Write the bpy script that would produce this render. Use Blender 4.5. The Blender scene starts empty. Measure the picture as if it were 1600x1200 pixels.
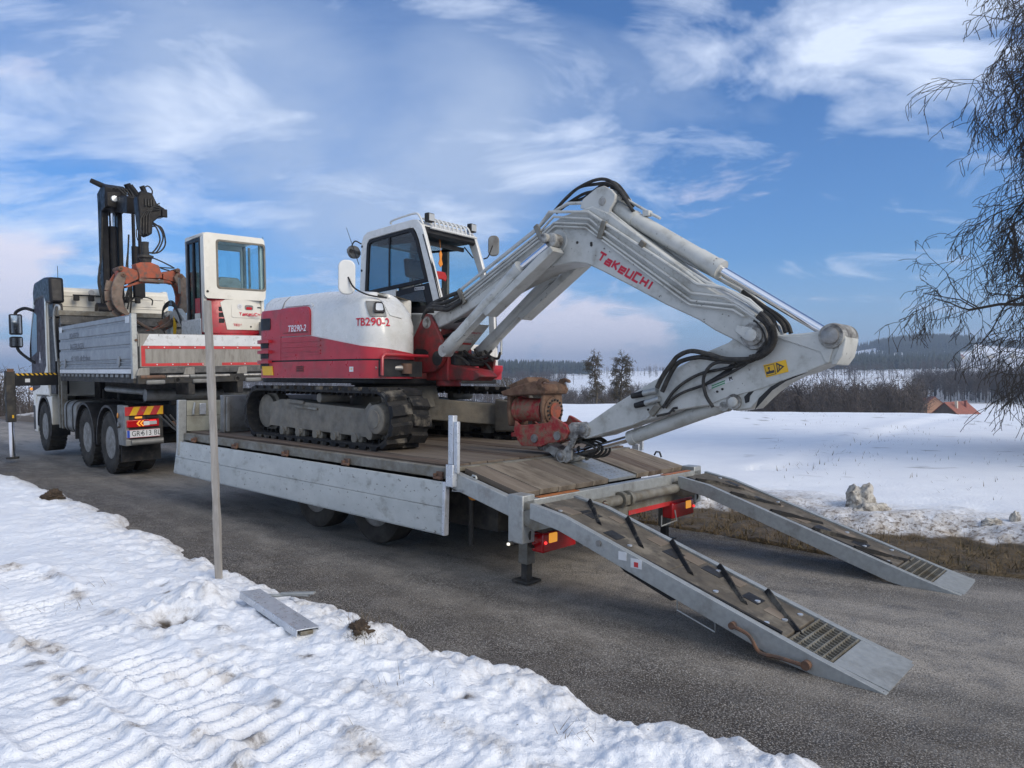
import bpy, bmesh, math, random
import numpy as np
from mathutils import Matrix, Vector
random.seed(7)
rs = np.random.RandomState(11)
SC = bpy.context.scene
COL = SC.collection
# ------------------------------------------------------------------ camera
FPX, PITCH, ROLL, CAMH = [1111.819883, 0.004648, -0.009852, 1.508279]      # focal length in 1600ths of the width, tilt, roll, eye height
cam_data = bpy.data.cameras.new('camera')
cam_data.sensor_width = 36.0
cam_data.lens = FPX / 1600.0 * 36.0
cam_data.clip_start = 0.05
cam_data.clip_end = 20000
cam = bpy.data.objects.new('camera', cam_data)
COL.objects.link(cam)
cam.matrix_world = (Matrix.Translation((0, 0, CAMH)) @ Matrix.Rotation(math.pi / 2 - PITCH, 4, 'X')
                    @ Matrix.Rotation(ROLL, 4, 'Z'))
SC.camera = cam
SC.render.resolution_x, SC.render.resolution_y = 1024, 768
# ------------------------------------------------------------------ view, sky and sun
SC.view_settings.view_transform = 'Standard'
SC.view_settings.look = 'None'
SC.view_settings.exposure = 0.15
SC.view_settings.gamma = 1
SC.view_settings.use_curve_mapping = False
SUN_EL, SUN_AZ = math.radians(30), math.radians(126)      # azimuth clockwise from +Y
SUN_STRENGTH, SUN_ANGLE, SKY_STRENGTH = 3.0, 40.0, 0.11
world = bpy.data.worlds.new('World')
SC.world = world
world.use_nodes = True


def sky_nodes():
    nt = world.node_tree
    N = nt.nodes
    N.clear()
    L = nt.links.new
    out = N.new('ShaderNodeOutputWorld')
    bg = N.new('ShaderNodeBackground')
    bg.inputs[1].default_value = SKY_STRENGTH
    L(bg.outputs[0], out.inputs[0])
    sky = N.new('ShaderNodeTexSky')
    sky.sky_type = 'NISHITA'
    sky.sun_disc = False
    sky.sun_elevation = SUN_EL
    sky.sun_rotation = SUN_AZ
    sky.air_density = 1.0
    sky.dust_density = 0.6
    sky.ozone_density = 2.2
    tc = N.new('ShaderNodeTexCoord')
    sep = N.new('ShaderNodeSeparateXYZ')
    L(tc.outputs['Generated'], sep.inputs[0])

    def math_(op, a, b=None, clamp=False):
        n = N.new('ShaderNodeMath')
        n.operation = op
        n.use_clamp = clamp
        for i, v in enumerate((a, b)):
            if v is None:
                continue
            if isinstance(v, (int, float)):
                n.inputs[i].default_value = v
            else:
                L(v, n.inputs[i])
        return n.outputs[0]

    def ramp(src, stops):
        r = N.new('ShaderNodeValToRGB')
        L(src, r.inputs[0])
        e = r.color_ramp.elements
        while len(e) < len(stops):
            e.new(0.5)
        for k, (p, c) in enumerate(stops):
            e[k].position = p
            e[k].color = (c, c, c, 1) if isinstance(c, (int, float)) else (*c, 1)
        return r.outputs[0]

    def mix(f, a, b, mode='MIX'):
        m = N.new('ShaderNodeMix')
        m.data_type = 'RGBA'
        m.blend_type = mode
        for s, v in ((m.inputs[0], f), (m.inputs[6], a), (m.inputs[7], b)):
            if isinstance(v, (int, float)):
                s.default_value = v
            elif isinstance(v, tuple):
                s.default_value = (*v, 1)
            else:
                L(v, s)
        return m.outputs[2]
    z = math_('MAXIMUM', sep.outputs[2], 0.0)
    zz = math_('ADD', z, 0.22)
    cx = math_('DIVIDE', sep.outputs[0], zz)
    cy = math_('DIVIDE', sep.outputs[1], zz)
    comb = N.new('ShaderNodeCombineXYZ')
    L(cx, comb.inputs[0])
    L(cy, comb.inputs[1])

    def noise(scale, detail, rough, dist=0.0, rot=0.0, sc=(1, 1, 1), loc=(0, 0, 0)):
        mp = N.new('ShaderNodeMapping')
        mp.inputs['Rotation'].default_value = (0, 0, rot)
        mp.inputs['Scale'].default_value = sc
        mp.inputs['Location'].default_value = loc
        L(comb.outputs[0], mp.inputs[0])
        n = N.new('ShaderNodeTexNoise')
        n.inputs['Scale'].default_value = scale
        n.inputs['Detail'].default_value = detail
        n.inputs['Roughness'].default_value = rough
        n.inputs['Distortion'].default_value = dist
        L(mp.outputs[0], n.inputs[0])
        return n.outputs[0]
    # deepen the blue a little (the camera exposed for a saturated winter sky)
    base = mix(1.0, sky.outputs[0], SKY_TINT, 'MULTIPLY')

    def bank(lst):
        """cloud banks: sum of soft lobes round given directions (x, y, z, half width in radians, weight)"""
        tot = None
        for x, y, zv, w, g in lst:
            v = Vector((x, y, zv)).normalized()
            n = N.new('ShaderNodeVectorMath')
            n.operation = 'DOT_PRODUCT'
            L(tc.outputs['Generated'], n.inputs[0])
            n.inputs[1].default_value = v
            r = N.new('ShaderNodeMapRange')
            r.interpolation_type = 'SMOOTHERSTEP'
            L(n.outputs['Value'], r.inputs[0])
            r.inputs[1].default_value = math.cos(w)
            r.inputs[2].default_value = math.cos(w * .12)
            r.inputs[3].default_value = 0
            r.inputs[4].default_value = g
            tot = r.outputs[0] if tot is None else math_('ADD', tot, r.outputs[0])
        return tot
    grey_b = bank(GREY_BANKS)
    white_b = bank(WHITE_BANKS)
    low_b = bank(LOW_BANKS)
    veil_n = noise(0.9, 7, 0.55, 0.5, 0.5, (1, 1.25, 1), (3.1, 1.3, 0))
    veil = ramp(math_('ADD', veil_n, math_('MULTIPLY', grey_b, .12)), [(0.54, 0.0), (0.82, 0.72)])
    wisp_n = noise(2.1, 10, 0.60, 0.55, -0.5, (1.0, 1.5, 1), (8.3, 2.2, 0))
    wisp = ramp(math_('ADD', wisp_n, math_('MULTIPLY', white_b, .14)), [(0.54, 0.0), (0.80, 0.90)])
    col = mix(veil, base, VEIL_COL)
    col = mix(wisp, col, WISP_COL)
    hz = ramp(z, [(0.0, 0.80), (0.05, 0.42), (0.16, 0.0)])
    col = mix(hz, col, HAZE_COL)
    low_n = noise(1.6, 8, 0.6, 0.4, 0.2, (1, 1, 1), (0.4, 5.2, 0))
    lowc = ramp(math_('ADD', low_n, math_('MULTIPLY', low_b, .30)), [(0.62, 0.0), (0.78, 0.9)])
    col = mix(lowc, col, LOW_COL)
    L(col, bg.inputs[0])


def _dir(az, el, w, g):
    a, e = math.radians(az), math.radians(el)
    return (math.sin(a) * math.cos(e), math.cos(a) * math.cos(e), math.sin(e), w, g)


# azimuth (clockwise from the view axis) and elevation of the cloud banks, in degrees
GREY_BANKS = [_dir(-14, 21, .34, 1.0), _dir(-27, 24, .28, .8), _dir(4, 24, .25, .7), _dir(-8, 16, .25, .6), _dir(28, 26, .3, .6), _dir(60, 30, .5, .8), _dir(-70, 25, .5, .9), _dir(150, 30, .6, .9), _dir(-140, 35, .6, .8), _dir(180, 50, 1.3, 2.5)]  # rearmost wide bank is out of view, added to make the skylight less blue
WHITE_BANKS = [_dir(19, 26, .20, 1.0), _dir(28, 24, .15, .8), _dir(-32, 15, .20, .75), _dir(-21, 17, .14, .7), _dir(3, 20, .14, .8), _dir(-36, 7, .16, .3), _dir(-4, 12, .08, .4), _dir(34, 24, .12, .6), _dir(80, 20, .3, .8), _dir(-100, 20, .3, .8), _dir(170, 22, .4, .8), _dir(180, 45, 1.35, 1.6), _dir(110, 30, .6, .8), _dir(-120, 30, .6, .8)]  # wide banks behind the camera are unseen, added to neutralise the ambient light
LOW_BANKS = [_dir(2, 2.2, .14, 1.0), _dir(8, 1.4, .12, .8), _dir(-2, 4, .08, .7), _dir(-38, 3, .2, .8), _dir(60, 3, .2, .6), _dir(-90, 3, .3, .8)]
SKY_TINT = (0.46, 0.82, 1.24)
VEIL_COL = (4.5, 5.5, 7.3)
WISP_COL = (7.6, 8.5, 10.2)
LOW_COL = (8.2, 8.0, 9.2)
HAZE_COL = (4.0, 5.3, 7.9)
sky_nodes()
sun_data = bpy.data.lights.new('sun', 'SUN')
sun_data.energy = SUN_STRENGTH
sun_data.angle = math.radians(SUN_ANGLE)
sun_data.color = (1.0, 0.88, 0.72)
sun = bpy.data.objects.new('sun', sun_data)
COL.objects.link(sun)
_sd = Vector((math.sin(SUN_AZ) * math.cos(SUN_EL), math.cos(SUN_AZ) * math.cos(SUN_EL), math.sin(SUN_EL)))
sun.rotation_euler = _sd.to_track_quat('Z', 'Y').to_euler()

# ------------------------------------------------------------------ frames of the machines
F_W = Matrix([[1.0, 0.0, 0.0, 0.0], [0.0, 1.0, 0.0, 0.0], [0.0, 0.0, 1.0, 0.0], [0.0, 0.0, 0.0, 1.0]])
F_T = Matrix([[-0.729809, -0.683464, 0.015956, 0.340875], [0.683539, -0.729913, -0.001056, 6.429601], [0.012368, 0.010136, 0.999872, 0.0], [0.0, 0.0, 0.0, 1.0]])      # trailer: x to the truck, y to the verge, z up
F_K = Matrix([[-0.703479, -0.710705, -0.003803, -4.937516], [0.710529, -0.703162, -0.026682, 11.851281], [0.016289, -0.021473, 0.999637, 0.041543], [0.0, 0.0, 0.0, 1.0]])      # truck
F_H = Matrix([[0.775708, 0.630891, 0.015956, -1.343434], [-0.630958, 0.775817, -0.001056, 8.155865], [-0.013045, -0.009249, 0.999872, 0.873808], [0.0, 0.0, 0.0, 1.0]])      # excavator upper structure: x forward, y to its left


# ------------------------------------------------------------------ materials
def mat(name, c, rough=0.6, metal=0.0, c2=None, nsc=6.0, nr=(0.4, 0.65), dirt=None, dsc=3.0, dr=(0.5, 0.7),
        damt=0.8, speck=None, ssc=60.0, sr=(0.66, 0.72), bump=0.0, bsc=60.0, stretch=(1, 1, 1), coat=0.0,
        rvar=0.15, spec=0.5, emit=None, estr=0.0, alpha=None, trans=0.0):
    m = bpy.data.materials.new(name)
    m.use_nodes = True
    nt = m.node_tree
    N, L = nt.nodes, nt.links.new
    p = N['Principled BSDF']
    tc = N.new('ShaderNodeTexCoord')
    mp = N.new('ShaderNodeMapping')
    mp.inputs['Scale'].default_value = stretch
    L(tc.outputs['Object'], mp.inputs[0])

    def noise(s, d=6, r=0.6):
        n = N.new('ShaderNodeTexNoise')
        n.inputs['Scale'].default_value = s
        n.inputs['Detail'].default_value = d
        n.inputs['Roughness'].default_value = r
        L(mp.outputs[0], n.inputs[0])
        return n.outputs[0]

    def mr(v, a, b, c=0.0, d=1.0):
        n = N.new('ShaderNodeMapRange')
        L(v, n.inputs[0])
        for i, x in enumerate((a, b, c, d)):
            n.inputs[i + 1].default_value = x
        return n.outputs[0]

    def mix(f, a, b):
        x = N.new('ShaderNodeMix')
        x.data_type = 'RGBA'
        L(f, x.inputs[0])
        for s, v in ((x.inputs[6], a), (x.inputs[7], b)):
            if isinstance(v, tuple):
                s.default_value = (*v, 1)
            else:
                L(v, s)
        return x.outputs[2]
    col = None
    if c2 is not None:
        col = mix(mr(noise(nsc), *nr), c, c2)
    rsrc = None
    if dirt is not None:
        dn = noise(dsc, 8, 0.65)
        f = mr(dn, dr[0], dr[1], 0, damt)
        col = mix(f, col if col is not None else c, dirt)
    if speck is not None:
        f = mr(noise(ssc, 3, 0.6), sr[0], sr[1], 0, 0.9)
        col = mix(f, col if col is not None else c, speck)
    if col is not None:
        L(col, p.inputs['Base Color'])
    else:
        p.inputs['Base Color'].default_value = (*c, 1)
    if rvar:
        L(mr(noise(nsc * 1.7 + 2), 0.3, 0.7, max(rough - rvar, 0.05), min(rough + rvar, 1)), p.inputs['Roughness'])
    else:
        p.inputs['Roughness'].default_value = rough
    p.inputs['Metallic'].default_value = metal
    p.inputs['Specular IOR Level'].default_value = spec
    p.inputs['Coat Weight'].default_value = coat
    p.inputs['Coat Roughness'].default_value = 0.12
    if emit is not None:
        p.inputs['Emission Color'].default_value = (*emit, 1)
        p.inputs['Emission Strength'].default_value = estr
    if bump:
        b = N.new('ShaderNodeBump')
        b.inputs['Strength'].default_value = 1.0
        b.inputs['Distance'].default_value = bump
        L(noise(bsc, 4, 0.6), b.inputs['Height'])
        L(b.outputs[0], p.inputs['Normal'])
    return m


def glass_mat(name, tint, rough=0.02, opac=0.25):
    m = bpy.data.materials.new(name)
    m.use_nodes = True
    nt = m.node_tree
    N, L = nt.nodes, nt.links.new
    N.clear()
    out = N.new('ShaderNodeOutputMaterial')
    tr = N.new('ShaderNodeBsdfTransparent')
    tr.inputs[0].default_value = (*tint, 1)
    gl = N.new('ShaderNodeBsdfGlossy')
    gl.inputs['Roughness'].default_value = rough
    gl.inputs[0].default_value = (0.8, 0.88, 0.95, 1)
    lw = N.new('ShaderNodeLayerWeight')
    lw.inputs[0].default_value = 0.5
    pw = N.new('ShaderNodeMath')
    pw.operation = 'POWER'
    L(lw.outputs['Facing'], pw.inputs[0])
    pw.inputs[1].default_value = 4.0
    mu = N.new('ShaderNodeMath')
    mu.operation = 'MULTIPLY_ADD'
    mu.use_clamp = True
    L(pw.outputs[0], mu.inputs[0])
    mu.inputs[1].default_value = 0.5
    mu.inputs[2].default_value = opac
    mx = N.new('ShaderNodeMixShader')
    L(mu.outputs[0], mx.inputs[0])
    L(tr.outputs[0], mx.inputs[1])
    L(gl.outputs[0], mx.inputs[2])
    L(mx.outputs[0], out.inputs[0])
    return m


MUD = (0.16, 0.13, 0.10)
M = {}
M['white_paint'] = mat('white_paint', (0.52, 0.53, 0.52), 0.35, c2=(0.46, 0.47, 0.46), dirt=(0.30, 0.27, 0.22), dsc=5, dr=(0.56, 0.8), damt=0.6, coat=0.3, bump=0.0006, bsc=90, speck=(0.12, 0.10, 0.08), ssc=38, sr=(0.71, 0.75))
M['hood_white'] = mat('hood_white', (0.62, 0.62, 0.60), 0.30, c2=(0.56, 0.57, 0.55), dirt=(0.36, 0.33, 0.26), dsc=2.6, dr=(0.52, 0.8), damt=0.55, coat=0.45)
M['boom_white'] = mat('boom_white', (0.47, 0.475, 0.45), 0.42, c2=(0.39, 0.395, 0.37), dirt=(0.20, 0.18, 0.145), dsc=6, dr=(0.54, 0.76), damt=0.7, speck=(0.07, 0.06, 0.05), ssc=30, sr=(0.67, 0.71), bump=0.001, bsc=70)
M['greasy_white'] = mat('greasy_white', (0.36, 0.36, 0.34), 0.5, c2=(0.20, 0.19, 0.17), nsc=14, dirt=(0.05, 0.045, 0.04), dsc=12, dr=(0.46, 0.62), damt=0.9, bump=0.003, bsc=60)
M['red_paint'] = mat('red_paint', (0.40, 0.018, 0.030), 0.38, c2=(0.32, 0.016, 0.026), dirt=(0.13, 0.055, 0.045), dsc=4, dr=(0.52, 0.74), damt=0.75, coat=0.25, speck=(0.28, 0.2, 0.17), ssc=55, sr=(0.72, 0.76))
M['worn_red'] = mat('worn_red', (0.28, 0.018, 0.022), 0.6, c2=(0.19, 0.024, 0.022), nsc=9, dirt=(0.06, 0.035, 0.03), dsc=7, dr=(0.44, 0.62), damt=0.85, bump=0.002, bsc=60)
M['muddy_red'] = mat('muddy_red', (0.30, 0.020, 0.024), 0.7, c2=(0.30, 0.10, 0.07), nsc=14, nr=(0.42, 0.6), dirt=(0.20, 0.135, 0.085), dsc=13, dr=(0.48, 0.60), damt=0.9, bump=0.006, bsc=55)
M['rust_mud'] = mat('rust_mud', (0.19, 0.115, 0.072), 0.9, c2=(0.11, 0.055, 0.035), nsc=10, dirt=(0.07, 0.045, 0.03), dsc=8, dr=(0.5, 0.66), bump=0.006, bsc=50)
M['orange_rust'] = mat('orange_rust', (0.36, 0.075, 0.03), 0.65, c2=(0.24, 0.07, 0.04), nsc=9, dirt=(0.10, 0.075, 0.06), dsc=11, dr=(0.47, 0.64), damt=0.9, bump=0.004, bsc=50)
M['claw_steel'] = mat('claw_steel', (0.17, 0.13, 0.105), 0.6, 0.25, c2=(0.10, 0.075, 0.06), nsc=8, dirt=(0.22, 0.06, 0.03), dsc=10, dr=(0.55, 0.68), bump=0.004, bsc=50)
M['rubber'] = mat('rubber', (0.016, 0.017, 0.019), 0.75, c2=(0.03, 0.029, 0.028), nsc=8, dirt=(0.075, 0.065, 0.052), dsc=7, dr=(0.52, 0.74), damt=0.7, bump=0.002, bsc=60, spec=0.18)
M['lug_rubber'] = mat('lug_rubber', (0.014, 0.015, 0.017), 0.75, c2=(0.028, 0.026, 0.024), nsc=9, dirt=(0.15, 0.135, 0.11), dsc=5, dr=(0.53, 0.66), damt=0.85, bump=0.004, bsc=50, spec=0.18)
M['tyre'] = mat('tyre', (0.032, 0.031, 0.030), 0.85, c2=(0.06, 0.057, 0.052), nsc=7, dirt=(0.09, 0.082, 0.07), dsc=5, dr=(0.46, 0.75), damt=0.7, bump=0.003, bsc=40, spec=0.18)
M['track_frame'] = mat('track_frame', (0.15, 0.142, 0.122), 0.75, 0.0, c2=(0.105, 0.098, 0.083), nsc=8, dirt=(0.21, 0.185, 0.145), dsc=6, dr=(0.42, 0.66), bump=0.003, bsc=60)
M['galv'] = mat('galv', (0.38, 0.395, 0.39), 0.45, 0.45, c2=(0.32, 0.335, 0.33), nsc=26, nr=(0.38, 0.64), dirt=(0.16, 0.15, 0.13), dsc=4, dr=(0.53, 0.75), damt=0.7, bump=0.0008, bsc=90)
M['galv_bright'] = mat('galv_bright', (0.55, 0.58, 0.62), 0.35, 0.5, c2=(0.45, 0.48, 0.52), nsc=14, dirt=(0.25, 0.24, 0.22), dsc=5, dr=(0.6, 0.8), damt=0.5)
M['galv_dirty'] = mat('galv_dirty', (0.22, 0.215, 0.19), 0.65, 0.3, c2=(0.15, 0.14, 0.12), nsc=9, dirt=(0.12, 0.10, 0.065), dsc=6, dr=(0.45, 0.65), damt=0.85, bump=0.002, bsc=60)
M['alu_board'] = mat('alu_board', (0.47, 0.49, 0.475), 0.5, 0.1, c2=(0.40, 0.42, 0.41), nsc=3, stretch=(1, 1, 1.6), dirt=(0.16, 0.15, 0.125), dsc=5, dr=(0.56, 0.74), damt=0.7, speck=(0.13, 0.12, 0.105), ssc=16, sr=(0.635, 0.70), bump=0.0006, bsc=30)
M['alu_cream'] = mat('alu_cream', (0.34, 0.34, 0.28), 0.55, 0.1, c2=(0.27, 0.27, 0.22), nsc=4, dirt=(0.15, 0.13, 0.10), dsc=5, dr=(0.5, 0.72), damt=0.7)
M['wood'] = mat('wood', (0.150, 0.120, 0.092), 0.85, c2=(0.115, 0.092, 0.071), nsc=7, nr=(0.22, 0.78), stretch=(0.12, 1.6, 1), dirt=(0.25, 0.21, 0.165), dsc=5, dr=(0.48, 0.72), damt=0.65, bump=0.003, bsc=50)
M['wood_dark'] = mat('wood_dark', (0.105, 0.074, 0.052), 0.85, c2=(0.06, 0.042, 0.032), nsc=7, nr=(0.38, 0.62), stretch=(0.12, 1.6, 1), dirt=(0.19, 0.155, 0.12), dsc=6, dr=(0.5, 0.7), damt=0.7, bump=0.003, bsc=50)
M['wood_light'] = mat('wood_light', (0.215, 0.180, 0.138), 0.85, c2=(0.178, 0.148, 0.113), nsc=8, nr=(0.22, 0.78), stretch=(0.3, 1.2, 1), dirt=(0.09, 0.070, 0.052), dsc=5, dr=(0.50, 0.62), damt=0.8, bump=0.003, bsc=50)
M['stake_wood'] = mat('stake_wood', (0.30, 0.285, 0.265), 0.85, c2=(0.19, 0.178, 0.162), nsc=12, stretch=(2, 2, 0.25), dirt=(0.40, 0.38, 0.36), dsc=12, dr=(0.54, 0.68), damt=0.6, bump=0.004, bsc=40)
M['mat_brown'] = mat('mat_brown', (0.105, 0.090, 0.070), 0.85, c2=(0.055, 0.048, 0.040), nsc=7, nr=(0.35, 0.65), dirt=(0.21, 0.185, 0.145), dsc=6, dr=(0.52, 0.68), damt=0.7, bump=0.003, bsc=50)
M['crane_black'] = mat('crane_black', (0.010, 0.010, 0.012), 0.45, c2=(0.018, 0.017, 0.017), dirt=(0.05, 0.045, 0.04), dsc=12, dr=(0.58, 0.75), damt=0.5, spec=0.18)
M['black'] = mat('black', (0.018, 0.018, 0.020), 0.5, c2=(0.03, 0.03, 0.031), dirt=(0.07, 0.065, 0.055), dsc=7, dr=(0.55, 0.75), damt=0.5, spec=0.18)
M['black_gloss'] = mat('black_gloss', (0.012, 0.013, 0.016), 0.42, coat=0.05, c2=(0.02, 0.02, 0.022), dirt=(0.05, 0.047, 0.04), dsc=6, dr=(0.6, 0.8), damt=0.4, spec=0.18)
M['hose'] = mat('hose', (0.028, 0.028, 0.028), 0.6, c2=(0.055, 0.052, 0.048), nsc=18, dirt=(0.10, 0.09, 0.075), dsc=16, dr=(0.52, 0.7), damt=0.6, spec=0.18)
M['chrome'] = mat('chrome', (0.72, 0.73, 0.76), 0.10, 1.0, rvar=0.04)
M['steel'] = mat('steel', (0.30, 0.30, 0.29), 0.45, 0.7, c2=(0.20, 0.19, 0.18), nsc=12, dirt=(0.08, 0.07, 0.06), dsc=10, dr=(0.5, 0.7))
M['rusty'] = mat('rusty', (0.16, 0.085, 0.05), 0.8, 0.1, c2=(0.10, 0.06, 0.045), nsc=14, dirt=(0.06, 0.05, 0.045), dsc=12, dr=(0.5, 0.66), bump=0.002, bsc=70)
M['red_text'] = mat('red_text', (0.48, 0.012, 0.035), 0.45, rvar=0)
M['white_text'] = mat('white_text', (0.66, 0.66, 0.68), 0.45, rvar=0)
M['dark_text'] = mat('dark_text', (0.03, 0.03, 0.034), 0.5, rvar=0)
M['faded_text'] = mat('faded_text', (0.085, 0.092, 0.105), 0.6, rvar=0)
M['yellow'] = mat('yellow', (0.72, 0.42, 0.01), 0.45, c2=(0.62, 0.36, 0.015), dirt=(0.3, 0.22, 0.1), dsc=12, dr=(0.6, 0.75), damt=0.5)
M['orange_reflector'] = mat('orange_reflector', (0.38, 0.12, 0.025), 0.5, c2=(0.28, 0.10, 0.03), nsc=20, dirt=(0.13, 0.10, 0.07), dsc=12, dr=(0.54, 0.7))
M['tape_red'] = mat('tape_red', (0.50, 0.03, 0.035), 0.4, c2=(0.40, 0.03, 0.03), dirt=(0.25, 0.16, 0.14), dsc=9, dr=(0.58, 0.75), damt=0.6)
M['lamp_red'] = mat('lamp_red', (0.42, 0.008, 0.012), 0.18, coat=0.5, rvar=0.05)
M['lamp_red_lit'] = mat('lamp_red_lit', (0.6, 0.02, 0.02), 0.2, emit=(1, 0.05, 0.05), estr=1.2, rvar=0)
M['lamp_amber'] = mat('lamp_amber', (0.7, 0.25, 0.03), 0.25, emit=(1, 0.42, 0.06), estr=.55, rvar=0)
M['lamp_amber_dim'] = mat('lamp_amber_dim', (0.62, 0.25, 0.04), 0.2, coat=0.4, rvar=0.05)
M['lamp_white'] = mat('lamp_white', (0.8, 0.8, 0.75), 0.2, emit=(1, 0.93, 0.75), estr=.8, rvar=0)
M['lens'] = mat('lens', (0.55, 0.57, 0.58), 0.15, 0.3, rvar=0.05)
M['plate_white'] = mat('plate_white', (0.62, 0.63, 0.64), 0.4, dirt=(0.32, 0.31, 0.29), c2=(0.55, 0.56, 0.57), dsc=9, dr=(0.55, 0.75), damt=0.5)
M['plate_blue'] = mat('plate_blue', (0.02, 0.07, 0.42), 0.4, rvar=0)
M['bed_side'] = mat('bed_side', (0.25, 0.27, 0.29), 0.5, 0.1, c2=(0.21, 0.228, 0.248), nsc=3, dirt=(0.27, 0.28, 0.29), dsc=7, dr=(0.56, 0.76), damt=0.4, speck=(0.32, 0.33, 0.34), ssc=20, sr=(0.71, 0.76))
M['bed_grey'] = mat('bed_grey', (0.27, 0.26, 0.235), 0.6, 0.15, c2=(0.21, 0.20, 0.18), nsc=5, dirt=(0.12, 0.10, 0.08), dsc=7, dr=(0.52, 0.7), damt=0.7, stretch=(1, 3, .6))
M['bed_white'] = mat('bed_white', (0.58, 0.60, 0.61), 0.5, c2=(0.50, 0.52, 0.53), nsc=6, dirt=(0.22, 0.19, 0.16), dsc=10, dr=(0.56, 0.72), damt=0.7, speck=(0.12, 0.11, 0.10), ssc=26, sr=(0.68, 0.71))
M['bed_inner'] = mat('bed_inner', (0.085, 0.085, 0.085), 0.75, c2=(0.05, 0.05, 0.05), nsc=6, dirt=(0.15, 0.145, 0.135), dsc=10, dr=(0.5, 0.68))
M['cab_white'] = mat('cab_white', (0.66, 0.64, 0.57), 0.38, c2=(0.60, 0.58, 0.51), nsc=3, dirt=(0.35, 0.31, 0.24), dsc=5, dr=(0.58, 0.8), damt=0.5, coat=0.2)
M['cab_side'] = mat('cab_side', (0.032, 0.027, 0.036), 0.55, c2=(0.06, 0.05, 0.062), nsc=4, coat=0.0, dirt=(0.10, 0.09, 0.09), dsc=5, dr=(0.58, 0.8), damt=0.4, spec=0.18)
M['chassis'] = mat('chassis', (0.032, 0.032, 0.033), 0.7, c2=(0.055, 0.052, 0.047), dirt=(0.10, 0.09, 0.075), dsc=8, dr=(0.5, 0.7), damt=0.7, spec=0.18)
M['tank_grey'] = mat('tank_grey', (0.20, 0.205, 0.20), 0.55, 0.2, c2=(0.15, 0.15, 0.145), dirt=(0.11, 0.10, 0.085), dsc=6, dr=(0.5, 0.7))
M['rim_grey'] = mat('rim_grey', (0.25, 0.25, 0.24), 0.55, 0.2, c2=(0.17, 0.165, 0.155), nsc=7, dirt=(0.10, 0.088, 0.07), dsc=8, dr=(0.48, 0.7))
M['seat_cloth'] = mat('seat_cloth', (0.055, 0.065, 0.075), 0.9, c2=(0.07, 0.08, 0.09))
M['headliner'] = mat('headliner', (0.07, 0.07, 0.07), 0.8, c2=(0.10, 0.10, 0.10))
M['ornament_orange'] = mat('ornament_orange', (0.65, 0.22, 0.02), 0.5)
M['ornament_red'] = mat('ornament_red', (0.35, 0.01, 0.01), 0.6)
M['bark'] = mat('bark', (0.060, 0.050, 0.040), 0.95, c2=(0.095, 0.085, 0.065), nsc=9, bump=0.01, bsc=14)
M['twig'] = mat('twig', (0.050, 0.040, 0.032), 0.95, c2=(0.075, 0.062, 0.045), nsc=1.5, rvar=0)
M['twig_light'] = mat('twig_light', (0.080, 0.070, 0.050), 0.95, c2=(0.055, 0.048, 0.038), nsc=1.5, rvar=0)
M['conifer'] = mat('conifer', (0.020, 0.030, 0.024), 0.95, c2=(0.035, 0.045, 0.032), nsc=0.3, rvar=0)
M['far_twig'] = mat('far_twig', (0.055, 0.045, 0.040), 0.95, c2=(0.095, 0.078, 0.066), nsc=0.06, rvar=0)
M['bush'] = mat('bush', (0.045, 0.05, 0.03), 0.95, c2=(0.07, 0.06, 0.04), nsc=1.0, rvar=0)
M['roof_tile'] = mat('roof_tile', (0.26, 0.085, 0.055), 0.85, c2=(0.20, 0.07, 0.05), nsc=1.2, dirt=(0.14, 0.07, 0.05), dsc=1.0, dr=(0.5, 0.7))
M['barn_wall'] = mat('barn_wall', (0.075, 0.058, 0.05), 0.9, c2=(0.10, 0.08, 0.07), nsc=1.5)
M['house_wall'] = mat('house_wall', (0.50, 0.46, 0.38), 0.9, c2=(0.44, 0.41, 0.35), nsc=1.0)
M['orange_wall'] = mat('orange_wall', (0.45, 0.24, 0.14), 0.9, c2=(0.40, 0.22, 0.13), nsc=1.0)
M['grass_dead'] = mat('grass_dead', (0.15, 0.108, 0.058), 0.95, c2=(0.085, 0.062, 0.036), nsc=3.0, dirt=(0.07, 0.07, 0.03), dsc=5, rvar=0)
M['gravel'] = mat('gravel', (0.16, 0.155, 0.15), 0.9, c2=(0.30, 0.29, 0.275), nsc=40, nr=(0.45, 0.55), rvar=0)
M['dark_glass'] = glass_mat('dark_glass', (0.36, 0.50, 0.56), 0.02, 0.05)
M['clear_glass'] = glass_mat('clear_glass', (0.84, 0.93, 0.95), 0.02, 0.03)
M['mirror'] = mat('mirror', (0.7, 0.72, 0.75), 0.06, 1.0, rvar=0)


# ------------------------------------------------------------------ mesh helpers
def tag(o, label=None, cat=None, group=None, kind=None):
    if label:
        o['label'] = label
    if cat:
        o['category'] = cat
    if group:
        o['group'] = group
    if kind:
        o['kind'] = kind
    return o


def thing(name, label, cat, mw, group=None):
    o = bpy.data.objects.new(name, None)
    o.empty_display_size = 0.2
    COL.objects.link(o)
    o.matrix_world = mw
    return tag(o, label, cat, group)


ROOTM = {}


def vmat(root):
    return ROOTM.get(root.name, root.matrix_world) if root else Matrix.Identity(4)


def unit(v):
    return v / max(np.linalg.norm(v), 1e-9)


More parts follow.
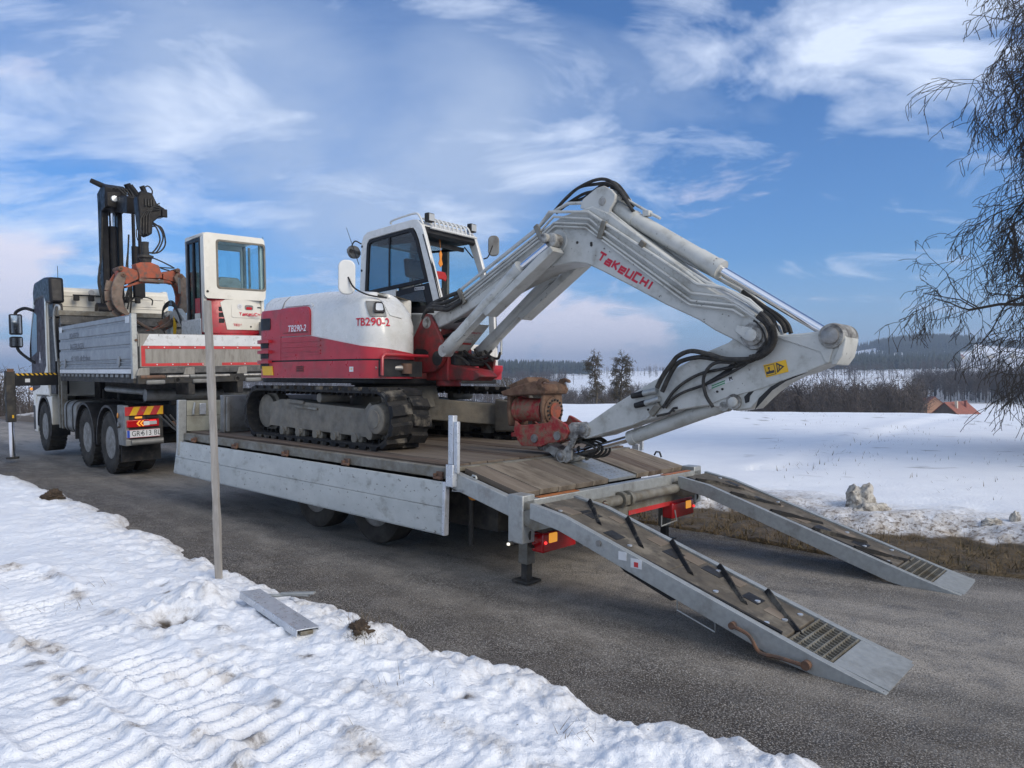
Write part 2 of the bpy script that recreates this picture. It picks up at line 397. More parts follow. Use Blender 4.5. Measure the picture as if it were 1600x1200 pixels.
class MB:
    """collects shapes in the coordinates of a machine frame"""

    def __init__(self, frame=None):
        self.v, self.f, self.m, self.k, self.fr = [], [], [], 0, frame if frame is not None else Matrix.Identity(4)

    def add(self, vs, fs, mi=0):
        n = len(self.v)
        self.v.extend([tuple(map(float, p)) for p in vs])
        for q in fs:
            self.f.append(tuple(i + n for i in q))
            self.m.append(mi)
        return self

    def box(self, x0, x1, y0, y1, z0, z1, mi=0, mw=None):
        vs = [(x, y, z) for x in (x0, x1) for y in (y0, y1) for z in (z0, z1)]
        if mw is not None:
            vs = [tuple(mw @ Vector(p)) for p in vs]
        return self.add(vs, [(0, 1, 3, 2), (4, 6, 7, 5), (0, 4, 5, 1), (2, 3, 7, 6), (0, 2, 6, 4), (1, 5, 7, 3)], mi)

    def beam(self, p0, p1, w, h, up=(0, 0, 1), mi=0):
        p0, p1 = np.array(p0, float), np.array(p1, float)
        d = unit(p1 - p0)
        s = unit(np.cross(d, np.array(up, float)))
        u = np.cross(s, d)
        vs = [p + a * s * w / 2 + b * u * h / 2 for p in (p0, p1) for a, b in ((-1, -1), (1, -1), (1, 1), (-1, 1))]
        return self.add(vs, [(0, 1, 2, 3), (7, 6, 5, 4), (0, 4, 5, 1), (1, 5, 6, 2), (2, 6, 7, 3), (3, 7, 4, 0)], mi)

    def prism(self, pts, ax, a, b, mi=0):
        n = len(pts)

        def mk(p, t):
            q = list(p)
            q.insert(ax, t)
            return q
        vs = [mk(p, a) for p in pts] + [mk(p, b) for p in pts]
        fs = [tuple(range(n)), tuple(range(2 * n - 1, n - 1, -1))]
        fs += [(i, (i + 1) % n, n + (i + 1) % n, n + i) for i in range(n)]
        return self.add(vs, fs, mi)

    def ring(self, outer, inner, ax, a, b, mi=0):
        n = len(outer)

        def mk(p, t):
            q = list(p)
            q.insert(ax, t)
            return q
        vs = [mk(p, a) for p in outer] + [mk(p, a) for p in inner] + [mk(p, b) for p in outer] + [mk(p, b) for p in inner]
        fs = []
        for i in range(n):
            j = (i + 1) % n
            fs += [(i, j, n + j, n + i), (2 * n + i, 3 * n + i, 3 * n + j, 2 * n + j),
                   (i, 2 * n + i, 2 * n + j, j), (n + i, n + j, 3 * n + j, 3 * n + i)]
        return self.add(vs, fs, mi)

    def tube(self, pts, r, n=8, cap=True, mi=0, closed=False):
        P = [np.array(p, float) for p in pts]
        m = len(P)
        rr = r if hasattr(r, '__len__') else [r] * m
        up = np.array((0.13, 0.21, 0.97))
        vs, fs = [], []
        prev = None
        for i, p in enumerate(P):
            if closed:
                t = unit(P[(i + 1) % m] - P[i - 1])
            else:
                t = unit(P[min(i + 1, m - 1)] - P[max(i - 1, 0)])
            if prev is None:
                a = unit(np.cross(t, up)) if abs(np.dot(t, up)) < 0.95 else unit(np.cross(t, (1, 0, 0)))
            else:
                a = unit(prev - t * np.dot(prev, t))
            b = np.cross(t, a)
            prev = a
            for k in range(n):
                an = 2 * math.pi * k / n
                vs.append(p + rr[i] * (a * math.cos(an) + b * math.sin(an)))
        for i in range(m if closed else m - 1):
            i2 = (i + 1) % m
            for k in range(n):
                k2 = (k + 1) % n
                fs.append((i * n + k, i * n + k2, i2 * n + k2, i2 * n + k))
        if cap and not closed:
            fs.append(tuple(range(n - 1, -1, -1)))
            fs.append(tuple((m - 1) * n + k for k in range(n)))
        return self.add(vs, fs, mi)

    def cyl(self, p0, p1, r0, r1=None, n=20, mi=0):
        r1 = r0 if r1 is None else r1
        return self.tube([p0, p1], [r0, r1], n, True, mi)

    def lathe(self, prof, p0, axis, n=32, mi=0, closed=False):
        """prof: (distance along axis, radius)"""
        p0, ax = np.array(p0, float), unit(np.array(axis, float))
        a = unit(np.cross(ax, (0.13, 0.21, 0.97) if abs(ax[2]) < 0.9 else (1, 0, 0)))
        b = np.cross(ax, a)
        vs, fs = [], []
        m = len(prof)
        for t, r in prof:
            for k in range(n):
                an = 2 * math.pi * k / n
                vs.append(p0 + ax * t + r * (a * math.cos(an) + b * math.sin(an)))
        for i in range(m if closed else m - 1):
            i2 = (i + 1) % m
            for k in range(n):
                k2 = (k + 1) % n
                fs.append((i * n + k, i * n + k2, i2 * n + k2, i2 * n + k))
        if not closed:
            fs.append(tuple(range(n - 1, -1, -1)))
            fs.append(tuple((m - 1) * n + k for k in range(n)))
        return self.add(vs, fs, mi)

    def ball(self, c, r, n=12, sc=(1, 1, 1), mi=0):
        vs, fs = [], []
        h = n // 2
        for i in range(1, h):
            ph = math.pi * i / h
            for k in range(n):
                th = 2 * math.pi * k / n
                vs.append((c[0] + r * sc[0] * math.sin(ph) * math.cos(th), c[1] + r * sc[1] * math.sin(ph) * math.sin(th), c[2] + r * sc[2] * math.cos(ph)))
        top, bot = len(vs), len(vs) + 1
        vs += [(c[0], c[1], c[2] + r * sc[2]), (c[0], c[1], c[2] - r * sc[2])]
        for i in range(h - 2):
            for k in range(n):
                k2 = (k + 1) % n
                fs.append((i * n + k, (i + 1) * n + k, (i + 1) * n + k2, i * n + k2))
        for k in range(n):
            k2 = (k + 1) % n
            fs.append((top, k, k2))
            fs.append((bot, (h - 2) * n + k2, (h - 2) * n + k))
        return self.add(vs, fs, mi)

    def obj(self, name, material, parent=None, bev=0.0, smooth=True, root=None, recalc=True, angle=38, seg=2, loc=None):
        """loc: origin of the object in the frame of this builder (so that copies can share the mesh)"""
        root = root if root is not None else parent
        base = vmat(root)
        T = base.inverted() @ self.fr
        off = Vector((0, 0, 0))
        if loc is not None:
            off = T @ Vector(loc)
        arr = np.array(self.v, float)
        R = np.array(T)
        arr = arr @ R[:3, :3].T + R[:3, 3] - np.array(off)
        me = bpy.data.meshes.new(name)
        me.from_pydata(arr.tolist(), [], self.f)
        mats = material if isinstance(material, (list, tuple)) else [material]
        for x in mats:
            me.materials.append(M[x] if isinstance(x, str) else x)
        if len(mats) > 1:
            me.polygons.foreach_set('material_index', self.m)
        if recalc:
            bm = bmesh.new()
            bm.from_mesh(me)
            bmesh.ops.recalc_face_normals(bm, faces=bm.faces)
            bm.to_mesh(me)
            bm.free()
        if smooth:
            me.polygons.foreach_set('use_smooth', [True] * len(me.polygons))
            me.set_sharp_from_angle(angle=math.radians(angle))
        o = bpy.data.objects.new(name, me)
        COL.objects.link(o)
        if parent is not None:
            o.parent = parent
        o.location = off
        if parent is not None:
            ROOTM[o.name] = base if loc is None else base @ Matrix.Translation(off)
        if bev:
            md = o.modifiers.new('bevel', 'BEVEL')
            md.width = bev
            md.segments = seg
            md.limit_method = 'ANGLE'
            md.angle_limit = math.radians(35)
            md.use_clamp_overlap = True
        return o


def copy_part(o, off_local, parent=None):
    """copy of a part sharing its mesh, moved in its parent's space"""
    c = o.copy()
    COL.objects.link(c)
    c.parent = parent if parent is not None else o.parent
    c.location = Vector(o.location) + Vector(off_local)
    return c


def text_geo(s, size, extrude=0.0, align='CENTER', spacing=1.0, shear=0.0, bold=0.0):
    cu = bpy.data.curves.new('lettering', 'FONT')
    cu.body = s
    cu.size = size
    cu.align_x = align
    cu.align_y = 'CENTER'
    cu.extrude = extrude
    cu.space_character = spacing
    cu.shear = shear
    cu.offset = bold
    ob = bpy.data.objects.new('lettering', cu)
    me = bpy.data.meshes.new_from_object(ob)
    vs = [tuple(v.co) for v in me.vertices]
    fs = [tuple(p.vertices) for p in me.polygons]
    bpy.data.objects.remove(ob)
    bpy.data.meshes.remove(me)
    bpy.data.curves.remove(cu)
    return vs, fs


def add_text(mb, s, size, org, ux, uy, off=0.0, align='CENTER', mi=0, sx=1.0, **k):
    """flat lettering: org, x direction and y direction in the builder frame"""
    vs, fs = text_geo(s, size, align=align, **k)
    o, ux, uy = np.array(org, float), np.array(ux, float), np.array(uy, float)
    n = unit(np.cross(ux, uy))
    mb.add([o + ux * v[0] * sx + uy * v[1] + n * off for v in vs], fs, mi)
    return mb


LOGO = {  # blocky lettering as strokes in a unit cell
    'T': [[(-.15, 1), (.95, 1)], [(.45, .9), (.45, .0)]],
    'A': [[(.12, .66), (.92, .66), (.92, 0), (.1, 0), (.1, .34), (.82, .34)]],
    'K': [[(.1, 1), (.1, 0)], [(.95, .98), (.3, .5), (.95, .02)]],
    'e': [[(.2, .36), (.92, .36), (.92, .7), (.1, .7), (.1, 0), (.95, 0)]],
    'U': [[(.08, 1), (.08, 0), (.92, 0), (.92, 1)]],
    'C': [[(.98, 1), (.08, 1), (.08, 0), (.98, 0)]],
    'H': [[(.08, 1), (.08, 0)], [(.18, .5), (.82, .5)], [(.92, 1), (.92, 0)]],
    'I': [[(.3, 1), (.3, 0)]],
}


def add_logo(mb, size, org, ux, uy, off=0.0, w=0.2, mi=0, shear=0.12, wid=0.95):
    o, ux, uy = np.array(org, float), np.array(ux, float), np.array(uy, float)
    n = unit(np.cross(ux, uy))
    x = 0.0
    for ch in 'TAKeUCHI':
        for st in LOGO[ch]:
            P = [np.array(p, float) for p in st]
            Ls, Rs = [], []
            for i, p in enumerate(P):
                d0 = unit(p - P[i - 1]) if i > 0 else unit(P[1] - p)
                d1 = unit(P[i + 1] - p) if i < len(P) - 1 else d0
                n0, n1 = np.array((-d0[1], d0[0])), np.array((-d1[1], d1[0]))
                mm = unit(n0 + n1)
                k = w / 2 / max(np.dot(mm, n0), .4)
                Ls.append(p + mm * k)
                Rs.append(p - mm * k)
            vs = Ls + Rs
            q = len(P)
            fs = [(i, i + 1, q + i + 1, q + i) for i in range(q - 1)]
            out = []
            for p in vs:
                X = (x + p[0] * wid + shear * p[1]) * size
                out.append(o + ux * X + uy * (p[1] * size) + n * off)
            mb.add(out, fs, mi)
        x += (0.62 if ch == 'I' else 1.28) * wid
    return mb


def smooth_path(pts, k=6):
    """Catmull-Rom through the points"""
    P = [np.array(p, float) for p in pts]
    P = [2 * P[0] - P[1]] + P + [2 * P[-1] - P[-2]]
    out = []
    for i in range(1, len(P) - 2):
        for t in np.linspace(0, 1, k, endpoint=False):
            a, b, c, d = P[i - 1], P[i], P[i + 1], P[i + 2]
            out.append(0.5 * ((2 * b) + (-a + c) * t + (2 * a - 5 * b + 4 * c - d) * t * t + (-a + 3 * b - 3 * c + d) * t ** 3))
    out.append(P[-2])
    return out


def on(pts, ax, val):
    """2D points put on the plane axis=val"""
    out = []
    for p in pts:
        q = list(p)
        q.insert(ax, val)
        out.append(tuple(q))
    return out


def rrect(x0, x1, z0, z1, r, k=4):
    out = []
    for cx, cz, a0 in ((x1 - r, z1 - r, 0), (x0 + r, z1 - r, 90), (x0 + r, z0 + r, 180), (x1 - r, z0 + r, 270)):
        for i in range(k + 1):
            a = math.radians(a0 + 90 * i / k)
            out.append((cx + r * math.cos(a), cz + r * math.sin(a)))
    return out


def vnoise(x, y, seed=0):
    xi, yi = np.floor(x).astype(np.int64), np.floor(y).astype(np.int64)
    xf, yf = x - xi, y - yi

    def h(a, b):
        n = (a * 374761393 + b * 668265263 + seed * 974634777) & 0x7fffffff
        n = ((n ^ (n >> 13)) * 1274126177) & 0x7fffffff
        return ((n ^ (n >> 16)) & 0xffff) / 65535.0
    u, v = xf * xf * (3 - 2 * xf), yf * yf * (3 - 2 * yf)
    return (h(xi, yi) * (1 - u) + h(xi + 1, yi) * u) * (1 - v) + (h(xi, yi + 1) * (1 - u) + h(xi + 1, yi + 1) * u) * v


def fbm(x, y, oct=4, seed=0, rough=0.5):
    s, a, t = 0.0, 1.0, 0.0
    for i in range(oct):
        s = s + a * vnoise(x * 2 ** i + 17.3 * i, y * 2 ** i - 9.1 * i, seed + i)
        t += a
        a *= rough
    return s / t - 0.5

# ================================================================== SETTING
def np_mesh(name, V, F, materials, smooth=True, attrs=None):
    """V (n,3) floats, F (m,k) ints (k=3 or 4)"""
    V, F = np.asarray(V, np.float32), np.asarray(F, np.int32)
    me = bpy.data.meshes.new(name)
    me.vertices.add(len(V))
    me.vertices.foreach_set('co', V.ravel())
    k = F.shape[1]
    me.loops.add(F.size)
    me.loops.foreach_set('vertex_index', F.ravel())
    me.polygons.add(len(F))
    me.polygons.foreach_set('loop_start', np.arange(0, F.size, k, dtype=np.int32))
    me.polygons.foreach_set('loop_total', np.full(len(F), k, np.int32))
    if smooth:
        me.polygons.foreach_set('use_smooth', np.ones(len(F), bool))
    for m in (materials if isinstance(materials, (list, tuple)) else [materials]):
        me.materials.append(M[m] if isinstance(m, str) else m)
    for an, av in (attrs or {}).items():
        a = me.attributes.new(an, 'FLOAT', 'POINT')
        a.data.foreach_set('value', np.asarray(av, np.float32))
    me.update(calc_edges=True)
    me.validate()
    o = bpy.data.objects.new(name, me)
    COL.objects.link(o)
    return o


NEAR_EDGE = np.array([(9.0, -2.6), (4.2, .75), (2.3, 2.0)] + [(1.182,2.765),(0.662,3.000),(0.283,3.306),(-0.181,3.681),(-0.763,4.152),(-1.606,5.049),(-2.805,6.199),(-4.947,8.430),(-8.804,12.209)] + [(-15.2, 18.6), (-26, 29.8), (-48, 52)])
FAR_EDGE = np.array([(12.5, 1.2), (8.0, 3.1)] + [(3.780,5.266),(2.698,6.024)] + [(1.9, 6.95), (0.2, 8.6), (-3.2, 12.6), (-9, 18.6), (-18, 27.6), (-33, 40.5), (-50, 47), (-80, 52)])


def sdist(x, y, poly):
    """signed distance to a polyline running from right to left; positive on its viewer (left-hand) side"""
    best = np.full(x.shape, 1e9)
    sg = np.ones(x.shape)
    for a, b in zip(poly[:-1], poly[1:]):
        d = b - a
        L2 = (d ** 2).sum()
        t = np.clip(((x - a[0]) * d[0] + (y - a[1]) * d[1]) / L2, 0, 1)
        px, py = a[0] + t * d[0] - x, a[1] + t * d[1] - y
        dd = np.hypot(px, py)
        c = d[0] * (y - a[1]) - d[1] * (x - a[0])
        m = dd < best
        best = np.where(m, dd, best)
        sg = np.where(m, np.sign(c), sg)
    return best * sg


PR = np.array([(0, 0), (30, 0), (45, -1.1), (70, -4.2), (110, -8), (160, -11), (230, -12.8), (330, -13), (430, -10), (600, -2.6), (700, -.5), (800, 2), (1200, 17), (1600, 33), (2200, 56), (3000, 92), (3600, 98), (6000, 100)])
PL = np.array([(0, 0), (42, 0), (60, -1.6), (100, -6), (200, -13), (300, -16), (500, -14), (800, -3), (1000, 3), (1200, 10), (1400, 17), (1700, 20), (2200, 14), (3000, 16), (6000, 40)])
PM = np.array([(0, 0), (40, 0), (60, -1.6), (100, -6), (200, -12), (300, -14), (500, -9), (800, 2), (1000, 6), (1400, 13), (2000, 24), (3000, 36), (6000, 60)])
CREASE = np.array([(3.881,11.099),(6.413,14.577),(10.880,20.179),(15.326,25.073)])


def ground_z(x, y):
    x, y = np.asarray(x, float), np.asarray(y, float)
    r = np.hypot(x, y)
    az = np.degrees(np.arctan2(x, y))
    zr, zl, zm = (np.interp(r, P[:, 0], P[:, 1]) for P in (PR, PL, PM))
    def sst(a, b, v):
        t = np.clip((v - a) / (b - a), 0, 1)
        return t * t * (3 - 2 * t)
    wl = 1 - sst(2, 9, az)
    wr = sst(12, 22, az)
    wm = np.clip(1 - wl - wr, 0, 1)
    z = zl * wl + zr * wr + zm * wm
    z = z + np.clip((r - 90) / 400, 0, 1) * fbm(x / 260, y / 260, 3, 5) * 12 * np.clip(r / 900, .3, 1.6)
    z = z + np.clip((r - 1500) / 1500, 0, 1) * fbm(x / 700, y / 700, 3, 9) * 30
    hx, hy = 2050 * math.sin(.522), 2050 * math.cos(.522)
    z = z + 34 * np.exp(-(((x - hx) * .87 - (y - hy) * .5) / 210) ** 2 - (((x - hx) * .5 + (y - hy) * .87) / 330) ** 2)
    far = np.abs(az) > 75
    z = np.where(far & (r > 30), np.minimum(z, 0) * .2, z)
    return z


def smooth_noise_z(x, y, r):
    return (fbm(x / 3.0, y / 3.0, 3, 21) * .06 * np.clip((r - 6) / 20, .15, 1) + fbm(x / .5, y / .5, 3, 31) * .022 * np.clip(1 - r / 60, 0, 1))


# ---- snow material
def snow_material():
    m = bpy.data.materials.new('snow')
    m.use_nodes = True
    nt = m.node_tree
    N, L = nt.nodes, nt.links.new
    p = N['Principled BSDF']
    geo = N.new('ShaderNodeNewGeometry')

    def noise(s, d=6, r=0.6):
        n = N.new('ShaderNodeTexNoise')
        n.inputs['Scale'].default_value = s
        n.inputs['Detail'].default_value = d
        n.inputs['Roughness'].default_value = r
        L(geo.outputs['Position'], n.inputs[0])
        return n.outputs[0]

    def mr(v, a, b, c=0.0, d=1.0):
        n = N.new('ShaderNodeMapRange')
        L(v, n.inputs[0])
        for i, x in enumerate((a, b, c, d)):
            n.inputs[i + 1].default_value = x
        return n.outputs[0]

    def mix(f, a, b):
        x = N.new('ShaderNodeMix')
        x.data_type = 'RGBA'
        L(f, x.inputs[0])
        for s, v in ((x.inputs[6], a), (x.inputs[7], b)):
            if isinstance(v, tuple):
                s.default_value = (*v, 1)
            else:
                L(v, s)
        return x.outputs[2]

    def mth(op, a, b, cl=True):
        n = N.new('ShaderNodeMath')
        n.operation = op
        n.use_clamp = cl
        for i, v in enumerate((a, b)):
            if isinstance(v, (int, float)):
                n.inputs[i].default_value = v
            else:
                L(v, n.inputs[i])
        return n.outputs[0]

    def attr(nm):
        a = N.new('ShaderNodeAttribute')
        a.attribute_name = nm
        return a.outputs['Fac']
    col = mix(mr(noise(1.3), .35, .65), (0.80, 0.83, 0.87), (0.74, 0.77, 0.82))
    # grime: attribute times noise
    g = mth('MULTIPLY', attr('dirt'), mr(noise(7, 10, .7), .34, .62, .12, 1.0))
    col = mix(g, col, (0.33, 0.28, 0.22))
    g2 = mth('MULTIPLY', attr('dirt'), mr(noise(24, 8, .7), .50, .60))
    col = mix(g2, col, (0.12, 0.09, 0.065))
    sp = mth('MULTIPLY', mr(noise(75, 3, .6), .70, .74), attr('near'))
    col = mix(sp, col, (0.20, 0.17, 0.13))
    # soil and dead grass showing through
    soil = mix(mr(noise(16, 8, .7), .4, .6), (0.035, 0.026, 0.018), (0.085, 0.062, 0.038))
    col = mix(attr('soil'), col, soil)
    gr = mix(mr(noise(9, 9, .7), .36, .64), (0.120, 0.085, 0.045), (0.050, 0.038, 0.020))
    col = mix(attr('grass'), col, gr)
    col = mix(attr('forest'), col, mix(mr(noise(.05, 4, .6), .4, .6), (0.030, 0.030, 0.026), (0.075, 0.070, 0.062)))
    # distant fields: stubble and hedge tones
    col = mix(attr('field'), col, (0.22, 0.19, 0.16))
    L(col, p.inputs['Base Color'])
    p.inputs['Roughness'].default_value = .62
    p.inputs['Specular IOR Level'].default_value = .35
    b = N.new('ShaderNodeBump')
    b.inputs['Strength'].default_value = .8
    b.inputs['Distance'].default_value = .02
    hh = mth('ADD', mth('MULTIPLY', noise(28, 6, .65), 1.0, False), mth('MULTIPLY', noise(140, 3, .6), .22, False), False)
    L(hh, b.inputs['Height'])
    L(b.outputs[0], p.inputs['Normal'])
    M['snow'] = m


snow_material()


def sheet_faces(nr, na):
    i, j = np.meshgrid(np.arange(nr - 1), np.arange(na - 1), indexing='ij')
    a = (i * na + j).ravel()
    return np.stack([a, a + 1, a + na + 1, a + na], 1)


# ---- the field beyond the road, out to the hills (one sheet to the horizon)
rad = np.concatenate([np.geomspace(.6, 4, 14)[:-1], np.geomspace(4, 20, 330)[:-1], np.geomspace(20, 6500, 300)])
azd = np.concatenate([np.arange(-180, -62, 4.0), np.arange(-62, 52, .34), np.arange(52, 181, 4.0)])
RR, AA = np.meshgrid(rad, np.radians(azd), indexing='ij')
X, Y = RR * np.sin(AA), RR * np.cos(AA)
e = -sdist(X, Y, FAR_EDGE)                 # metres beyond the far edge of the road
jit = fbm(X / .8, Y / .8, 4, 3) * .9 + fbm(X / .18, Y / .18, 3, 4) * .22
gw = 1.05 + jit + np.clip(-(X - 2.0) * .12, -.15, .4)         # width of the bare grass strip
bank = np.clip((e - gw) / .30, 0, 1)
lump = fbm(X / .34, Y / .34, 4, 8, .55) * .20 * np.exp(-np.clip(e - gw, 0, 9) / .9) * bank
Z = ground_z(X, Y) + smooth_noise_z(X, Y, RR) * np.clip(e - gw, 0, 1)
Z = Z + bank * .13 + lump + (1 - bank) * (fbm(X / .12, Y / .12, 3, 6) * .06 + fbm(X / .5, Y / .5, 2, 66) * .06) + .015
Z = Z + .035 * np.clip(e, 0, 1)
cd = sdist(X, Y, CREASE)
inx = (X > CREASE[:, 0].min() - 2) & (X < CREASE[:, 0].max() + 4)
Z = Z + np.where(inx, .03 * np.exp(-(cd / .35) ** 2) - .04 * np.exp(-((cd + .5) / .35) ** 2), 0)
Z = np.where(e < 0, -.07 + np.maximum(e, -.3) * .1, Z)
Z = np.where(e < -.6, -.12, Z)
dirt = np.clip(1.0 - (e - gw) / 1.25, 0, 1) * (e > 0) * .95
grass = 1 - np.clip((e - gw + .03) / .06, 0, 1)
far_f = fbm(X / 120, Y / 60, 3, 77)
field = np.clip((far_f - .12) * 6, 0, 1) * np.clip((RR - 450) / 300, 0, 1) * .75
PXA = 800 + FPX * np.tan(np.clip(AA, -1.2, 1.2))
wn = fbm(X / 90, Y / 90, 3, 88)
forest = np.clip((RR - 930) / 60, 0, 1) * np.clip((1750 - RR) / 60, 0, 1) * np.clip((900 - PXA) / 30 + wn, 0, 1) * (PXA > 150) * np.where((PXA < 790) | (RR > 1290), 1, 0)
forest = np.maximum(forest, np.clip((RR - 330) / 40, 0, 1) * np.clip((985 - RR) / 40, 0, 1) * (PXA > 280) * (PXA < 890) * np.clip(.45 + wn * 2.5, 0, .85))
forest = np.maximum(forest, np.clip((RR - 1680) / 40, 0, 1) * np.clip((2320 - RR) / 40, 0, 1) * np.clip((PXA - 1376) / 8 + wn * 4, 0, 1) * np.clip((1512 - PXA) / 8 + wn * 4, 0, 1))
forest = np.maximum(forest, np.clip((RR - 2680) / 60, 0, 1) * (fbm(X / 600, Y / 300, 3, 29) > .0) * (PXA > 1030) * .9)
forest = np.maximum(forest, (RR > 395) * (RR < 565) * (PXA > 1425) * (PXA < 1730) * .55)
soil = np.clip((fbm(X / .5, Y / .22, 3, 61) - .30) * 30, 0, 1) * np.clip((RR - 9) / 4, 0, 1) * (RR < 60) * (np.degrees(AA) > 18) * .6
o = np_mesh('snow_field', np.stack([X, Y, Z], -1).reshape(-1, 3), sheet_faces(*X.shape)[:, ::-1], 'snow',
            attrs=dict(dirt=dirt.ravel(), grass=grass.ravel(), field=field.ravel(), soil=soil.ravel(), forest=forest.ravel(), near=(RR < 30).ravel() * .5))
tag(o, kind='structure')

# ---- the verge the photographer stands on
rad = np.concatenate([np.geomspace(.3, 2.2, 20)[:-1], np.geomspace(2.2, 14, 420)[:-1], np.geomspace(14, 70, 90)])
azd = np.concatenate([np.arange(-180, -60, 4.0), np.arange(-60, 34, .22), np.arange(34, 181, 4.0)])
RR, AA = np.meshgrid(rad, np.radians(azd), indexing='ij')
X, Y = RR * np.sin(AA), RR * np.cos(AA)
d = sdist(X, Y, NEAR_EDGE)
dj = d + fbm(X / .55, Y / .55, 3, 41) * .34 + fbm(X / .11, Y / .11, 3, 42) * .10
rise = 1 - np.exp(-np.clip(dj, 0, 9) / .10)
Z = rise * (.105 + fbm(X / .9, Y / .9, 3, 43) * .08) + fbm(X / .16, Y / .16, 4, 44, .55) * .05 * np.clip(dj * 4, 0, 1) * np.exp(-np.clip(d - .3, 0, 9) / 1.2)
Z = Z + fbm(X / .07, Y / .07, 3, 45) * .009 + fbm(X / .028, Y / .028, 2, 145) * .005
ch = fbm(X / .09, Y / .09, 3, 146, .6)
Z = Z + .026 * np.clip(ch * 9, -.6, 1) * np.exp(-np.clip(d - .05, 0, 9) / .55) * np.clip(dj * 6, 0, 1) + .007 * np.clip(fbm(X / .05, Y / .05, 2, 147) * 9 - 1, 0, 1) + fbm(X / .4, Y / .4, 3, 46) * .022 * rise
# ridges left by a crawler track: lanes with cross bars
LANES = [([(-3.741,5.174),(-2.511,4.077),(-1.615,3.291),(-1.003,2.744),(-0.618,2.394)], .26, .112, 1.0), ([(-2.590,3.574),(-1.982,3.075),(-1.472,2.651),(-0.959,2.229)], .24, .112, .9), ([(-1.516,3.548),(-0.783,3.049),(-0.251,2.629),(0.111,2.311)], .20, .125, .5)]
stain = np.zeros_like(X)
for pl, hw, pitch, amp in LANES:
    pl = np.array(pl)
    s0 = 0.0
    best = np.full(X.shape, 1e9)
    ss, tt = np.zeros_like(X), np.zeros_like(X)
    for a, b in zip(pl[:-1], pl[1:]):
        v = b - a
        Ls = np.hypot(*v)
        t = ((X - a[0]) * v[0] + (Y - a[1]) * v[1]) / Ls
        c = (v[0] * (Y - a[1]) - v[1] * (X - a[0])) / Ls
        tc_ = np.clip(t, 0, Ls)
        dd = np.hypot(a[0] + v[0] / Ls * tc_ - X, a[1] + v[1] / Ls * tc_ - Y)
        m = dd < best
        best = np.where(m, dd, best)
        ss = np.where(m, s0 + t, ss)
        tt = np.where(m, c, tt)
        s0 += Ls
    w = np.clip((hw - best) / .05, 0, 1)
    broken = np.clip(.62 + fbm(X / .35, Y / .35, 3, 50) * 3.2, .0, 1)
    ph = (ss + tt * .16 + fbm(X / .3, Y / .3, 2, 51) * .04) / pitch
    saw = ph - np.floor(ph)
    prof = np.where(saw < .58, np.clip(np.sin(saw / .58 * math.pi) * 1.7, 0, 1), 0)
    Z = Z + amp * w * broken * (.036 * prof - .030)
    Z = Z + amp * .035 * np.exp(-((best - hw - .03) / .035) ** 2) * (.5 + fbm(X / .09, Y / .09, 3, 52) * 2)
    stain = np.maximum(stain, amp * np.exp(-((best - hw) / .05) ** 2) * np.clip(fbm(X / .2, Y / .2, 3, 53) * 5, 0, 1) * .8)
soil = np.zeros_like(X)
dirt = np.clip(1 - d / .38, 0, 1) * .42 + stain
for (cx, cy), rx, dep, so in [([(-2.042,4.229)][0], .15, -.07, 1.0), ([(-2.108,4.648)][0], .16, .10, .0), ([(-1.959,4.544)][0], .08, .09, .15), ([(-0.863,3.959)][0], .10, .05, 1.0), ([(-1.081,3.644)][0], .045, .0, .9),
                              ([(-5.731,8.884)][0], .14, .08, .9), ([(-0.753,4.101)][0], .16, .06, .35), ([(-0.212,3.147)][0], .04, .0, .7), ([(-2.591,5.724)][0], .05, .0, .5),
                              ([(-1.657,4.053)][0], .06, .03, .4), ([(-2.475,5.015)][0], .03, 0, .8), ([(-2.325,4.769)][0], .03, 0, .8), ([(-2.410,3.570)][0], .05, 0, .5), ([(-1.986,3.148)][0], .05, 0, .4), ([(-1.043,3.085)][0], .04, 0, .6), ([(-1.021,2.759)][0], .05, 0, .5), ([(-4.145,7.846)][0], .16, .07, .1)]:
    q = np.hypot(X - cx, Y - cy) / rx * (1 + fbm(X / .06, Y / .06, 3, 60) * .9)
    g = np.exp(-q ** 2)
    Z = Z + dep * g
    if dep < 0:
        Z = Z + .035 * np.exp(-((q - 1.5) / .4) ** 2)
    thr = np.clip((g - .45) * 6, 0, 1)
    soil = np.maximum(soil, so * thr * np.clip(.5 + fbm(X / .035, Y / .035, 3, 62) * 5, 0, 1))
    dirt = np.maximum(dirt, g * .8 * min(1, so + .3))
Z = np.where(dj < 0, np.maximum(dj, -.25) * .35 + .0 - .01, Z)
F = sheet_faces(*X.shape)[:, ::-1]
keep = (dj.ravel()[F] > -.22).any(1)
o = np_mesh('snow_verge', np.stack([X, Y, Z], -1).reshape(-1, 3), F[keep], 'snow',
            attrs=dict(dirt=np.clip(dirt, 0, 1).ravel(), soil=np.clip(soil, 0, 1).ravel(), near=np.ones(X.size), grass=np.zeros(X.size), field=np.zeros(X.size), forest=np.zeros(X.size)))
tag(o, kind='structure')


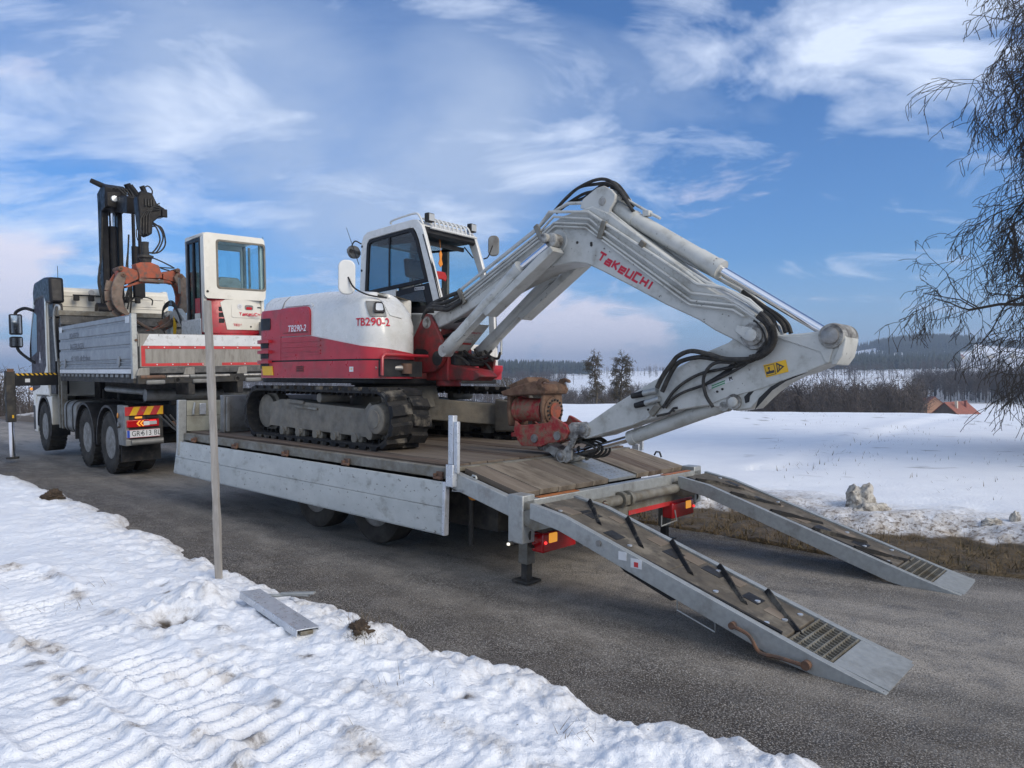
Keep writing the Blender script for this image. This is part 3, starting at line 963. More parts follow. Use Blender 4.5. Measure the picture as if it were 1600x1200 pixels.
# ---- road
def road_material():
    m = bpy.data.materials.new('asphalt')
    m.use_nodes = True
    nt = m.node_tree
    N, L = nt.nodes, nt.links.new
    p = N['Principled BSDF']
    geo = N.new('ShaderNodeNewGeometry')

    def noise(s, d=6, r=0.6, dist=0):
        n = N.new('ShaderNodeTexNoise')
        n.inputs['Scale'].default_value = s
        n.inputs['Detail'].default_value = d
        n.inputs['Roughness'].default_value = r
        n.inputs['Distortion'].default_value = dist
        L(geo.outputs['Position'], n.inputs[0])
        return n.outputs[0]

    def mr(v, a, b, c=0.0, d=1.0):
        n = N.new('ShaderNodeMapRange')
        L(v, n.inputs[0])
        for i, x in enumerate((a, b, c, d)):
            n.inputs[i + 1].default_value = x
        return n.outputs[0]

    def mth(op, a, b, cl=True):
        n = N.new('ShaderNodeMath')
        n.operation = op
        n.use_clamp = cl
        for i, v in enumerate((a, b)):
            if isinstance(v, (int, float)):
                n.inputs[i].default_value = v
            else:
                L(v, n.inputs[i])
        return n.outputs[0]

    def mix(f, a, b):
        x = N.new('ShaderNodeMix')
        x.data_type = 'RGBA'
        L(f, x.inputs[0])
        for s, v in ((x.inputs[6], a), (x.inputs[7], b)):
            if isinstance(v, tuple):
                s.default_value = (*v, 1)
            else:
                L(v, s)
        return x.outputs[2]
    at = N.new('ShaderNodeAttribute')
    at.attribute_name = 'across'
    u = mth('ADD', at.outputs['Fac'], mth('MULTIPLY', mth('SUBTRACT', noise(2.2, 5, .6), .5, False), .14, False), False)
    r = N.new('ShaderNodeValToRGB')
    L(u, r.inputs[0])
    el = r.color_ramp.elements
    stops = [(0.0, (0.026, 0.018, 0.012)), (0.08, (0.040, 0.030, 0.022)), (0.15, (0.090, 0.076, 0.060)), (0.21, (0.20, 0.178, 0.148)), (0.27, (0.085, 0.076, 0.064)),
             (0.33, (0.30, 0.268, 0.225)), (0.45, (0.32, 0.288, 0.245)), (0.60, (0.29, 0.264, 0.228)), (0.72, (0.15, 0.137, 0.12)), (0.84, (0.26, 0.236, 0.205)), (0.95, (0.045, 0.040, 0.034)), (1.0, (0.060, 0.05, 0.034))]
    while len(el) < len(stops):
        el.new(.5)
    for k, (q, c) in enumerate(stops):
        el[k].position = q
        el[k].color = (*c, 1)
    col = r.outputs[0]
    col = mix(mr(noise(5.5, 8, .65, .6), .46, .66, 0, .5), col, (0.060, 0.052, 0.043))
    col = mix(mr(noise(1.7, 5, .6), .50, .72, 0, .4), col, (0.30, 0.27, 0.23))
    al = N.new('ShaderNodeAttribute')
    al.attribute_name = 'along'
    cb = N.new('ShaderNodeCombineXYZ')
    L(mth('MULTIPLY', at.outputs['Fac'], 9.0, False), cb.inputs[0])
    L(mth('MULTIPLY', al.outputs['Fac'], .55, False), cb.inputs[1])
    sn = N.new('ShaderNodeTexNoise')
    sn.inputs['Scale'].default_value = 1.6
    sn.inputs['Detail'].default_value = 8
    sn.inputs['Roughness'].default_value = .62
    L(cb.outputs[0], sn.inputs[0])
    col = mix(mr(sn.outputs[0], .50, .64, 0, .62), col, (0.062, 0.054, 0.045))
    col = mix(mr(sn.outputs[0], .46, .34, 0, .35), col, (0.36, 0.33, 0.285))
    vo = N.new('ShaderNodeTexVoronoi')
    vo.inputs['Scale'].default_value = 105
    L(geo.outputs['Position'], vo.inputs[0])
    stone = mr(vo.outputs['Distance'], .26, .38, 1.0, 0.0)
    pick = mr(vo.outputs['Color'], .30, .62)
    sm = mth('MULTIPLY', stone, pick)
    sm2 = mth('MULTIPLY', sm, mr(noise(3.1, 5, .6), .35, .62, .25, 1.0))
    col = mix(sm2, col, (0.44, 0.42, 0.385))
    gn = noise(150, 3, .7)
    col = mix(mr(gn, .50, .60, 0, .75), col, (0.022, 0.019, 0.016))
    gn2 = noise(115, 3, .7)
    col = mix(mth('MULTIPLY', mr(gn2, .53, .62, 0, .8), mr(noise(2.3, 5, .6), .3, .6, .45, 1.0)), col, (0.47, 0.44, 0.40))
    dk = mth('MULTIPLY', stone, mr(vo.outputs['Color'], .36, .30))
    col = mix(mth('MULTIPLY', dk, .6), col, (0.018, 0.017, 0.016))
    L(col, p.inputs['Base Color'])
    L(mr(noise(5.5, 8, .65, .6), .42, .66, .88, .55), p.inputs['Roughness'])
    b = N.new('ShaderNodeBump')
    b.inputs['Strength'].default_value = 1.0
    b.inputs['Distance'].default_value = .006
    L(mth('ADD', mth('MULTIPLY', stone, .8, False), noise(60, 5, .7), False), b.inputs['Height'])
    L(b.outputs[0], p.inputs['Normal'])
    M['asphalt'] = m


road_material()
_t = np.linspace(0, 1, 420) ** 1.6


def resample(poly, ts):
    L = np.concatenate([[0], np.cumsum(np.hypot(*np.diff(poly, axis=0).T))])
    return np.stack([np.interp(ts * L[-1], L, poly[:, 0]), np.interp(ts * L[-1], L, poly[:, 1])], 1)


# cross sections: near edge point and the nearest far-edge point in the same order
NE = resample(NEAR_EDGE, _t)
keys_n = np.array([0, .06, .10, .13, .16, .19, .23, .30, .42, .60, 1.0])
FE_s = []
fe_dense = resample(FAR_EDGE, np.linspace(0, 1, 1500))
last = 0
for i, q in enumerate(NE):
    tn = NE[min(i + 1, len(NE) - 1)] - NE[max(i - 1, 0)]
    nr_ = unit(np.array((tn[1], -tn[0])))
    dv = fe_dense[last:] - q
    along = dv @ unit(tn)
    j = last + int(np.argmin(np.abs(along) + .05 * np.hypot(*dv.T)))
    last = max(last, j)
    FE_s.append(fe_dense[last])
FE_s = np.array(FE_s)
us = np.linspace(-.16, 1.10, 90)
P = NE[:, None, :] * (1 - us)[None, :, None] + FE_s[:, None, :] * us[None, :, None]
zz = fbm(P[..., 0] / .5, P[..., 1] / .5, 3, 70) * .010 + fbm(P[..., 0] / 2, P[..., 1] / 2, 2, 71) * .012 - .002 - np.clip(us - 1, 0, 1)[None, :] * .2
o = np_mesh('road', np.concatenate([P, zz[..., None]], -1).reshape(-1, 3), sheet_faces(*zz.shape), 'asphalt', attrs=dict(across=np.tile(us, len(NE)), along=np.repeat(np.concatenate([[0], np.cumsum(np.hypot(*np.diff(NE, axis=0).T))]), len(us))))
tag(o, kind='structure')


# ---- scattered small geometry
def slivers(n, px, py, pz, h, w, lean, seed=0):
    """n upright thin triangles"""
    q = np.random.RandomState(seed)
    an = q.rand(n) * 2 * math.pi
    la = q.rand(n) * 2 * math.pi
    ln = q.rand(n) * lean
    hh = h * (.5 + q.rand(n))
    dx, dy = np.cos(an) * w, np.sin(an) * w
    V = np.zeros((n, 3, 3))
    V[:, 0] = np.stack([px - dx, py - dy, pz], 1)
    V[:, 1] = np.stack([px + dx, py + dy, pz], 1)
    V[:, 2] = np.stack([px + np.cos(la) * ln * hh, py + np.sin(la) * ln * hh, pz + hh * np.clip(1 - ln * .4, .2, 1)], 1)
    return V.reshape(-1, 3), np.arange(3 * n).reshape(-1, 3)


def chips(n, px, py, pz, s, seed=0):
    q = np.random.RandomState(seed)
    base = np.array([(1, 0, -.3), (-.5, .86, -.3), (-.5, -.86, -.3), (.1, .05, .6)])
    an = q.rand(n) * 6.28
    c, sn = np.cos(an), np.sin(an)
    sc = s * (.4 + q.rand(n) ** 2 * 1.3)
    V = np.zeros((n, 4, 3))
    for k, b in enumerate(base):
        V[:, k, 0] = px + sc * (c * b[0] - sn * b[1])
        V[:, k, 1] = py + sc * (sn * b[0] + c * b[1]) * (.6 + .4 * q.rand())
        V[:, k, 2] = pz + sc * b[2] * .8
    F = np.array([(0, 2, 1), (0, 1, 3), (1, 2, 3), (2, 0, 3)])
    return V.reshape(-1, 3), (np.arange(n)[:, None, None] * 4 + F[None]).reshape(-1, 3)


# dead grass strip on the far side
n = 34000
q = np.random.RandomState(5)
tt = q.rand(n)
base = resample(FAR_EDGE[:8], tt)
off = q.rand(n) * 1.25 - .10
dirv = np.array((.45, .89))
gx, gy = base[:, 0] + dirv[0] * off, base[:, 1] + dirv[1] * off
ee = -sdist(gx, gy, FAR_EDGE)
jg = 1.05 + fbm(gx / .8, gy / .8, 4, 3) * .9 + fbm(gx / .18, gy / .18, 3, 4) * .22 + np.clip(-(gx - 2.0) * .12, -.15, .4)
k = (ee > -.06) & (ee < jg + .06) & (fbm(gx / .1, gy / .1, 2, 91) > -.2)
gx, gy = gx[k], gy[k]
V, F = slivers(len(gx), gx, gy, np.full(len(gx), .012), .07, .0055, 1.9, 4)
tag(np_mesh('dead_grass', V, F, 'grass_dead', smooth=False), 'flattened brown winter grass along the far edge of the road', 'grass', kind='stuff')
# loose grit on the road
n = 16000
base = resample(NEAR_EDGE[1:12], q.rand(n))
off = np.abs(q.randn(n)) * .38 + .02
gx, gy = base[:, 0] + off * .6, base[:, 1] + off * .8
V, F = chips(n, gx, gy, np.full(n, .006), .0042, 8)
tag(np_mesh('loose_grit', V, F, 'gravel', smooth=False), 'loose pale grit strewn on the near side of the asphalt', 'grit', kind='stuff')
# stalks poking through the field snow
n = 3200
rr_, aa_ = 9 + 24 * q.rand(n) ** .8, np.radians(20 + 20 * q.rand(n))
cl = fbm(rr_ * np.sin(aa_) / 1.3, rr_ * np.cos(aa_) / 1.3, 3, 95) > .03
gx, gy = (rr_ * np.sin(aa_))[cl], (rr_ * np.cos(aa_))[cl]
V, F = slivers(len(gx), gx, gy, ground_z(gx, gy) + .12, .10, .008, 1.2, 6)
tag(np_mesh('field_stalks', V, F, 'grass_dead', smooth=False), 'sparse dry stalks poking out of the snow field', 'grass', kind='stuff')
n = 260
sp = np.array([(-2.803,4.488),(-2.886,4.982),(-0.603,3.268),(-0.348,3.368),(-3.420,4.849),(-0.765,2.779),(0.239,2.809),(-1.979,5.195),(-1.358,4.263),(-0.853,3.881),(-0.871,4.137),(-0.776,4.028),(-0.712,3.975),(-5.585,8.779)])
ci = q.randint(0, len(sp), n)
ci = np.where(q.rand(n) < .5, q.choice([9, 10, 11, 12, 13], n), ci)
gx, gy = sp[ci, 0] + q.randn(n) * .06, sp[ci, 1] + q.randn(n) * .06
V, F = slivers(n, gx, gy, np.full(n, .10), .07, .0016, 1.5, 9)
tag(np_mesh('verge_stalks', V, F, 'grass_dead', smooth=False), 'thin dead stalks sticking out of the near snow verge', 'grass', kind='stuff')


# ---- trees
def seg_tubes(segs, sides=3):
    """segs: list of (p0, p1, r0, r1) -> one vertex/face array"""
    A = np.array([s[0] for s in segs], float)
    B = np.array([s[1] for s in segs], float)
    ra = np.array([s[2] for s in segs])
    rb = np.array([s[3] for s in segs])
    D = B - A
    D /= np.maximum(np.linalg.norm(D, axis=1), 1e-9)[:, None]
    ref = np.where(np.abs(D[:, 2:3]) < .9, np.array([[0, 0, 1.0]]), np.array([[1.0, 0, 0]]))
    U = np.cross(D, ref)
    U /= np.maximum(np.linalg.norm(U, axis=1), 1e-9)[:, None]
    W = np.cross(D, U)
    n = len(segs)
    V = np.zeros((n, 2 * sides, 3))
    for k in range(sides):
        an = 2 * math.pi * k / sides
        dirn = U * math.cos(an) + W * math.sin(an)
        V[:, k] = A + dirn * ra[:, None]
        V[:, sides + k] = B + dirn * rb[:, None]
    F = []
    for k in range(sides):
        k2 = (k + 1) % sides
        F.append((k, k2, sides + k2, sides + k))
    F = (np.arange(n)[:, None, None] * 2 * sides + np.array(F)[None]).reshape(-1, 4)
    return V.reshape(-1, 3), F


def grow(rng, p, d, L, r, lev, maxlev, out, nch, spread, droop, wig, taper=.62, lratio=.72, sub=3):
    q, dd, rr = np.array(p, float), unit(np.array(d, float)), r
    pts = [q.copy()]
    for i in range(sub):
        dd = unit(dd + rng.randn(3) * wig + np.array((0, 0, -droop * lev)))
        q2 = q + dd * L / sub
        r2 = rr * (1 - (1 - taper) / sub)
        out.append((q, q2, rr, r2, lev))
        q, rr = q2, r2
        pts.append(q.copy())
    if lev >= maxlev:
        return
    n = nch[min(lev, len(nch) - 1)]
    for i in range(n):
        t = rng.rand() ** .7 if lev else .35 + .65 * rng.rand()
        k = min(int(t * sub), sub - 1)
        b = pts[k] + (pts[k + 1] - pts[k]) * (t * sub - k)
        if i == 0:
            b = pts[-1]
        side = unit(np.cross(dd, rng.randn(3)))
        nd = unit(dd * (1 - spread * (.5 + .5 * rng.rand())) + side * spread)
        grow(rng, b, nd, L * lratio * (.7 + .5 * rng.rand()), max(rr * (.75 if i == 0 else .55), .0022), lev + 1, maxlev, out, nch, spread, droop, wig, taper, lratio, sub)


def tree(name, label, cat, x, y, zb, trunk_l, trunk_r, maxlev, nch, spread, droop, wig, seed, lean=(0, 0, 1), lratio=.72, rmin=.004, m='twig', group=None, sub=3, scale=1.0):
    rng = np.random.RandomState(seed)
    out = []
    grow(rng, (0, 0, -.3), lean, trunk_l, trunk_r, 0, maxlev, out, nch, spread, droop, wig, lratio=lratio, sub=sub)
    t = thing(name, label, cat, Matrix.Translation((x, y, zb)), group)
    big = [s[:4] for s in out if s[4] <= 1]
    small = [(s[0], s[1], max(s[2], rmin), max(s[3], rmin)) for s in out if s[4] > 1]
    V, F = seg_tubes(big, 7)
    a = np_mesh('trunk', V, F, 'bark')
    a.parent = t
    V, F = seg_tubes(small, 3)
    b = np_mesh('crown', V, F, m, smooth=False)
    b.parent = t
    return t


def px_world(px, r):
    """ground point at distance r along the direction that shows at column px of the photo"""
    a = math.atan((px - 800) / FPX)
    return r * math.sin(a), r * math.cos(a)


bx, by = px_world(1885, 15.5)
rng = np.random.RandomState(4)
segs, p_ = [], np.array((0, 0, -.3))
trunk_pts = [p_]
for i in range(12):
    q_ = p_ + np.array((rng.randn() * .10, rng.randn() * .10, .92))
    segs.append((p_, q_, .27 * (1 - i * .07), .27 * (1 - (i + 1) * .07), 0))
    p_ = q_
    trunk_pts.append(p_)
for i in range(33):
    t = 2.3 + 9.0 * (i + rng.rand()) / 33
    k = min(int(t), 11)
    b0 = trunk_pts[k] + (trunk_pts[k + 1] - trunk_pts[k]) * (t - k)
    an = i * 2.4 + rng.randn() * .3
    grow(rng, b0, (math.cos(an), math.sin(an), .30 + .3 * rng.rand()), 1.55 + .3 * rng.rand(), .075, 1, 6, segs, [0, 5, 4, 4, 4, 3], .60, .05, .20, lratio=.69)
tr_ = thing('bare_tree', 'large bare tree with drooping twiggy branches beside the snow field at far right', 'tree', Matrix.Translation((bx, by, -.1)))
V, F = seg_tubes([s_[:4] for s_ in segs if s_[4] <= 1], 7)
np_mesh('trunk', V, F, 'bark').parent = tr_
V, F = seg_tubes([(s_[0], s_[1], max(s_[2], .0056), max(s_[3], .0056)) for s_ in segs if s_[4] > 1], 3)
np_mesh('crown', V, F, 'twig', smooth=False).parent = tr_
for lb, px, r, seed, nl, hh_ in (('left-hand of two bare fruit trees on the snow crest behind the excavator arm', 929, 62, 12, 20, 5.6),
                                 ('fuller right-hand of two bare fruit trees on the snow crest behind the excavator arm', 966, 63, 21, 30, 5.5)):
    x, y = px_world(px, r)
    rng = np.random.RandomState(seed)
    segs, p_, tp_ = [], np.array((0, 0, -.2)), [np.array((0, 0, -.2))]
    for i in range(8):
        q_ = p_ + np.array((rng.randn() * .10, rng.randn() * .10, hh_ / 8))
        segs.append((p_, q_, .15 * (1 - i * .10), .15 * (1 - (i + 1) * .10), 0))
        p_ = q_
        tp_.append(p_)
    for i in range(nl):
        t = 8 * (.30 + .68 * (i + rng.rand()) / nl)
        k = min(int(t), 7)
        an = i * 2.4 + rng.randn() * .3
        grow(rng, tp_[k] + (tp_[k + 1] - tp_[k]) * (t - k), (math.cos(an), math.sin(an), .75), .50 + .12 * rng.rand(), .05, 1, 4, segs, [0, 5, 5, 4], .5, .05, .22, lratio=.72)
    t_ = thing('fruit_tree', lb, 'tree', Matrix.Translation((x, y, float(ground_z(x, y)))), 'pair of bare fruit trees')
    V, F = seg_tubes([s_[:4] for s_ in segs if s_[4] <= 1], 5)
    np_mesh('trunk', V, F, 'bark').parent = t_
    V, F = seg_tubes([(s_[0], s_[1], max(s_[2], .011), max(s_[3], .011)) for s_ in segs if s_[4] > 1], 3)
    np_mesh('crown', V, F, 'twig_light', smooth=False).parent = t_
x, y = px_world(806, 60)
tree('dead_tree', 'small gnarled bare tree behind the tracks at the foot of the blue hill', 'tree', x, y, float(ground_z(x, y)), 3.6, .13, 4, [8, 4, 3, 3], .6, .04, .24, 33, lratio=.46, rmin=.010, m='twig_light', sub=4)


# ---- woods: prototypes stamped into one mesh per wood
def proto_bare(seed, nb=26, nt=110):
    q = np.random.RandomState(seed)
    V, F = [], []

    def tri(a, b, c):
        k = len(V)
        V.extend([a, b, c])
        F.append((k, k + 1, k + 2))
    for an in (0, 2.1, 4.2):
        w = np.array((math.cos(an), math.sin(an), 0)) * .014
        tri(-w + (0, 0, -.05), w + (0, 0, -.05), np.array((0, 0, .8)) + q.randn(3) * .01)
    tips = []
    for i in range(nb):
        z0 = .25 + .5 * q.rand()
        an = q.rand() * 6.28
        ln = .16 + .26 * q.rand()
        el = .5 + .8 * q.rand()
        tip = np.array((math.cos(an) * ln * math.cos(el), math.sin(an) * ln * math.cos(el), z0 + ln * math.sin(el)))
        b = np.array((0, 0, z0))
        s = np.array((-math.sin(an), math.cos(an), .3)) * .006
        tri(b - s, b + s, tip)
        tips.append((b, tip))
    for i in range(nt):
        b, t = tips[q.randint(nb)]
        c = b + (t - b) * (.35 + .65 * q.rand())
        dv = unit(q.randn(3) + np.array((0, 0, .5))) * (.05 + .09 * q.rand())
        s = unit(np.cross(dv, q.randn(3))) * .0042
        tri(c - s, c + s, c + dv)
    return np.array(V), np.array(F)


def proto_conifer(seed):
    q = np.random.RandomState(seed)
    V, F = [], []
    for z0, z1, r in ((.08, .5, .17), (.3, .75, .13), (.55, 1.0, .09)):
        k = len(V)
        for j in range(6):
            rr = r * (.75 + .5 * q.rand())
            V.append((rr * math.cos(j * 1.047), rr * math.sin(j * 1.047), z0 + .05 * q.rand()))
        V.append((0, 0, z1))
        F += [(k + j, k + (j + 1) % 6, k + 6) for j in range(6)]
    return np.array(V), np.array(F)


def stamp(protos, X, Y, Zg, H, seed):
    q = np.random.RandomState(seed)
    Vs, Fs, k = [], [], 0
    which = q.randint(0, len(protos), len(X))
    for w, (pv, pf) in enumerate(protos):
        idx = np.where(which == w)[0]
        if not len(idx):
            continue
        an = q.rand(len(idx)) * 6.28
        c, s = np.cos(an)[:, None], np.sin(an)[:, None]
        h = H[idx][:, None]
        wd = h * (.8 + .5 * q.rand(len(idx))[:, None])
        V = np.stack([X[idx][:, None] + wd * (pv[:, 0] * c - pv[:, 1] * s), Y[idx][:, None] + wd * (pv[:, 0] * s + pv[:, 1] * c), Zg[idx][:, None] + h * pv[:, 2]], -1)
        Vs.append(V.reshape(-1, 3))
        Fs.append((np.arange(len(idx))[:, None, None] * len(pv) + pf[None]).reshape(-1, 3) + k)
        k += len(idx) * len(pv)
    return np.concatenate(Vs), np.concatenate(Fs)


PB = [proto_bare(s, 34, 190) for s in range(5)]
PBF = [proto_bare(40 + s, 18, 60) for s in range(4)]
PC = [proto_conifer(s) for s in range(4)]


def wood(name, label, px0, px1, r0, r1, n, h0, h1, protos, m, seed, mask=None):
    q = np.random.RandomState(seed)
    px = px0 + (px1 - px0) * q.rand(n)
    r = r0 + (r1 - r0) * q.rand(n)
    a = np.arctan((px - 800) / FPX)
    x, y = r * np.sin(a), r * np.cos(a)
    if mask is not None:
        kk = mask(x, y, px, r)
        x, y = x[kk], y[kk]
    z = ground_z(x, y)
    V, F = stamp(protos, x, y, z - .2, h0 + (h1 - h0) * q.rand(len(x)), seed)
    o = np_mesh(name, V, F, m, smooth=False)
    return tag(o, label, 'wood', kind='stuff')


wood('bare_wood', 'brown leafless wood behind the crest of the snow field', 1175, 1440, 145, 330, 470, 6, 14.5, PB, 'far_twig', 1)
wood('bare_wood', 'leafless wood with dark trunks on the slope above the barn', 1428, 1720, 400, 560, 520, 11, 16, PB, 'far_twig', 2)
wood('bare_wood', 'grey leafless wood behind the pair of fruit trees', 868, 1180, 240, 420, 420, 9, 13, PB, 'far_twig', 3, lambda x, y, px, r: fbm(x / 60, y / 60, 2, 7) > -.12)
wood('hedgerow_trees', 'rows of bare trees between the white fields on the right', 1080, 1760, 620, 1350, 2300, 11, 17, PBF, 'far_twig', 4, lambda x, y, px, r: fbm(x / 230, y / 70, 3, 17) > .035)
wood('conifer_wood', 'dark conifer wood on the far right hill', 1330, 1800, 1700, 2600, 3800, 18, 26, PC, 'conifer', 5, lambda x, y, px, r: fbm(x / 480, y / 240, 3, 27) > -.03)
wood('conifer_wood', 'dark conifer knoll in front of the far right hills', 1355, 1530, 1700, 2300, 4200, 15, 25, PC, 'conifer', 12, lambda x, y, px, r: (np.minimum(px - 1372, 1512 - px) / 14 + fbm(x / 90, y / 90, 3, 88) * 5) > 0)
wood('conifer_wood', 'dark strips of conifers between the white fields on the right', 1100, 1500, 900, 1650, 2600, 12, 20, PC, 'conifer', 13, lambda x, y, px, r: fbm(x / 260, y / 80, 3, 67) > .06)
wood('conifer_wood', 'hazy woods along the far hill tops on the right', 1040, 1900, 2700, 4200, 4200, 16, 24, PC, 'conifer', 6, lambda x, y, px, r: fbm(x / 600, y / 300, 3, 29) > .0)
wood('conifer_wood', 'blue conifer hill behind the excavator', 200, 925, 950, 1700, 6500, 17, 25, PC, 'conifer', 7, lambda x, y, px, r: (px < 790) | (r > 1290) | (fbm(x / 120, y / 120, 2, 31) > .1))
wood('hedgerow_trees', 'scattered bare trees on the pale slopes in the middle distance', 830, 1200, 520, 1500, 700, 9, 15, PBF, 'far_twig', 8, lambda x, y, px, r: fbm(x / 150, y / 60, 3, 37) > .06)
wood('bare_wood', 'blue grey leafless woods on the slopes below the conifer hill', 300, 885, 330, 980, 3200, 9, 15, PBF, 'far_twig', 11)
wood('bare_wood', 'low bare scrub at the left where the road leaves the photo', -60, 60, 46, 75, 90, 2.0, 3.6, PB, 'far_twig', 9)

# ---- haze between here and the hills
hz = MB()
hz.box(-6600, 6600, -6600, 6600, -40, 230)
hm = bpy.data.materials.new('haze')
hm.use_nodes = True
_n = hm.node_tree.nodes
_n.clear()
_o = _n.new('ShaderNodeOutputMaterial')
_v = _n.new('ShaderNodeVolumePrincipled')
_v.inputs['Color'].default_value = (0.60, 0.75, 0.97, 1)
_v.inputs['Density'].default_value = 0.00030
_v.inputs['Anisotropy'].default_value = 0.2
hm.node_tree.links.new(_v.outputs[0], _o.inputs['Volume'])
hz_o = hz.obj('haze', hm, smooth=False)
tag(hz_o, 'thin blue winter haze lying over the valley', 'haze', kind='stuff')

# ================================================================== TRAILER (frame T: x towards the truck, y towards the verge)
trailer = thing('flatbed_trailer', 'low galvanized flatbed trailer with plank deck, hanging side board and two lowered loading ramps', 'trailer', F_T)


def B(fr=None):
    return MB(fr if fr is not None else F_T)


T = trailer
# chassis and cross members
b = B()
for y in (-.46, .46):
    b.box(-.62, 5.3, y - .05, y + .05, .40, .66)
for x in np.arange(.2, 5, .6):
    b.box(x - .03, x + .03, -1.17, 1.17, .62, .70)
b.box(-.2, 1.0, -.9, .9, .30, .58)
b.box(5.0, 5.25, -.9, .9, .38, .62)
b.obj('chassis', 'chassis', T, bev=.006)
b = B()
b.beam((5.2, .42, .50), (6.9, .05, .62), .10, .14)
b.beam((5.2, -.42, .50), (6.9, -.05, .62), .10, .14)
b.cyl((6.85, 0, .55), (6.85, 0, .70), .09)
b.obj('drawbar', 'chassis', T, bev=.006)
for k, dy in enumerate((.62, .70, .78)):
    p = smooth_path([(4.98, dy, .95 - .03 * k), (5.3, dy - .05, 1.05), (5.8, dy - .1, .55 + .1 * k), (6.5, dy - .1, .62 + .05 * k), (7.0, dy, .95)], 8)
    B().tube(p, .014, 6).obj('air_hose', 'hose', T)
# outer rails
rail = B().box(-.005, 4.93, 1.19, 1.255, .735, .822).obj('side_rail', 'galv_dirty', T, bev=.006)
B().box(-.005, 4.93, -1.255, -1.19, .735, .822).obj('side_rail', 'galv_dirty', T, bev=.006)
# hinges of the side board
for x in (4.58, 3.51, 2.42, 1.35, .08):
    h = B()
    h.box(x - .035, x + .035, 1.256, 1.276, .735, .79)
    h.cyl((x - .05, 1.285, .742), (x + .05, 1.285, .742), .014, n=10)
    h.box(x + .02, x + .045, 1.256, 1.30, .75, .775)
    h.obj('hinge', 'rusty', T, bev=.003)
# hanging side board, two extrusions, leaning out a little at the bottom
F_SB = F_T @ Matrix.Translation((0, 1.277, .722)) @ Matrix.Rotation(math.radians(1.2), 4, 'X')
bd = thing('x', None, None, F_T)
bpy.data.objects.remove(bd)
b = MB(F_SB)
b.prism([(-.0, -.003), (5.02, -.003), (5.06, -.2), (.0, -.2)], 1, -.0, .025)
up_ = b.obj('side_board', 'alu_board', T, bev=.003)
b = MB(F_SB)
b.prism([(.0, -.203), (5.06, -.203), (5.11, -.405), (.0, -.405)], 1, .0, .025)
b.box(.0, 5.1, .002, .022, -.414, -.407)
b.obj('side_board', 'alu_board', T, bev=.003)
MB(F_SB).box(-.034, -.002, -.012, .034, -.412, .0).obj('end_cap', 'galv_bright', T, bev=.003)
# left front corner post and headboard
B().box(4.94, 5.0, 1.22, 1.32, .55, 1.235).obj('corner_post', 'galv', T, bev=.006)
B().box(4.94, 5.0, -1.32, -1.22, .55, 1.235).obj('corner_post', 'galv', T, bev=.006)
for z0, z1 in ((.84, 1.03), (1.035, 1.225)):
    B().box(4.945, 4.975, -1.215, 1.215, z0, z1).obj('headboard_panel', 'alu_cream', T, bev=.004)
B().tube([(4.93, 1.12, 1.20), (4.925, 1.14, 1.10), (4.925, 1.14, 1.05)], .014, 6).obj('latch', 'galv', T)
B().box(4.925, 4.94, .98, 1.06, 1.05, 1.19).obj('latch_plate', 'galv_bright', T, bev=.004)
B().box(4.99, 5.01, -1.24, 1.24, .60, .84).obj('front_beam', 'galv_dirty', T, bev=.006)
# sockets with posts at the kink
def side_post(y, s):
    b = B()
    b.box(-.115, -.035, y - .02 * s, y + .05 * s, .69, .86)
    o1 = b.obj('post_socket', 'galv_bright', T, bev=.005)
    b = B()
    b.box(-.10, -.045, y - .012 * s, y + .035 * s, .861, 1.235)
    b.box(-.145, -.102, y + .0 * s, y + .03 * s, .80, 1.19)
    o2 = b.obj('side_post', 'galv_bright', T, bev=.004)
side_post(1.26, 1)
side_post(-1.26, -1)
B().tube([(-.09, 1.262, .70), (-.09, 1.29, .66), (-.2, 1.28, .665)], .005, 5).obj('pin', 'steel', T)
# deck planks, run lengthways; a butt joint part way
edges = np.linspace(-1.185, 1.185, 13)
q = np.random.RandomState(3)
first = {}
for i, (y0, y1) in enumerate(zip(edges[:-1], edges[1:])):
    for j, (x0, x1) in enumerate(((.03, 2.30), (2.312, 4.93))):
        dz = q.rand() * .007
        mt = 'wood' if q.rand() < .6 else 'wood_dark'
        key = (j, mt)
        if key not in first:
            bb = B()
            w = (y1 - y0) / 2 - .005
            xs = np.linspace(x0, x1, 9)
            vs, fs = [], []
            for a in xs:
                z = .838 + q.randn() * .0012
                vs += [(a, -w, .80), (a, -w, z - .003), (a, -w + .004, z), (a, w - .004, z + q.randn() * .0008), (a, w, z - .003), (a, w, .80)]
            for a in range(8):
                for c in range(6):
                    fs.append((a * 6 + c, a * 6 + (c + 1) % 6, (a + 1) * 6 + (c + 1) % 6, (a + 1) * 6 + c))
            fs += [tuple(range(5, -1, -1)), tuple(48 + c for c in range(6))]
            bb.add(vs, fs)
            o = bb.obj('plank', mt, T, loc=(0, 0, 0))
            first[key] = o
            o.location = (0, (y0 + y1) / 2, dz)
        else:
            copy_part(first[key], (0, (y0 + y1) / 2 - first[key].location[1], dz - first[key].location[2]))
# metal edging of the deck at the kink
b = B()
b.box(-.04, .024, -1.19, 1.19, .79, .826)
b.obj('kink_beam', 'galv_dirty', T, bev=.006)
# beaver tail: F_B slopes down to the rear
ang = math.atan2(.155, .70)
F_B = F_T @ Matrix.Translation((-.03, 0, .812)) @ Matrix.Rotation(-ang, 4, 'Y')
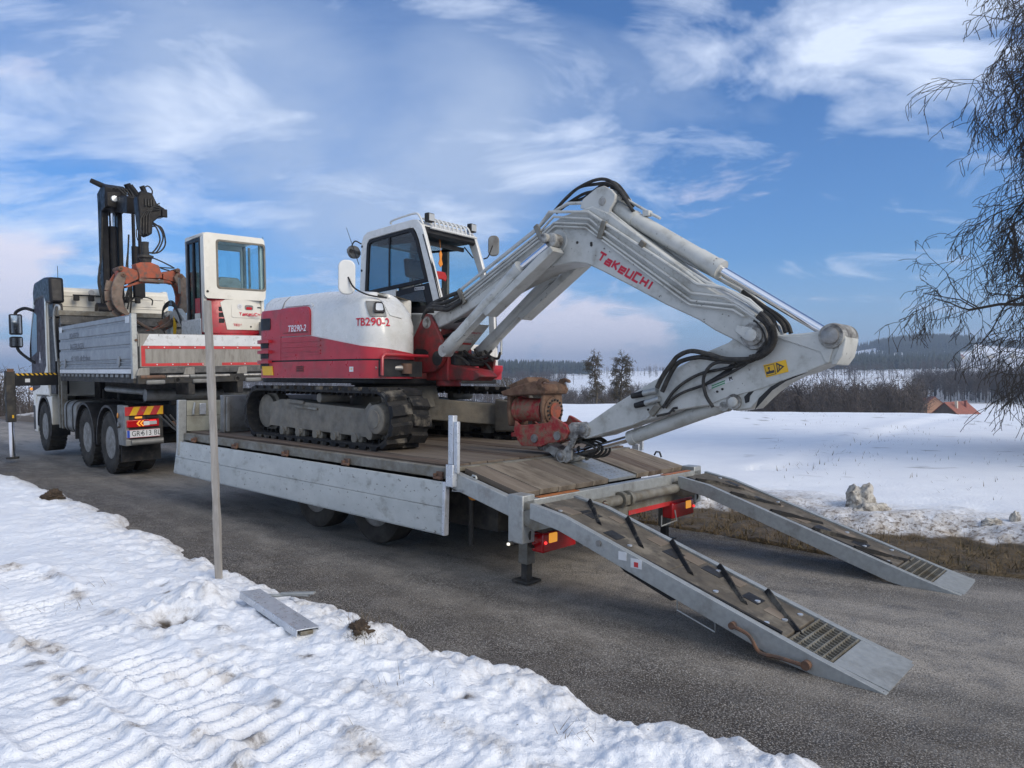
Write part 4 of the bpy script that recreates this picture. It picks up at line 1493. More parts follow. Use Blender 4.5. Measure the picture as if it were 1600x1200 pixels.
# local x runs forward, so the tail occupies negative x; +y rotation lowers the rear
LT = .70
for s in (1, -1):
    b = MB(F_B)
    b.box(-LT - .02, .0, s * 1.20, s * 1.265, -.13, .0)
    b.obj('tail_beam', 'galv', T, bev=.006)
def tail_planks(y0, y1, n, mts):
    ed = np.linspace(y0, y1, n + 1)
    base = {}
    for i in range(n):
        m = mts[i % len(mts)]
        w = (ed[1] - ed[0]) / 2 - .003
        yc = (ed[i] + ed[i + 1]) / 2
        if m not in base:
            b = MB(F_B)
            b.box(-LT + .05, -.05, yc - w, yc + w, -.02, .022)
            base[m] = (b.obj('plank', m, T, bev=.002, loc=(0, yc, 0)), yc)
        else:
            copy_part(base[m][0], (0, yc - base[m][1], .004 if i % 2 else 0))
tail_planks(.06, 1.15, 5, ['wood_light', 'wood', 'wood_light'])
tail_planks(-1.17, -.36, 4, ['wood_light', 'wood', 'wood_dark'])
b = MB(F_B)
b.box(-LT + .05, -.05, -.352, .052, -.01, .014)
for i in range(9):
    for j in range(7):
        x, y = -LT + .11 + i * .066, -.31 + j * .052
        a = .55 if (i + j) % 2 else -.55
        c, s_ = math.cos(a), math.sin(a)
        b.add([(x - .018 * c, y - .018 * s_, .0145), (x + .006 * s_, y - .006 * c, .0145), (x + .018 * c, y + .018 * s_, .0145), (x - .006 * s_, y + .006 * c, .0145), (x, y, .018)], [(0, 1, 4), (1, 2, 4), (2, 3, 4), (3, 0, 4)])
b.obj('tread_plate', 'galv', T)
# rear cross member with rusty reflective strips
b = B()
b.box(-.80, -.735, -1.265, 1.265, .50, .664)
b.obj('rear_beam', 'galv', T, bev=.006)
B().box(-.79, -.745, -1.20, 1.05, .385, .498).obj('rear_apron', 'galv_dirty', T, bev=.006)
B().box(-.796, -.7905, -1.10, -.05, .388, .425).obj('reflective_strip', 'tape_red', T)
for y0, y1 in ((.62, 1.08), (-1.08, -.62)):
    B().box(-.795, -.745, y0, y1, .665, .671).obj('reflector_strip', 'orange_reflector', T, bev=.002)
# corner uprights of the rear
for s in (1, -1):
    b = B()
    b.box(-.80, -.66, s * 1.14, s * 1.272, .36, .70)
    b.obj('rear_post', 'galv', T, bev=.008)
    p = B()
    p.cyl((-.80, s * 1.15, .575), (-.86, s * 1.15, .575), .055, n=20)
    p.cyl((-.86, s * 1.15, .575), (-.89, s * 1.15, .575), .035, n=16)
    p.obj('pivot', 'steel', T)
# torsion tubes with springs
for y0, y1 in ((.92, .16), (.06, -.74)):
    B().cyl((-.84, y0, .545), (-.84, y1, .545), .042, n=18).obj('ramp_shaft', 'galv_dirty', T)
b = B()
for y in (.13, .03):
    b.cyl((-.84, y + .02, .545), (-.84, y - .02, .545), .066, n=18)
b.box(-.88, -.80, .02, .14, .50, .58)
b.obj('shaft_clamp', 'galv_dirty', T, bev=.004)
pts = []
for i in range(60):
    a = i * .9
    pts.append((-.90 + .018 * math.cos(a), .34 + .0028 * i * .6, .33 + .0042 * i + .006 * math.sin(a)))
B().tube(pts, .005, 5).obj('chain', 'rusty', T)
# landing legs
for s in (1, -1):
    b = B()
    b.box(-.625, -.535, s * .935, s * 1.025, .14, .60)
    lg = b.obj('landing_leg', 'galv_dirty', T, bev=.005)
    b = B()
    b.box(-.61, -.55, s * .95, s * 1.01, .02, .16)
    b.box(-.66, -.50, s * .90, s * 1.06, .004, .022)
    b.obj('foot', 'chassis', lg, bev=.004, root=lg)
# tail lights
for s in (1, -1):
    b = B()
    b.box(-.83, -.72, *sorted((s * 1.085, s * .70)), .27, .41)
    lm = b.obj('tail_light', 'lamp_red', T, bev=.012)
    B().box(-.838, -.7925, *sorted((s * 1.02, s * .93)), .335, .405).obj('indicator', 'lamp_amber', lm, bev=.008, root=lm)
    B().ball((-.838, s * 1.065, .345), .012, 10).obj('bulb', 'lamp_red_lit', lm, root=lm)
    B().tube(smooth_path([(-.75, s * 1.13, .47), (-.80, s * 1.20, .42), (-.76, s * 1.15, .33), (-.73, s * 1.05, .30)], 6), .012, 6).obj('cable', 'hose', T)
    B().tube([(-.86, s * .68, .36), (-.88, s * .68, .27), (-.92, s * .36, .27), (-.92, s * .36, .36)], .006, 6).obj('grab_loop', 'galv', T)
b = B()
b.cyl((-.70, 1.18, .355), (-.70, 1.30, .355), .016, n=10)
b.obj('position_arm', 'hose', T)
B().box(-.712, -.690, 1.30, 1.318, .345, .365).obj('position_light', 'lamp_white', T, bev=.006)
B().ball((-.14, 1.12, .60), .05, 14, (1, .35, .55)).obj('side_marker', 'lamp_amber_dim', T)
B().cyl((-.05, 1.05, .2), (-.05, 1.05, .6), .02, n=8).obj('marker_bracket', 'chassis', T)
b = B()
b.cyl((.2, -1.268, .845), (.35, -1.268, .845), .01)
B().tube([(-.30, -1.24, .765), (-.32, -1.24, .80), (-.36, -1.24, .80), (-.38, -1.24, .75)], .009, 6).obj('lashing_ring', 'black', T)
B().tube([(-.25, 1.235, .775), (-.26, 1.235, .79), (-.29, 1.235, .785), (-.30, 1.235, .765)], .008, 6).obj('lashing_ring', 'galv', T)


def wheel(root, fr, cx, cy, cz, r, w, s, name='tyre', rim='rim_grey', lugs=0, rr=.56, dish=.05):
    """s: outward direction along local y"""
    b = MB(fr)
    prof = [(-w / 2 * .82, r * rr), (-w / 2 * .98, r * .70), (-w / 2, r * .80), (-w / 2 * .92, r * .93), (-w / 2 * .80, r * .985), (-w * .2, r), (w * .2, r), (w / 2 * .80, r * .985),
            (w / 2 * .92, r * .93), (w / 2, r * .80), (w / 2 * .98, r * .70), (w / 2 * .82, r * rr)]
    b.lathe([(t * s, q_) for t, q_ in prof], (cx, cy, cz), (0, 1, 0), 48, closed=True)
    if lugs:
        for k in range(lugs):
            a0 = 2 * math.pi * k / lugs
            for row, (y0, y1) in enumerate(((-.46, -.18), (-.15, .15), (.18, .46))):
                a = a0 + (row % 2) * math.pi / lugs
                da = math.pi / lugs * .62
                vs = []
                for rad_ in (r * .985, r * 1.018):
                    for aa, yy in ((a - da, y0), (a + da, y0), (a + da, y1), (a - da, y1)):
                        vs.append((cx + rad_ * math.cos(aa), cy + yy * w, cz + rad_ * math.sin(aa)))
                b.add(vs, [(0, 3, 2, 1), (4, 5, 6, 7), (0, 1, 5, 4), (1, 2, 6, 5), (2, 3, 7, 6), (3, 0, 4, 7)])
    else:
        pass
    t = b.obj(name, 'tyre', root, root=root)
    b = MB(fr)
    R = r * rr
    o = w / 2 * .80 * s
    pr = [(o * 1.02, R * 1.03), (o * 1.06, R * .99), (o * .9, R * .93), (o * .5, R * .90), (o - s * (w * .5), R * .80), (o - s * (w * .5), R * .55), (o - s * (w * .32), R * .42), (o - s * w * .12, R * .40), (o - s * w * .10, R * .30), (o - s * w * .10, .001)]
    b.lathe(pr, (cx, cy, cz), (0, 1, 0), 40)
    for k in range(10):
        a = 2 * math.pi * k / 10
        px, pz = cx + R * .62 * math.cos(a), cz + R * .62 * math.sin(a)
        b.cyl((px, cy + o - s * w * .5, pz), (px, cy + o - s * w * .38, pz), R * .055, n=6)
    b.lathe([(o - s * w * .5, R * .36), (o - s * w * .02, R * .33), (o + s * w * .02, R * .26), (o + s * w * .02, .001)], (cx, cy, cz), (0, 1, 0), 24)
    b.obj('rim', rim, t, root=t)
    return t


for x in (1.25, 2.26):
    for s in (1, -1):
        wheel(T, F_T, x, s * .93, .40, .40, .24, s, rr=.60)
        B().cyl((x, 0, .40), (x, s * .80, .40), .06, n=12).obj('axle', 'chassis', T)
for s in (1, -1):
    b = B()
    b.prism([(.55, .60), (3.0, .60), (3.0, .64), (.55, .64)], 1, s * .80, s * 1.08)
    b.obj('mudguard', 'chassis', T)
    B().box(.50, .52, s * .80, s * 1.06, .22, .62).obj('mud_flap', 'rubber', T)


# ramps
def ramp(s):
    """s=+1 near side; outer edge at y=s*1.264"""
    yo, yi = s * 1.264, s * .732
    top = [(-.86, .645), (-2.86, .215), (-3.13, .045)]
    prof = [(-.86, .655), (-.86, .55), (-1.12, .505), (-2.60, .052), (-2.80, .020), (-3.12, .014), (-3.13, .026), (-2.80, .113), (-1.15, .608)]
    b = B()
    t = .045
    for y in (yo, yi):
        b.prism(prof, 1, y, y - s * t if y == yo else y + s * t)
    # bottom plates between the rails
    b.prism([(-2.75, .024), (-3.11, .018), (-3.11, .022), (-2.75, .030)], 1, yo - s * t, yi + s * t)
    rp = b.obj('ramp', 'galv', T, bev=.004)

    def on_ramp(x, y, h=0.0):
        z = float(np.interp(x, (-3.13, -2.80, -1.15, -.86), (.034, .113, .608, .655)))
        return (x, y, z + h)
    ya, yb = yo - s * (t + .003), yi + s * (t + .003)
    # tread boards of the ramp
    nb = 2
    xs = np.linspace(-.90, -2.62, 4)
    xs = np.array((-.87, -1.15, -1.9, -2.62))
    for i in range(3):
        b = B()
        x0, x1 = xs[i] - .003, xs[i + 1] + .003
        vs = [on_ramp(x0, ya, -.012), on_ramp(x0, yb, -.012), on_ramp(x1, yb, -.012), on_ramp(x1, ya, -.012), on_ramp(x0, ya, -.05), on_ramp(x0, yb, -.05), on_ramp(x1, yb, -.05), on_ramp(x1, ya, -.05)]
        b.add(vs, [(0, 1, 2, 3), (7, 6, 5, 4), (0, 4, 5, 1), (1, 5, 6, 2), (2, 6, 7, 3), (3, 7, 4, 0)])
        b.obj('tread_board', 'mat_brown', rp, bev=.003, root=rp)
    # rubber edging along the outer rail
    b = B()
    ye_ = ya - s * .012 if s > 0 else yb + s * .012
    p0, p1 = on_ramp(-.92, ye_, -.002), on_ramp(-2.60, ye_, -.002)
    b.beam(p0, p1, .022, .02)
    b.obj('rubber_edge', 'rubber', rp, root=rp)
    # worn mat pieces
    qq = np.random.RandomState(12 + (s > 0))
    for i in range(11):
        x = -1.05 - i * .142 + qq.randn() * .02
        y = yi + s * (.12 + .30 * qq.rand())
        l, w = .04 + .035 * qq.rand(), .03 + .03 * qq.rand()
        b = B()
        vs = [on_ramp(x + a * l, y + c * w, h) for h in (-.014, -.009) for a, c in ((-1, -1), (1, -1), (1, 1), (-1, 1))]
        b.add(vs, [(0, 3, 2, 1), (4, 5, 6, 7), (0, 1, 5, 4), (1, 2, 6, 5), (2, 3, 7, 6), (3, 0, 4, 7)])
        b.obj('mat_patch', 'black' if i % 2 else 'wood', rp, root=rp)
    # climbing cleats: bars set on edge across the track
    for i, x in enumerate((-1.12, -1.45, -1.80, -2.14, -2.45)):
        b = B()
        hgt = .022 if s > 0 else .020
        y0, y1 = yi + s * .050, yi + s * .34
        n_ = 5
        vs, fs = [], []
        for k in range(n_ + 1):
            u = k / n_
            yy = y0 + (y1 - y0) * u
            xx = x + .10 - .30 * u
            hh = hgt * (1.0, 1.0, .95, .5, .35, .3)[k]
            vs += [on_ramp(xx - .012, yy, -.011), on_ramp(xx - .004, yy, hh), on_ramp(xx + .008, yy, hh * .95), on_ramp(xx + .03, yy, -.011)]
        for k in range(n_):
            for c in range(4):
                c2 = (c + 1) % 4
                fs.append((k * 4 + c, k * 4 + c2, k * 4 + 4 + c2, k * 4 + 4 + c))
        fs += [(3, 2, 1, 0), tuple(n_ * 4 + c for c in range(4))]
        b.add(vs, fs)
        b.obj('cleat', 'lug_rubber', rp, root=rp)
    for i, (x, y) in enumerate(((-1.05, .40), (-1.6, .38), (-2.05, .07), (-2.18, .36), (-2.36, .20), (-2.50, .40), (-2.54, .25), (-2.56, .08))):
        b = B()
        b.cyl(on_ramp(x, yi + s * (y + .03), -.012), on_ramp(x, yi + s * (y + .03), -.004), .016, n=12)
        b.obj('washer', 'galv_bright', rp, root=rp)
    # bar grating
    b = B()
    for k in range(6):
        x = -2.645 - k * .042
        b.beam(on_ramp(x, ya, -.012), on_ramp(x, yb, -.012), .006, .02)
    for k in range(12):
        y = ya + (yb - ya) * (k + .5) / 12
        b.beam(on_ramp(-2.635, y, -.014), on_ramp(-2.858, y, -.014), .005, .014)
    b.obj('grating', 'galv_dirty', rp, root=rp)
    # tip plate
    b = B()
    vs = [on_ramp(-2.87, ya, -.004), on_ramp(-2.87, yb, -.004), (-3.13, yb, .030), (-3.13, ya, .030), on_ramp(-2.87, ya, -.012), on_ramp(-2.87, yb, -.012), (-3.13, yb, .023), (-3.13, ya, .023)]
    b.add(vs, [(0, 1, 2, 3), (7, 6, 5, 4), (0, 4, 5, 1), (1, 5, 6, 2), (2, 6, 7, 3), (3, 7, 4, 0)])
    b.obj('tip_plate', 'galv', rp, root=rp)
    # hinge knuckles
    for y in (yo - s * .02, yi + s * .02):
        b = B()
        b.prism([(-.80, .59), (-.80, .50), (-.90, .47), (-1.06, .52), (-.90, .635)], 1, y - .015, y + .015)
        b.obj('hinge_plate', 'galv_dirty', rp, root=rp)
    if s > 0:
        b = B()
        b.cyl((-2.36, yo + .002, .175), (-2.36, yo + .03, .175), .020, n=14)
        b.cyl((-2.76, yo + .002, .070), (-2.76, yo + .035, .070), .024, n=14)
        b.tube(smooth_path([(-2.36, yo + .022, .175), (-2.46, yo + .03, .15), (-2.52, yo + .03, .075), (-2.62, yo + .03, .075), (-2.74, yo + .03, .07)], 5), .010, 6)
        b.obj('locking_lever', 'rusty', rp, root=rp)
        b = B()
        b.box(-1.66, -1.60, yo + .001, yo + .003, .400, .452)
        b.box(-1.77, -1.69, yo + .001, yo + .003, .368, .425)
        b.obj('sticker', 'plate_white', rp, root=rp)
        B().box(-1.745, -1.715, yo + .0035, yo + .0045, .375, .405).obj('sticker_print', 'tape_red', rp, root=rp)
        b = B()
        b.prism([(-1.55, .375), (-1.62, .32), (-1.95, .21), (-2.02, .235)], 1, yo - .20, yo - .03)
        b.obj('stop_block', 'black', rp, bev=.004, root=rp)
        B().tube([(-2.00, yo - .02, .25), (-2.00, yo - .02, .17), (-2.24, yo - .02, .10), (-2.24, yo - .02, .18)], .005, 6).obj('grab_loop', 'galv', rp, root=rp)
        B().cyl((-1.45, yo + .001, .475), (-1.45, yo + .012, .475), .02, n=12).obj('bolt', 'steel', rp, root=rp)
    return rp


ramp(1)
ramp(-1)

# ================================================================== EXCAVATOR ON THE TRAILER
F_E = F_T @ Matrix.Translation((2.42, -.10, .845))
exc = thing('excavator', 'large white and red crawler excavator on the trailer, boom folded down above the ramps', 'excavator', F_E)
X_ = exc


def BT():
    return MB(F_T)


def BH():
    return MB(F_H)


# ---- undercarriage (frame T)
ZB, ZT, XA, XB = .848, 1.425, 1.02, 3.84


def track_path(n=220, inset=0.0):
    """closed loop of (x, z, normal) following the belt"""
    r = (ZT - ZB) / 2 - inset
    rr_f = r
    zc = (ZT + ZB) / 2
    x0, x1 = XA + (ZT - ZB) / 2, XB - (ZT - ZB) / 2
    L1 = x1 - x0
    per = 2 * L1 + 2 * math.pi * r
    out = []
    for i in range(n):
        s = per * i / n
        if s < L1:
            out.append((x0 + s, zc + r, 0, 1, s))
        elif s < L1 + math.pi * r:
            a = math.pi / 2 - (s - L1) / r
            out.append((x1 + r * math.cos(a), zc + r * math.sin(a), math.cos(a), math.sin(a), s))
        elif s < 2 * L1 + math.pi * r:
            out.append((x1 - (s - L1 - math.pi * r), zc - r, 0, -1, s))
        else:
            a = -math.pi / 2 - (s - 2 * L1 - math.pi * r) / r
            out.append((x0 + r * math.cos(a), zc + r * math.sin(a), math.cos(a), math.sin(a), s))
    return out, per


TP, PER = track_path(220, .028)


def belt_at(s):
    k = (s / PER) % 1.0 * len(TP)
    i = int(k) % len(TP)
    return TP[i]


def crawler(yo, yi, s):
    """yo outer y, yi inner y; s sign of outward"""
    b = BT()
    n = len(TP)
    vs = []
    for (x, z, nx, nz, _) in TP:
        for y, o in ((yo, .0), (yi, .0), (yi, -.022), (yo, -.022)):
            vs.append((x + nx * o, y, z + nz * o))
    fs = []
    for i in range(n):
        j = (i + 1) % n
        for c in range(4):
            c2 = (c + 1) % 4
            fs.append((i * 4 + c, i * 4 + c2, j * 4 + c2, j * 4 + c))
    b.add(vs, fs)
    belt = b.obj('rubber_track', 'rubber', X_)
    # tread lugs, two staggered rows; inner guide teeth
    pitch = PER / 37
    base = {}
    for i in range(37):
        for row in (0, 1):
            sc = i * pitch + (pitch / 2 if row else 0)
            x, z, nx, nz, _ = belt_at(sc)
            w = abs(yo - yi)
            y0, y1 = (yo, yo - s * w * .50) if row == 0 else (yi + s * w * .46, yi)
            tx, tz = nz, -nx
            hl = pitch * .33
            b = BT()
            vs = []
            for o, k_ in ((-.004, 1.12), (.034, .86)):
                for a, y in ((-1, y0), (1, y0 - s * .0), (1, y1), (-1, y1)):
                    sk = (.018 if y == y1 else -.0) * (1 if row == 0 else -1)
                    vs.append((x + nx * o + tx * (a * hl * k_ + sk), y, z + nz * o + tz * (a * hl * k_ + sk)))
            b.add(vs, [(0, 3, 2, 1), (4, 5, 6, 7), (0, 1, 5, 4), (1, 2, 6, 5), (2, 3, 7, 6), (3, 0, 4, 7)])
            b.obj('lug', 'lug_rubber', belt, root=belt, smooth=False)
    b = BT()
    ym = (yo + yi) / 2
    for i in range(60):
        x, z, nx, nz, _ = belt_at(i * PER / 60)
        tx, tz = nz, -nx
        for dy in (-.07, .07):
            vs = []
            for o, k_ in ((-.02, 1), (-.055, .6)):
                for a, y in ((-1, ym + dy - .02), (1, ym + dy - .02), (1, ym + dy + .02), (-1, ym + dy + .02)):
                    vs.append((x + nx * o + tx * a * .016 * k_, y, z + nz * o + tz * a * .016 * k_))
            b.add(vs, [(0, 3, 2, 1), (4, 5, 6, 7), (0, 1, 5, 4), (1, 2, 6, 5), (2, 3, 7, 6), (3, 0, 4, 7)])
    o = b.obj('guide_teeth', 'rubber', belt, root=belt)
    o['kind'] = 'stuff'
    # frame between the wheels
    yf, yb_ = yo - s * .06, yi + s * .06
    b = BT()
    if s > 0:
        prof = [(3.501,1.146),(3.470,0.994),(1.164,0.996),(1.098,1.023),(1.041,1.003),(0.976,1.024),(0.969,1.283),(1.044,1.304),(1.157,1.231),(1.254,1.269),(1.620,1.277),(2.061,1.291),(2.670,1.262),(3.183,1.292),(3.442,1.228)]
    else:
        prof = [(3.36, 1.23), (3.34, 1.02), (1.30, .98), (1.28, 1.25)]
    prof = [(3.30, 1.245), (3.36, 1.20), (3.36, .985), (1.52, .955), (1.48, .93), (1.44, .935), (1.42, .96), (1.42, 1.26), (1.46, 1.29), (1.54, 1.225), (1.9, 1.235), (2.6, 1.26), (3.1, 1.285)]
    b.prism(prof, 1, yf, yf - s * .30)
    b.prism([(2.95, 1.29), (2.95, 1.245), (2.62, 1.24), (2.62, 1.275)], 1, yf, yf + s * .02)
    fr = b.obj('track_frame', 'track_frame', X_, bev=.005)
    B_ = BT()
    B_.prism([(2.80, 1.225), (2.35, 1.21), (2.35, 1.185), (2.80, 1.20)], 1, yf + s * .001, yf + s * .022)
    B_.obj('step_bar', 'galv_dirty', fr, bev=.004, root=fr)
    for x in (3.05, 2.72, 2.38, 2.04, 1.68):
        b = BT()
        b.lathe([(-.17, .055), (-.15, .085), (-.10, .085), (-.09, .06), (.09, .06), (.10, .085), (.15, .085), (.16, .07), (.165, .045), (.19, .045), (.19, .001)], (x, ym, .935), (0, s, 0), 22)
        b.obj('roller', 'track_frame', X_)
        b = BT()
        b.box(x - .07, x + .07, yf - s * .005, yf + s * .012, .93, .985)
        b.obj('roller_bracket', 'track_frame', X_, bev=.01)
    b = BT()
    b.lathe([(-.15, .04), (-.15, .05), (.17, .05), (.19, .045), (.195, .001)], (2.30, ym, 1.315), (0, s, 0), 20)
    b.obj('top_roller', 'track_frame', X_)
    # idler at the front of the machine and sprocket at the rear
    r = (ZT - ZB) / 2 - .055
    b = BT()
    b.lathe([(-.12, .1), (-.12, r * .8), (-.06, r * .8), (-.05, r), (.05, r), (.06, r * .8), (.10, r * .80), (.11, r * .6), (.12, r * .2), (.125, .001)], (XB - .29, ym, (ZB + ZT) / 2), (0, s, 0), 36)
    b.obj('idler', 'track_frame', X_)
    b = BT()
    for k in range(18):
        a = 2 * math.pi * k / 18
        b.cyl((XA + .29 + r * .93 * math.cos(a), ym - .05, (ZB + ZT) / 2 + r * .93 * math.sin(a)), (XA + .29 + r * .93 * math.cos(a), ym + .05, (ZB + ZT) / 2 + r * .93 * math.sin(a)), .022, n=8)
    b.lathe([(-.10, .12), (-.04, r * .93), (.04, r * .93), (.05, r * .72), (.17, r * .62), (.225, r * .58), (.235, r * .52), (.236, r * .36), (.244, r * .34), (.244, r * .05), (.244, .001)], (XA + .27, ym, (ZB + ZT) / 2), (0, s, 0), 36)
    b.obj('sprocket', 'track_frame', X_)


crawler(1.005, .555, 1)
crawler(-1.205, -.755, -1)
# car body
b = BT()
b.cyl((2.42, -.10, 1.20), (2.42, -.10, 1.44), .52, .46, n=36)
b.box(2.0, 2.85, -.42, .22, 1.05, 1.26)
b.obj('car_body', 'track_frame', X_, bev=.01)
for s, x_s in ((1, 1), (-1, 1)):
    for sx in (1, -1):
        b = BT()
        ye = .60 if s > 0 else -.80
        vs = []
        xa, xe = 2.42 + sx * .28, 2.42 + sx * .85
        for x, y, z0, z1, hw in ((xa, -.10 + s * .12, 1.06, 1.30, .14), (xe, ye, 1.0, 1.24, .13), (xe, ye + s * .12, 1.0, 1.24, .13)):
            vs += [(x - hw, y, z0), (x + hw, y, z0), (x + hw, y, z1), (x - hw, y, z1)]
        fs = [(0, 1, 2, 3), (11, 10, 9, 8)]
        for k in (0, 1):
            for c in range(4):
                c2 = (c + 1) % 4
                fs.append((k * 4 + c, k * 4 + 4 + c, k * 4 + 4 + c2, k * 4 + c2))
        b.add(vs, fs)
        b.obj('frame_arm', 'track_frame', X_, bev=.012)
# inner faces of the far track frame as seen from the near side
b = BT()
b.prism([(1.06, 1.20), (1.06, 1.04), (1.14, .95), (1.42, .93), (1.42, 1.30), (1.14, 1.28)], 1, -.755, -.70)
b.obj('motor_guard', 'track_frame', X_, bev=.02)
b = BT()
b.cyl((2.42, -.10, 1.44), (2.42, -.10, 1.515), .50, n=36)
b.obj('slew_ring', 'black', X_)
# dozer blade
b = BT()
prof = [(4.42, 1.30), (4.50, 1.30), (4.455, 1.12), (4.44, .98), (4.49, .85), (4.42, .845), (4.38, .98), (4.385, 1.14)]
b.prism(prof, 1, 1.0, -1.20)
b.box(4.34, 4.44, 1.001, 1.02, .85, 1.29)
b.box(4.30, 4.42, .96, 1.0, .86, 1.28)
b.obj('dozer_blade', 'tank_grey', X_, bev=.006)
for y in (.35, -.55):
    b = BT()
    b.beam((4.40, y, 1.0), (3.1, y, 1.10), .10, .15)
    b.obj('blade_arm', 'track_frame', X_, bev=.01)
BT().cyl((4.38, -.10, 1.15), (3.0, -.10, 1.22), .06, n=16).obj('blade_cylinder', 'track_frame', X_)

# ---- upper structure (frame H: x forward, y to the cab side)
RH = 1.50
def outline():
    P = [(.08, .16, .02), (.08, -.36, .02), (.10, -.40, .05)]
    for i in range(12):
        P.append((.12 + .50 * i / 11, -.40, .05 + .22 * min(1, i / 5)))
    for i in range(1, 12):        # inner front corner
        a = math.pi / 2 * i / 11
        P.append((.62 + .26 * math.sin(a), -.66 + .26 * math.cos(a), .27 + .15 * i / 11))
    for i in range(1, 6):
        P.append((.88, -.66 - .17 * i / 5, .42))
    for i in range(1, 14):        # outer front corner
        a = math.pi / 2 * i / 13
        P.append((.66 + .22 * math.cos(a), -.83 - .22 * math.sin(a), .42 - .22 * i / 13))
    x_end = -math.sqrt(RH ** 2 - 1.05 ** 2) + .04
    for i in range(1, 46):
        P.append((.66 + (x_end - .66) * i / 45, -1.05, .20))
    a0, a1 = math.atan2(-1.05, x_end - .04), math.atan2(1.05, x_end - .04)
    for i in range(1, 60):
        a = a0 - (2 * math.pi - (a1 - a0)) * i / 60
        P.append((RH * math.cos(a), RH * math.sin(a), .24 + .12 * min(1, i / 12, (60 - i) / 12)))
    P += [(x_end - .04, 1.05, .22), (x_end + .1, 1.05, .1), (-.99, 1.05, .05), (-.99, .60, .02), (-.99, .16, .02)]
    for i in range(1, 12):
        P.append((-.99 + 1.07 * i / 12, .16, .02))
    return P


OUT = outline()
OP = np.array([p[:2] for p in OUT])
OR = np.array([p[2] for p in OUT])
_d = np.roll(OP, -1, 0) - OP
_dn = _d / np.linalg.norm(_d, axis=1)[:, None]
_n = np.stack([_dn[:, 1], -_dn[:, 0]], 1)
ON = _n + np.roll(_n, 1, 0)
ON /= np.linalg.norm(ON, axis=1)[:, None]
if np.dot(ON[40], OP[40] - np.array((-.3, -.3))) < 0:
    ON = -ON
OS = np.concatenate([[0], np.cumsum(np.linalg.norm(_d, axis=1))])[:-1]
S_SIDE = OS[[i for i, p in enumerate(OUT) if abs(p[1] + 1.05) < 1e-6][0]]       # here x = .66


def z_top(x):
    return 1.585 - .07 * np.clip((x + .1) / .9, 0, 1) ** 1.5


def hood_pt(s, z, off=0.0):
    x, y = np.interp(s, OS, OP[:, 0]), np.interp(s, OS, OP[:, 1])
    nx, ny = np.interp(s, OS, ON[:, 0]), np.interp(s, OS, ON[:, 1])
    nn = math.hypot(nx, ny)
    nx, ny = nx / nn, ny / nn
    r = np.interp(s, OS, OR)
    zt = z_top(x)
    t = (z - (zt - r)) / r
    if t <= 0:
        ins, sl = 0.0, 0.0
    else:
        t = min(t, .9999)
        ins, sl = r - math.sqrt(r * r - (t * r) ** 2), t
    c = math.sqrt(max(1 - sl * sl, 0))
    return (x - nx * ins + nx * off * c, y - ny * ins + ny * off * c, z + off * sl)


def sx(x):          # arc length on the near side for a given x
    return S_SIDE + (.66 - x)


b = BH()
ts = [0, .1, .2, .3, .4, .5, .6, .68, .76, .84, .90, .94, .97, .99, 1.0]
nlev, no = len(ts), len(OUT)
vs, fs = [], []
for t in ts:
    for i in range(no):
        zt = z_top(OP[i, 0])
        r = OR[i]
        if t < .6:
            z = .67 + (zt - .45 - .67) * t / .6
        else:
            z = zt - .45 + .45 * math.sin((t - .6) / .4 * math.pi / 2)
        t2 = max(0, (z - (zt - r)) / r)
        ins = r - math.sqrt(max(r * r - min(t2, 1) ** 2 * r * r, 0))
        vs.append((OP[i, 0] - ON[i, 0] * ins, OP[i, 1] - ON[i, 1] * ins, z))
for k in range(nlev - 1):
    for i in range(no):
        j = (i + 1) % no
        fs.append((k * no + i, k * no + j, (k + 1) * no + j, (k + 1) * no + i))
fs.append(tuple(range(no)))
fs.append(tuple((nlev - 1) * no + i for i in range(no - 1, -1, -1)))
b.add(vs, fs)
hood = b.obj('engine_hood', 'hood_white', X_, angle=50)


def clip_panel(poly, off, name, material, parent=None, ds=.03, dz=.03, thick=None):
    """polygon in (s, z) laid on the hood surface with a small thickness"""
    bm = bmesh.new()
    vs = [bm.verts.new((p[0], p[1], 0)) for p in poly]
    bm.faces.new(vs)
    s0, s1 = min(p[0] for p in poly), max(p[0] for p in poly)
    z0, z1 = min(p[1] for p in poly), max(p[1] for p in poly)
    for k in range(1, int((s1 - s0) / ds) + 1):
        bmesh.ops.bisect_plane(bm, geom=bm.verts[:] + bm.edges[:] + bm.faces[:], plane_co=(s0 + k * ds, 0, 0), plane_no=(1, 0, 0))
    for k in range(1, int((z1 - z0) / dz) + 1):
        bmesh.ops.bisect_plane(bm, geom=bm.verts[:] + bm.edges[:] + bm.faces[:], plane_co=(0, z0 + k * dz, 0), plane_no=(0, 1, 0))
    bmesh.ops.remove_doubles(bm, verts=bm.verts, dist=1e-5)
    th = off if thick is None else thick
    bmesh.ops.recalc_face_normals(bm, faces=bm.faces)
    ex = bmesh.ops.extrude_face_region(bm, geom=bm.faces[:])
    top = {v for v in ex['geom'] if isinstance(v, bmesh.types.BMVert)}
    for v in bm.verts:
        v.co = Vector(hood_pt(v.co[0], v.co[1], off if v in top else off - th - .004))
    bm.verts.index_update()
    mb = BH()
    mb.add([tuple(v.co) for v in bm.verts], [tuple(v.index for v in f.verts) for f in bm.faces])
    bm.free()
    par = parent or X_
    return mb.obj(name, material, par, angle=40, root=par)


def S2(pts):
    return [(sx(x), z) for x, z in pts]


SF = OS[18]        # inner front corner
S_R = sx(-1.07) + 1.55
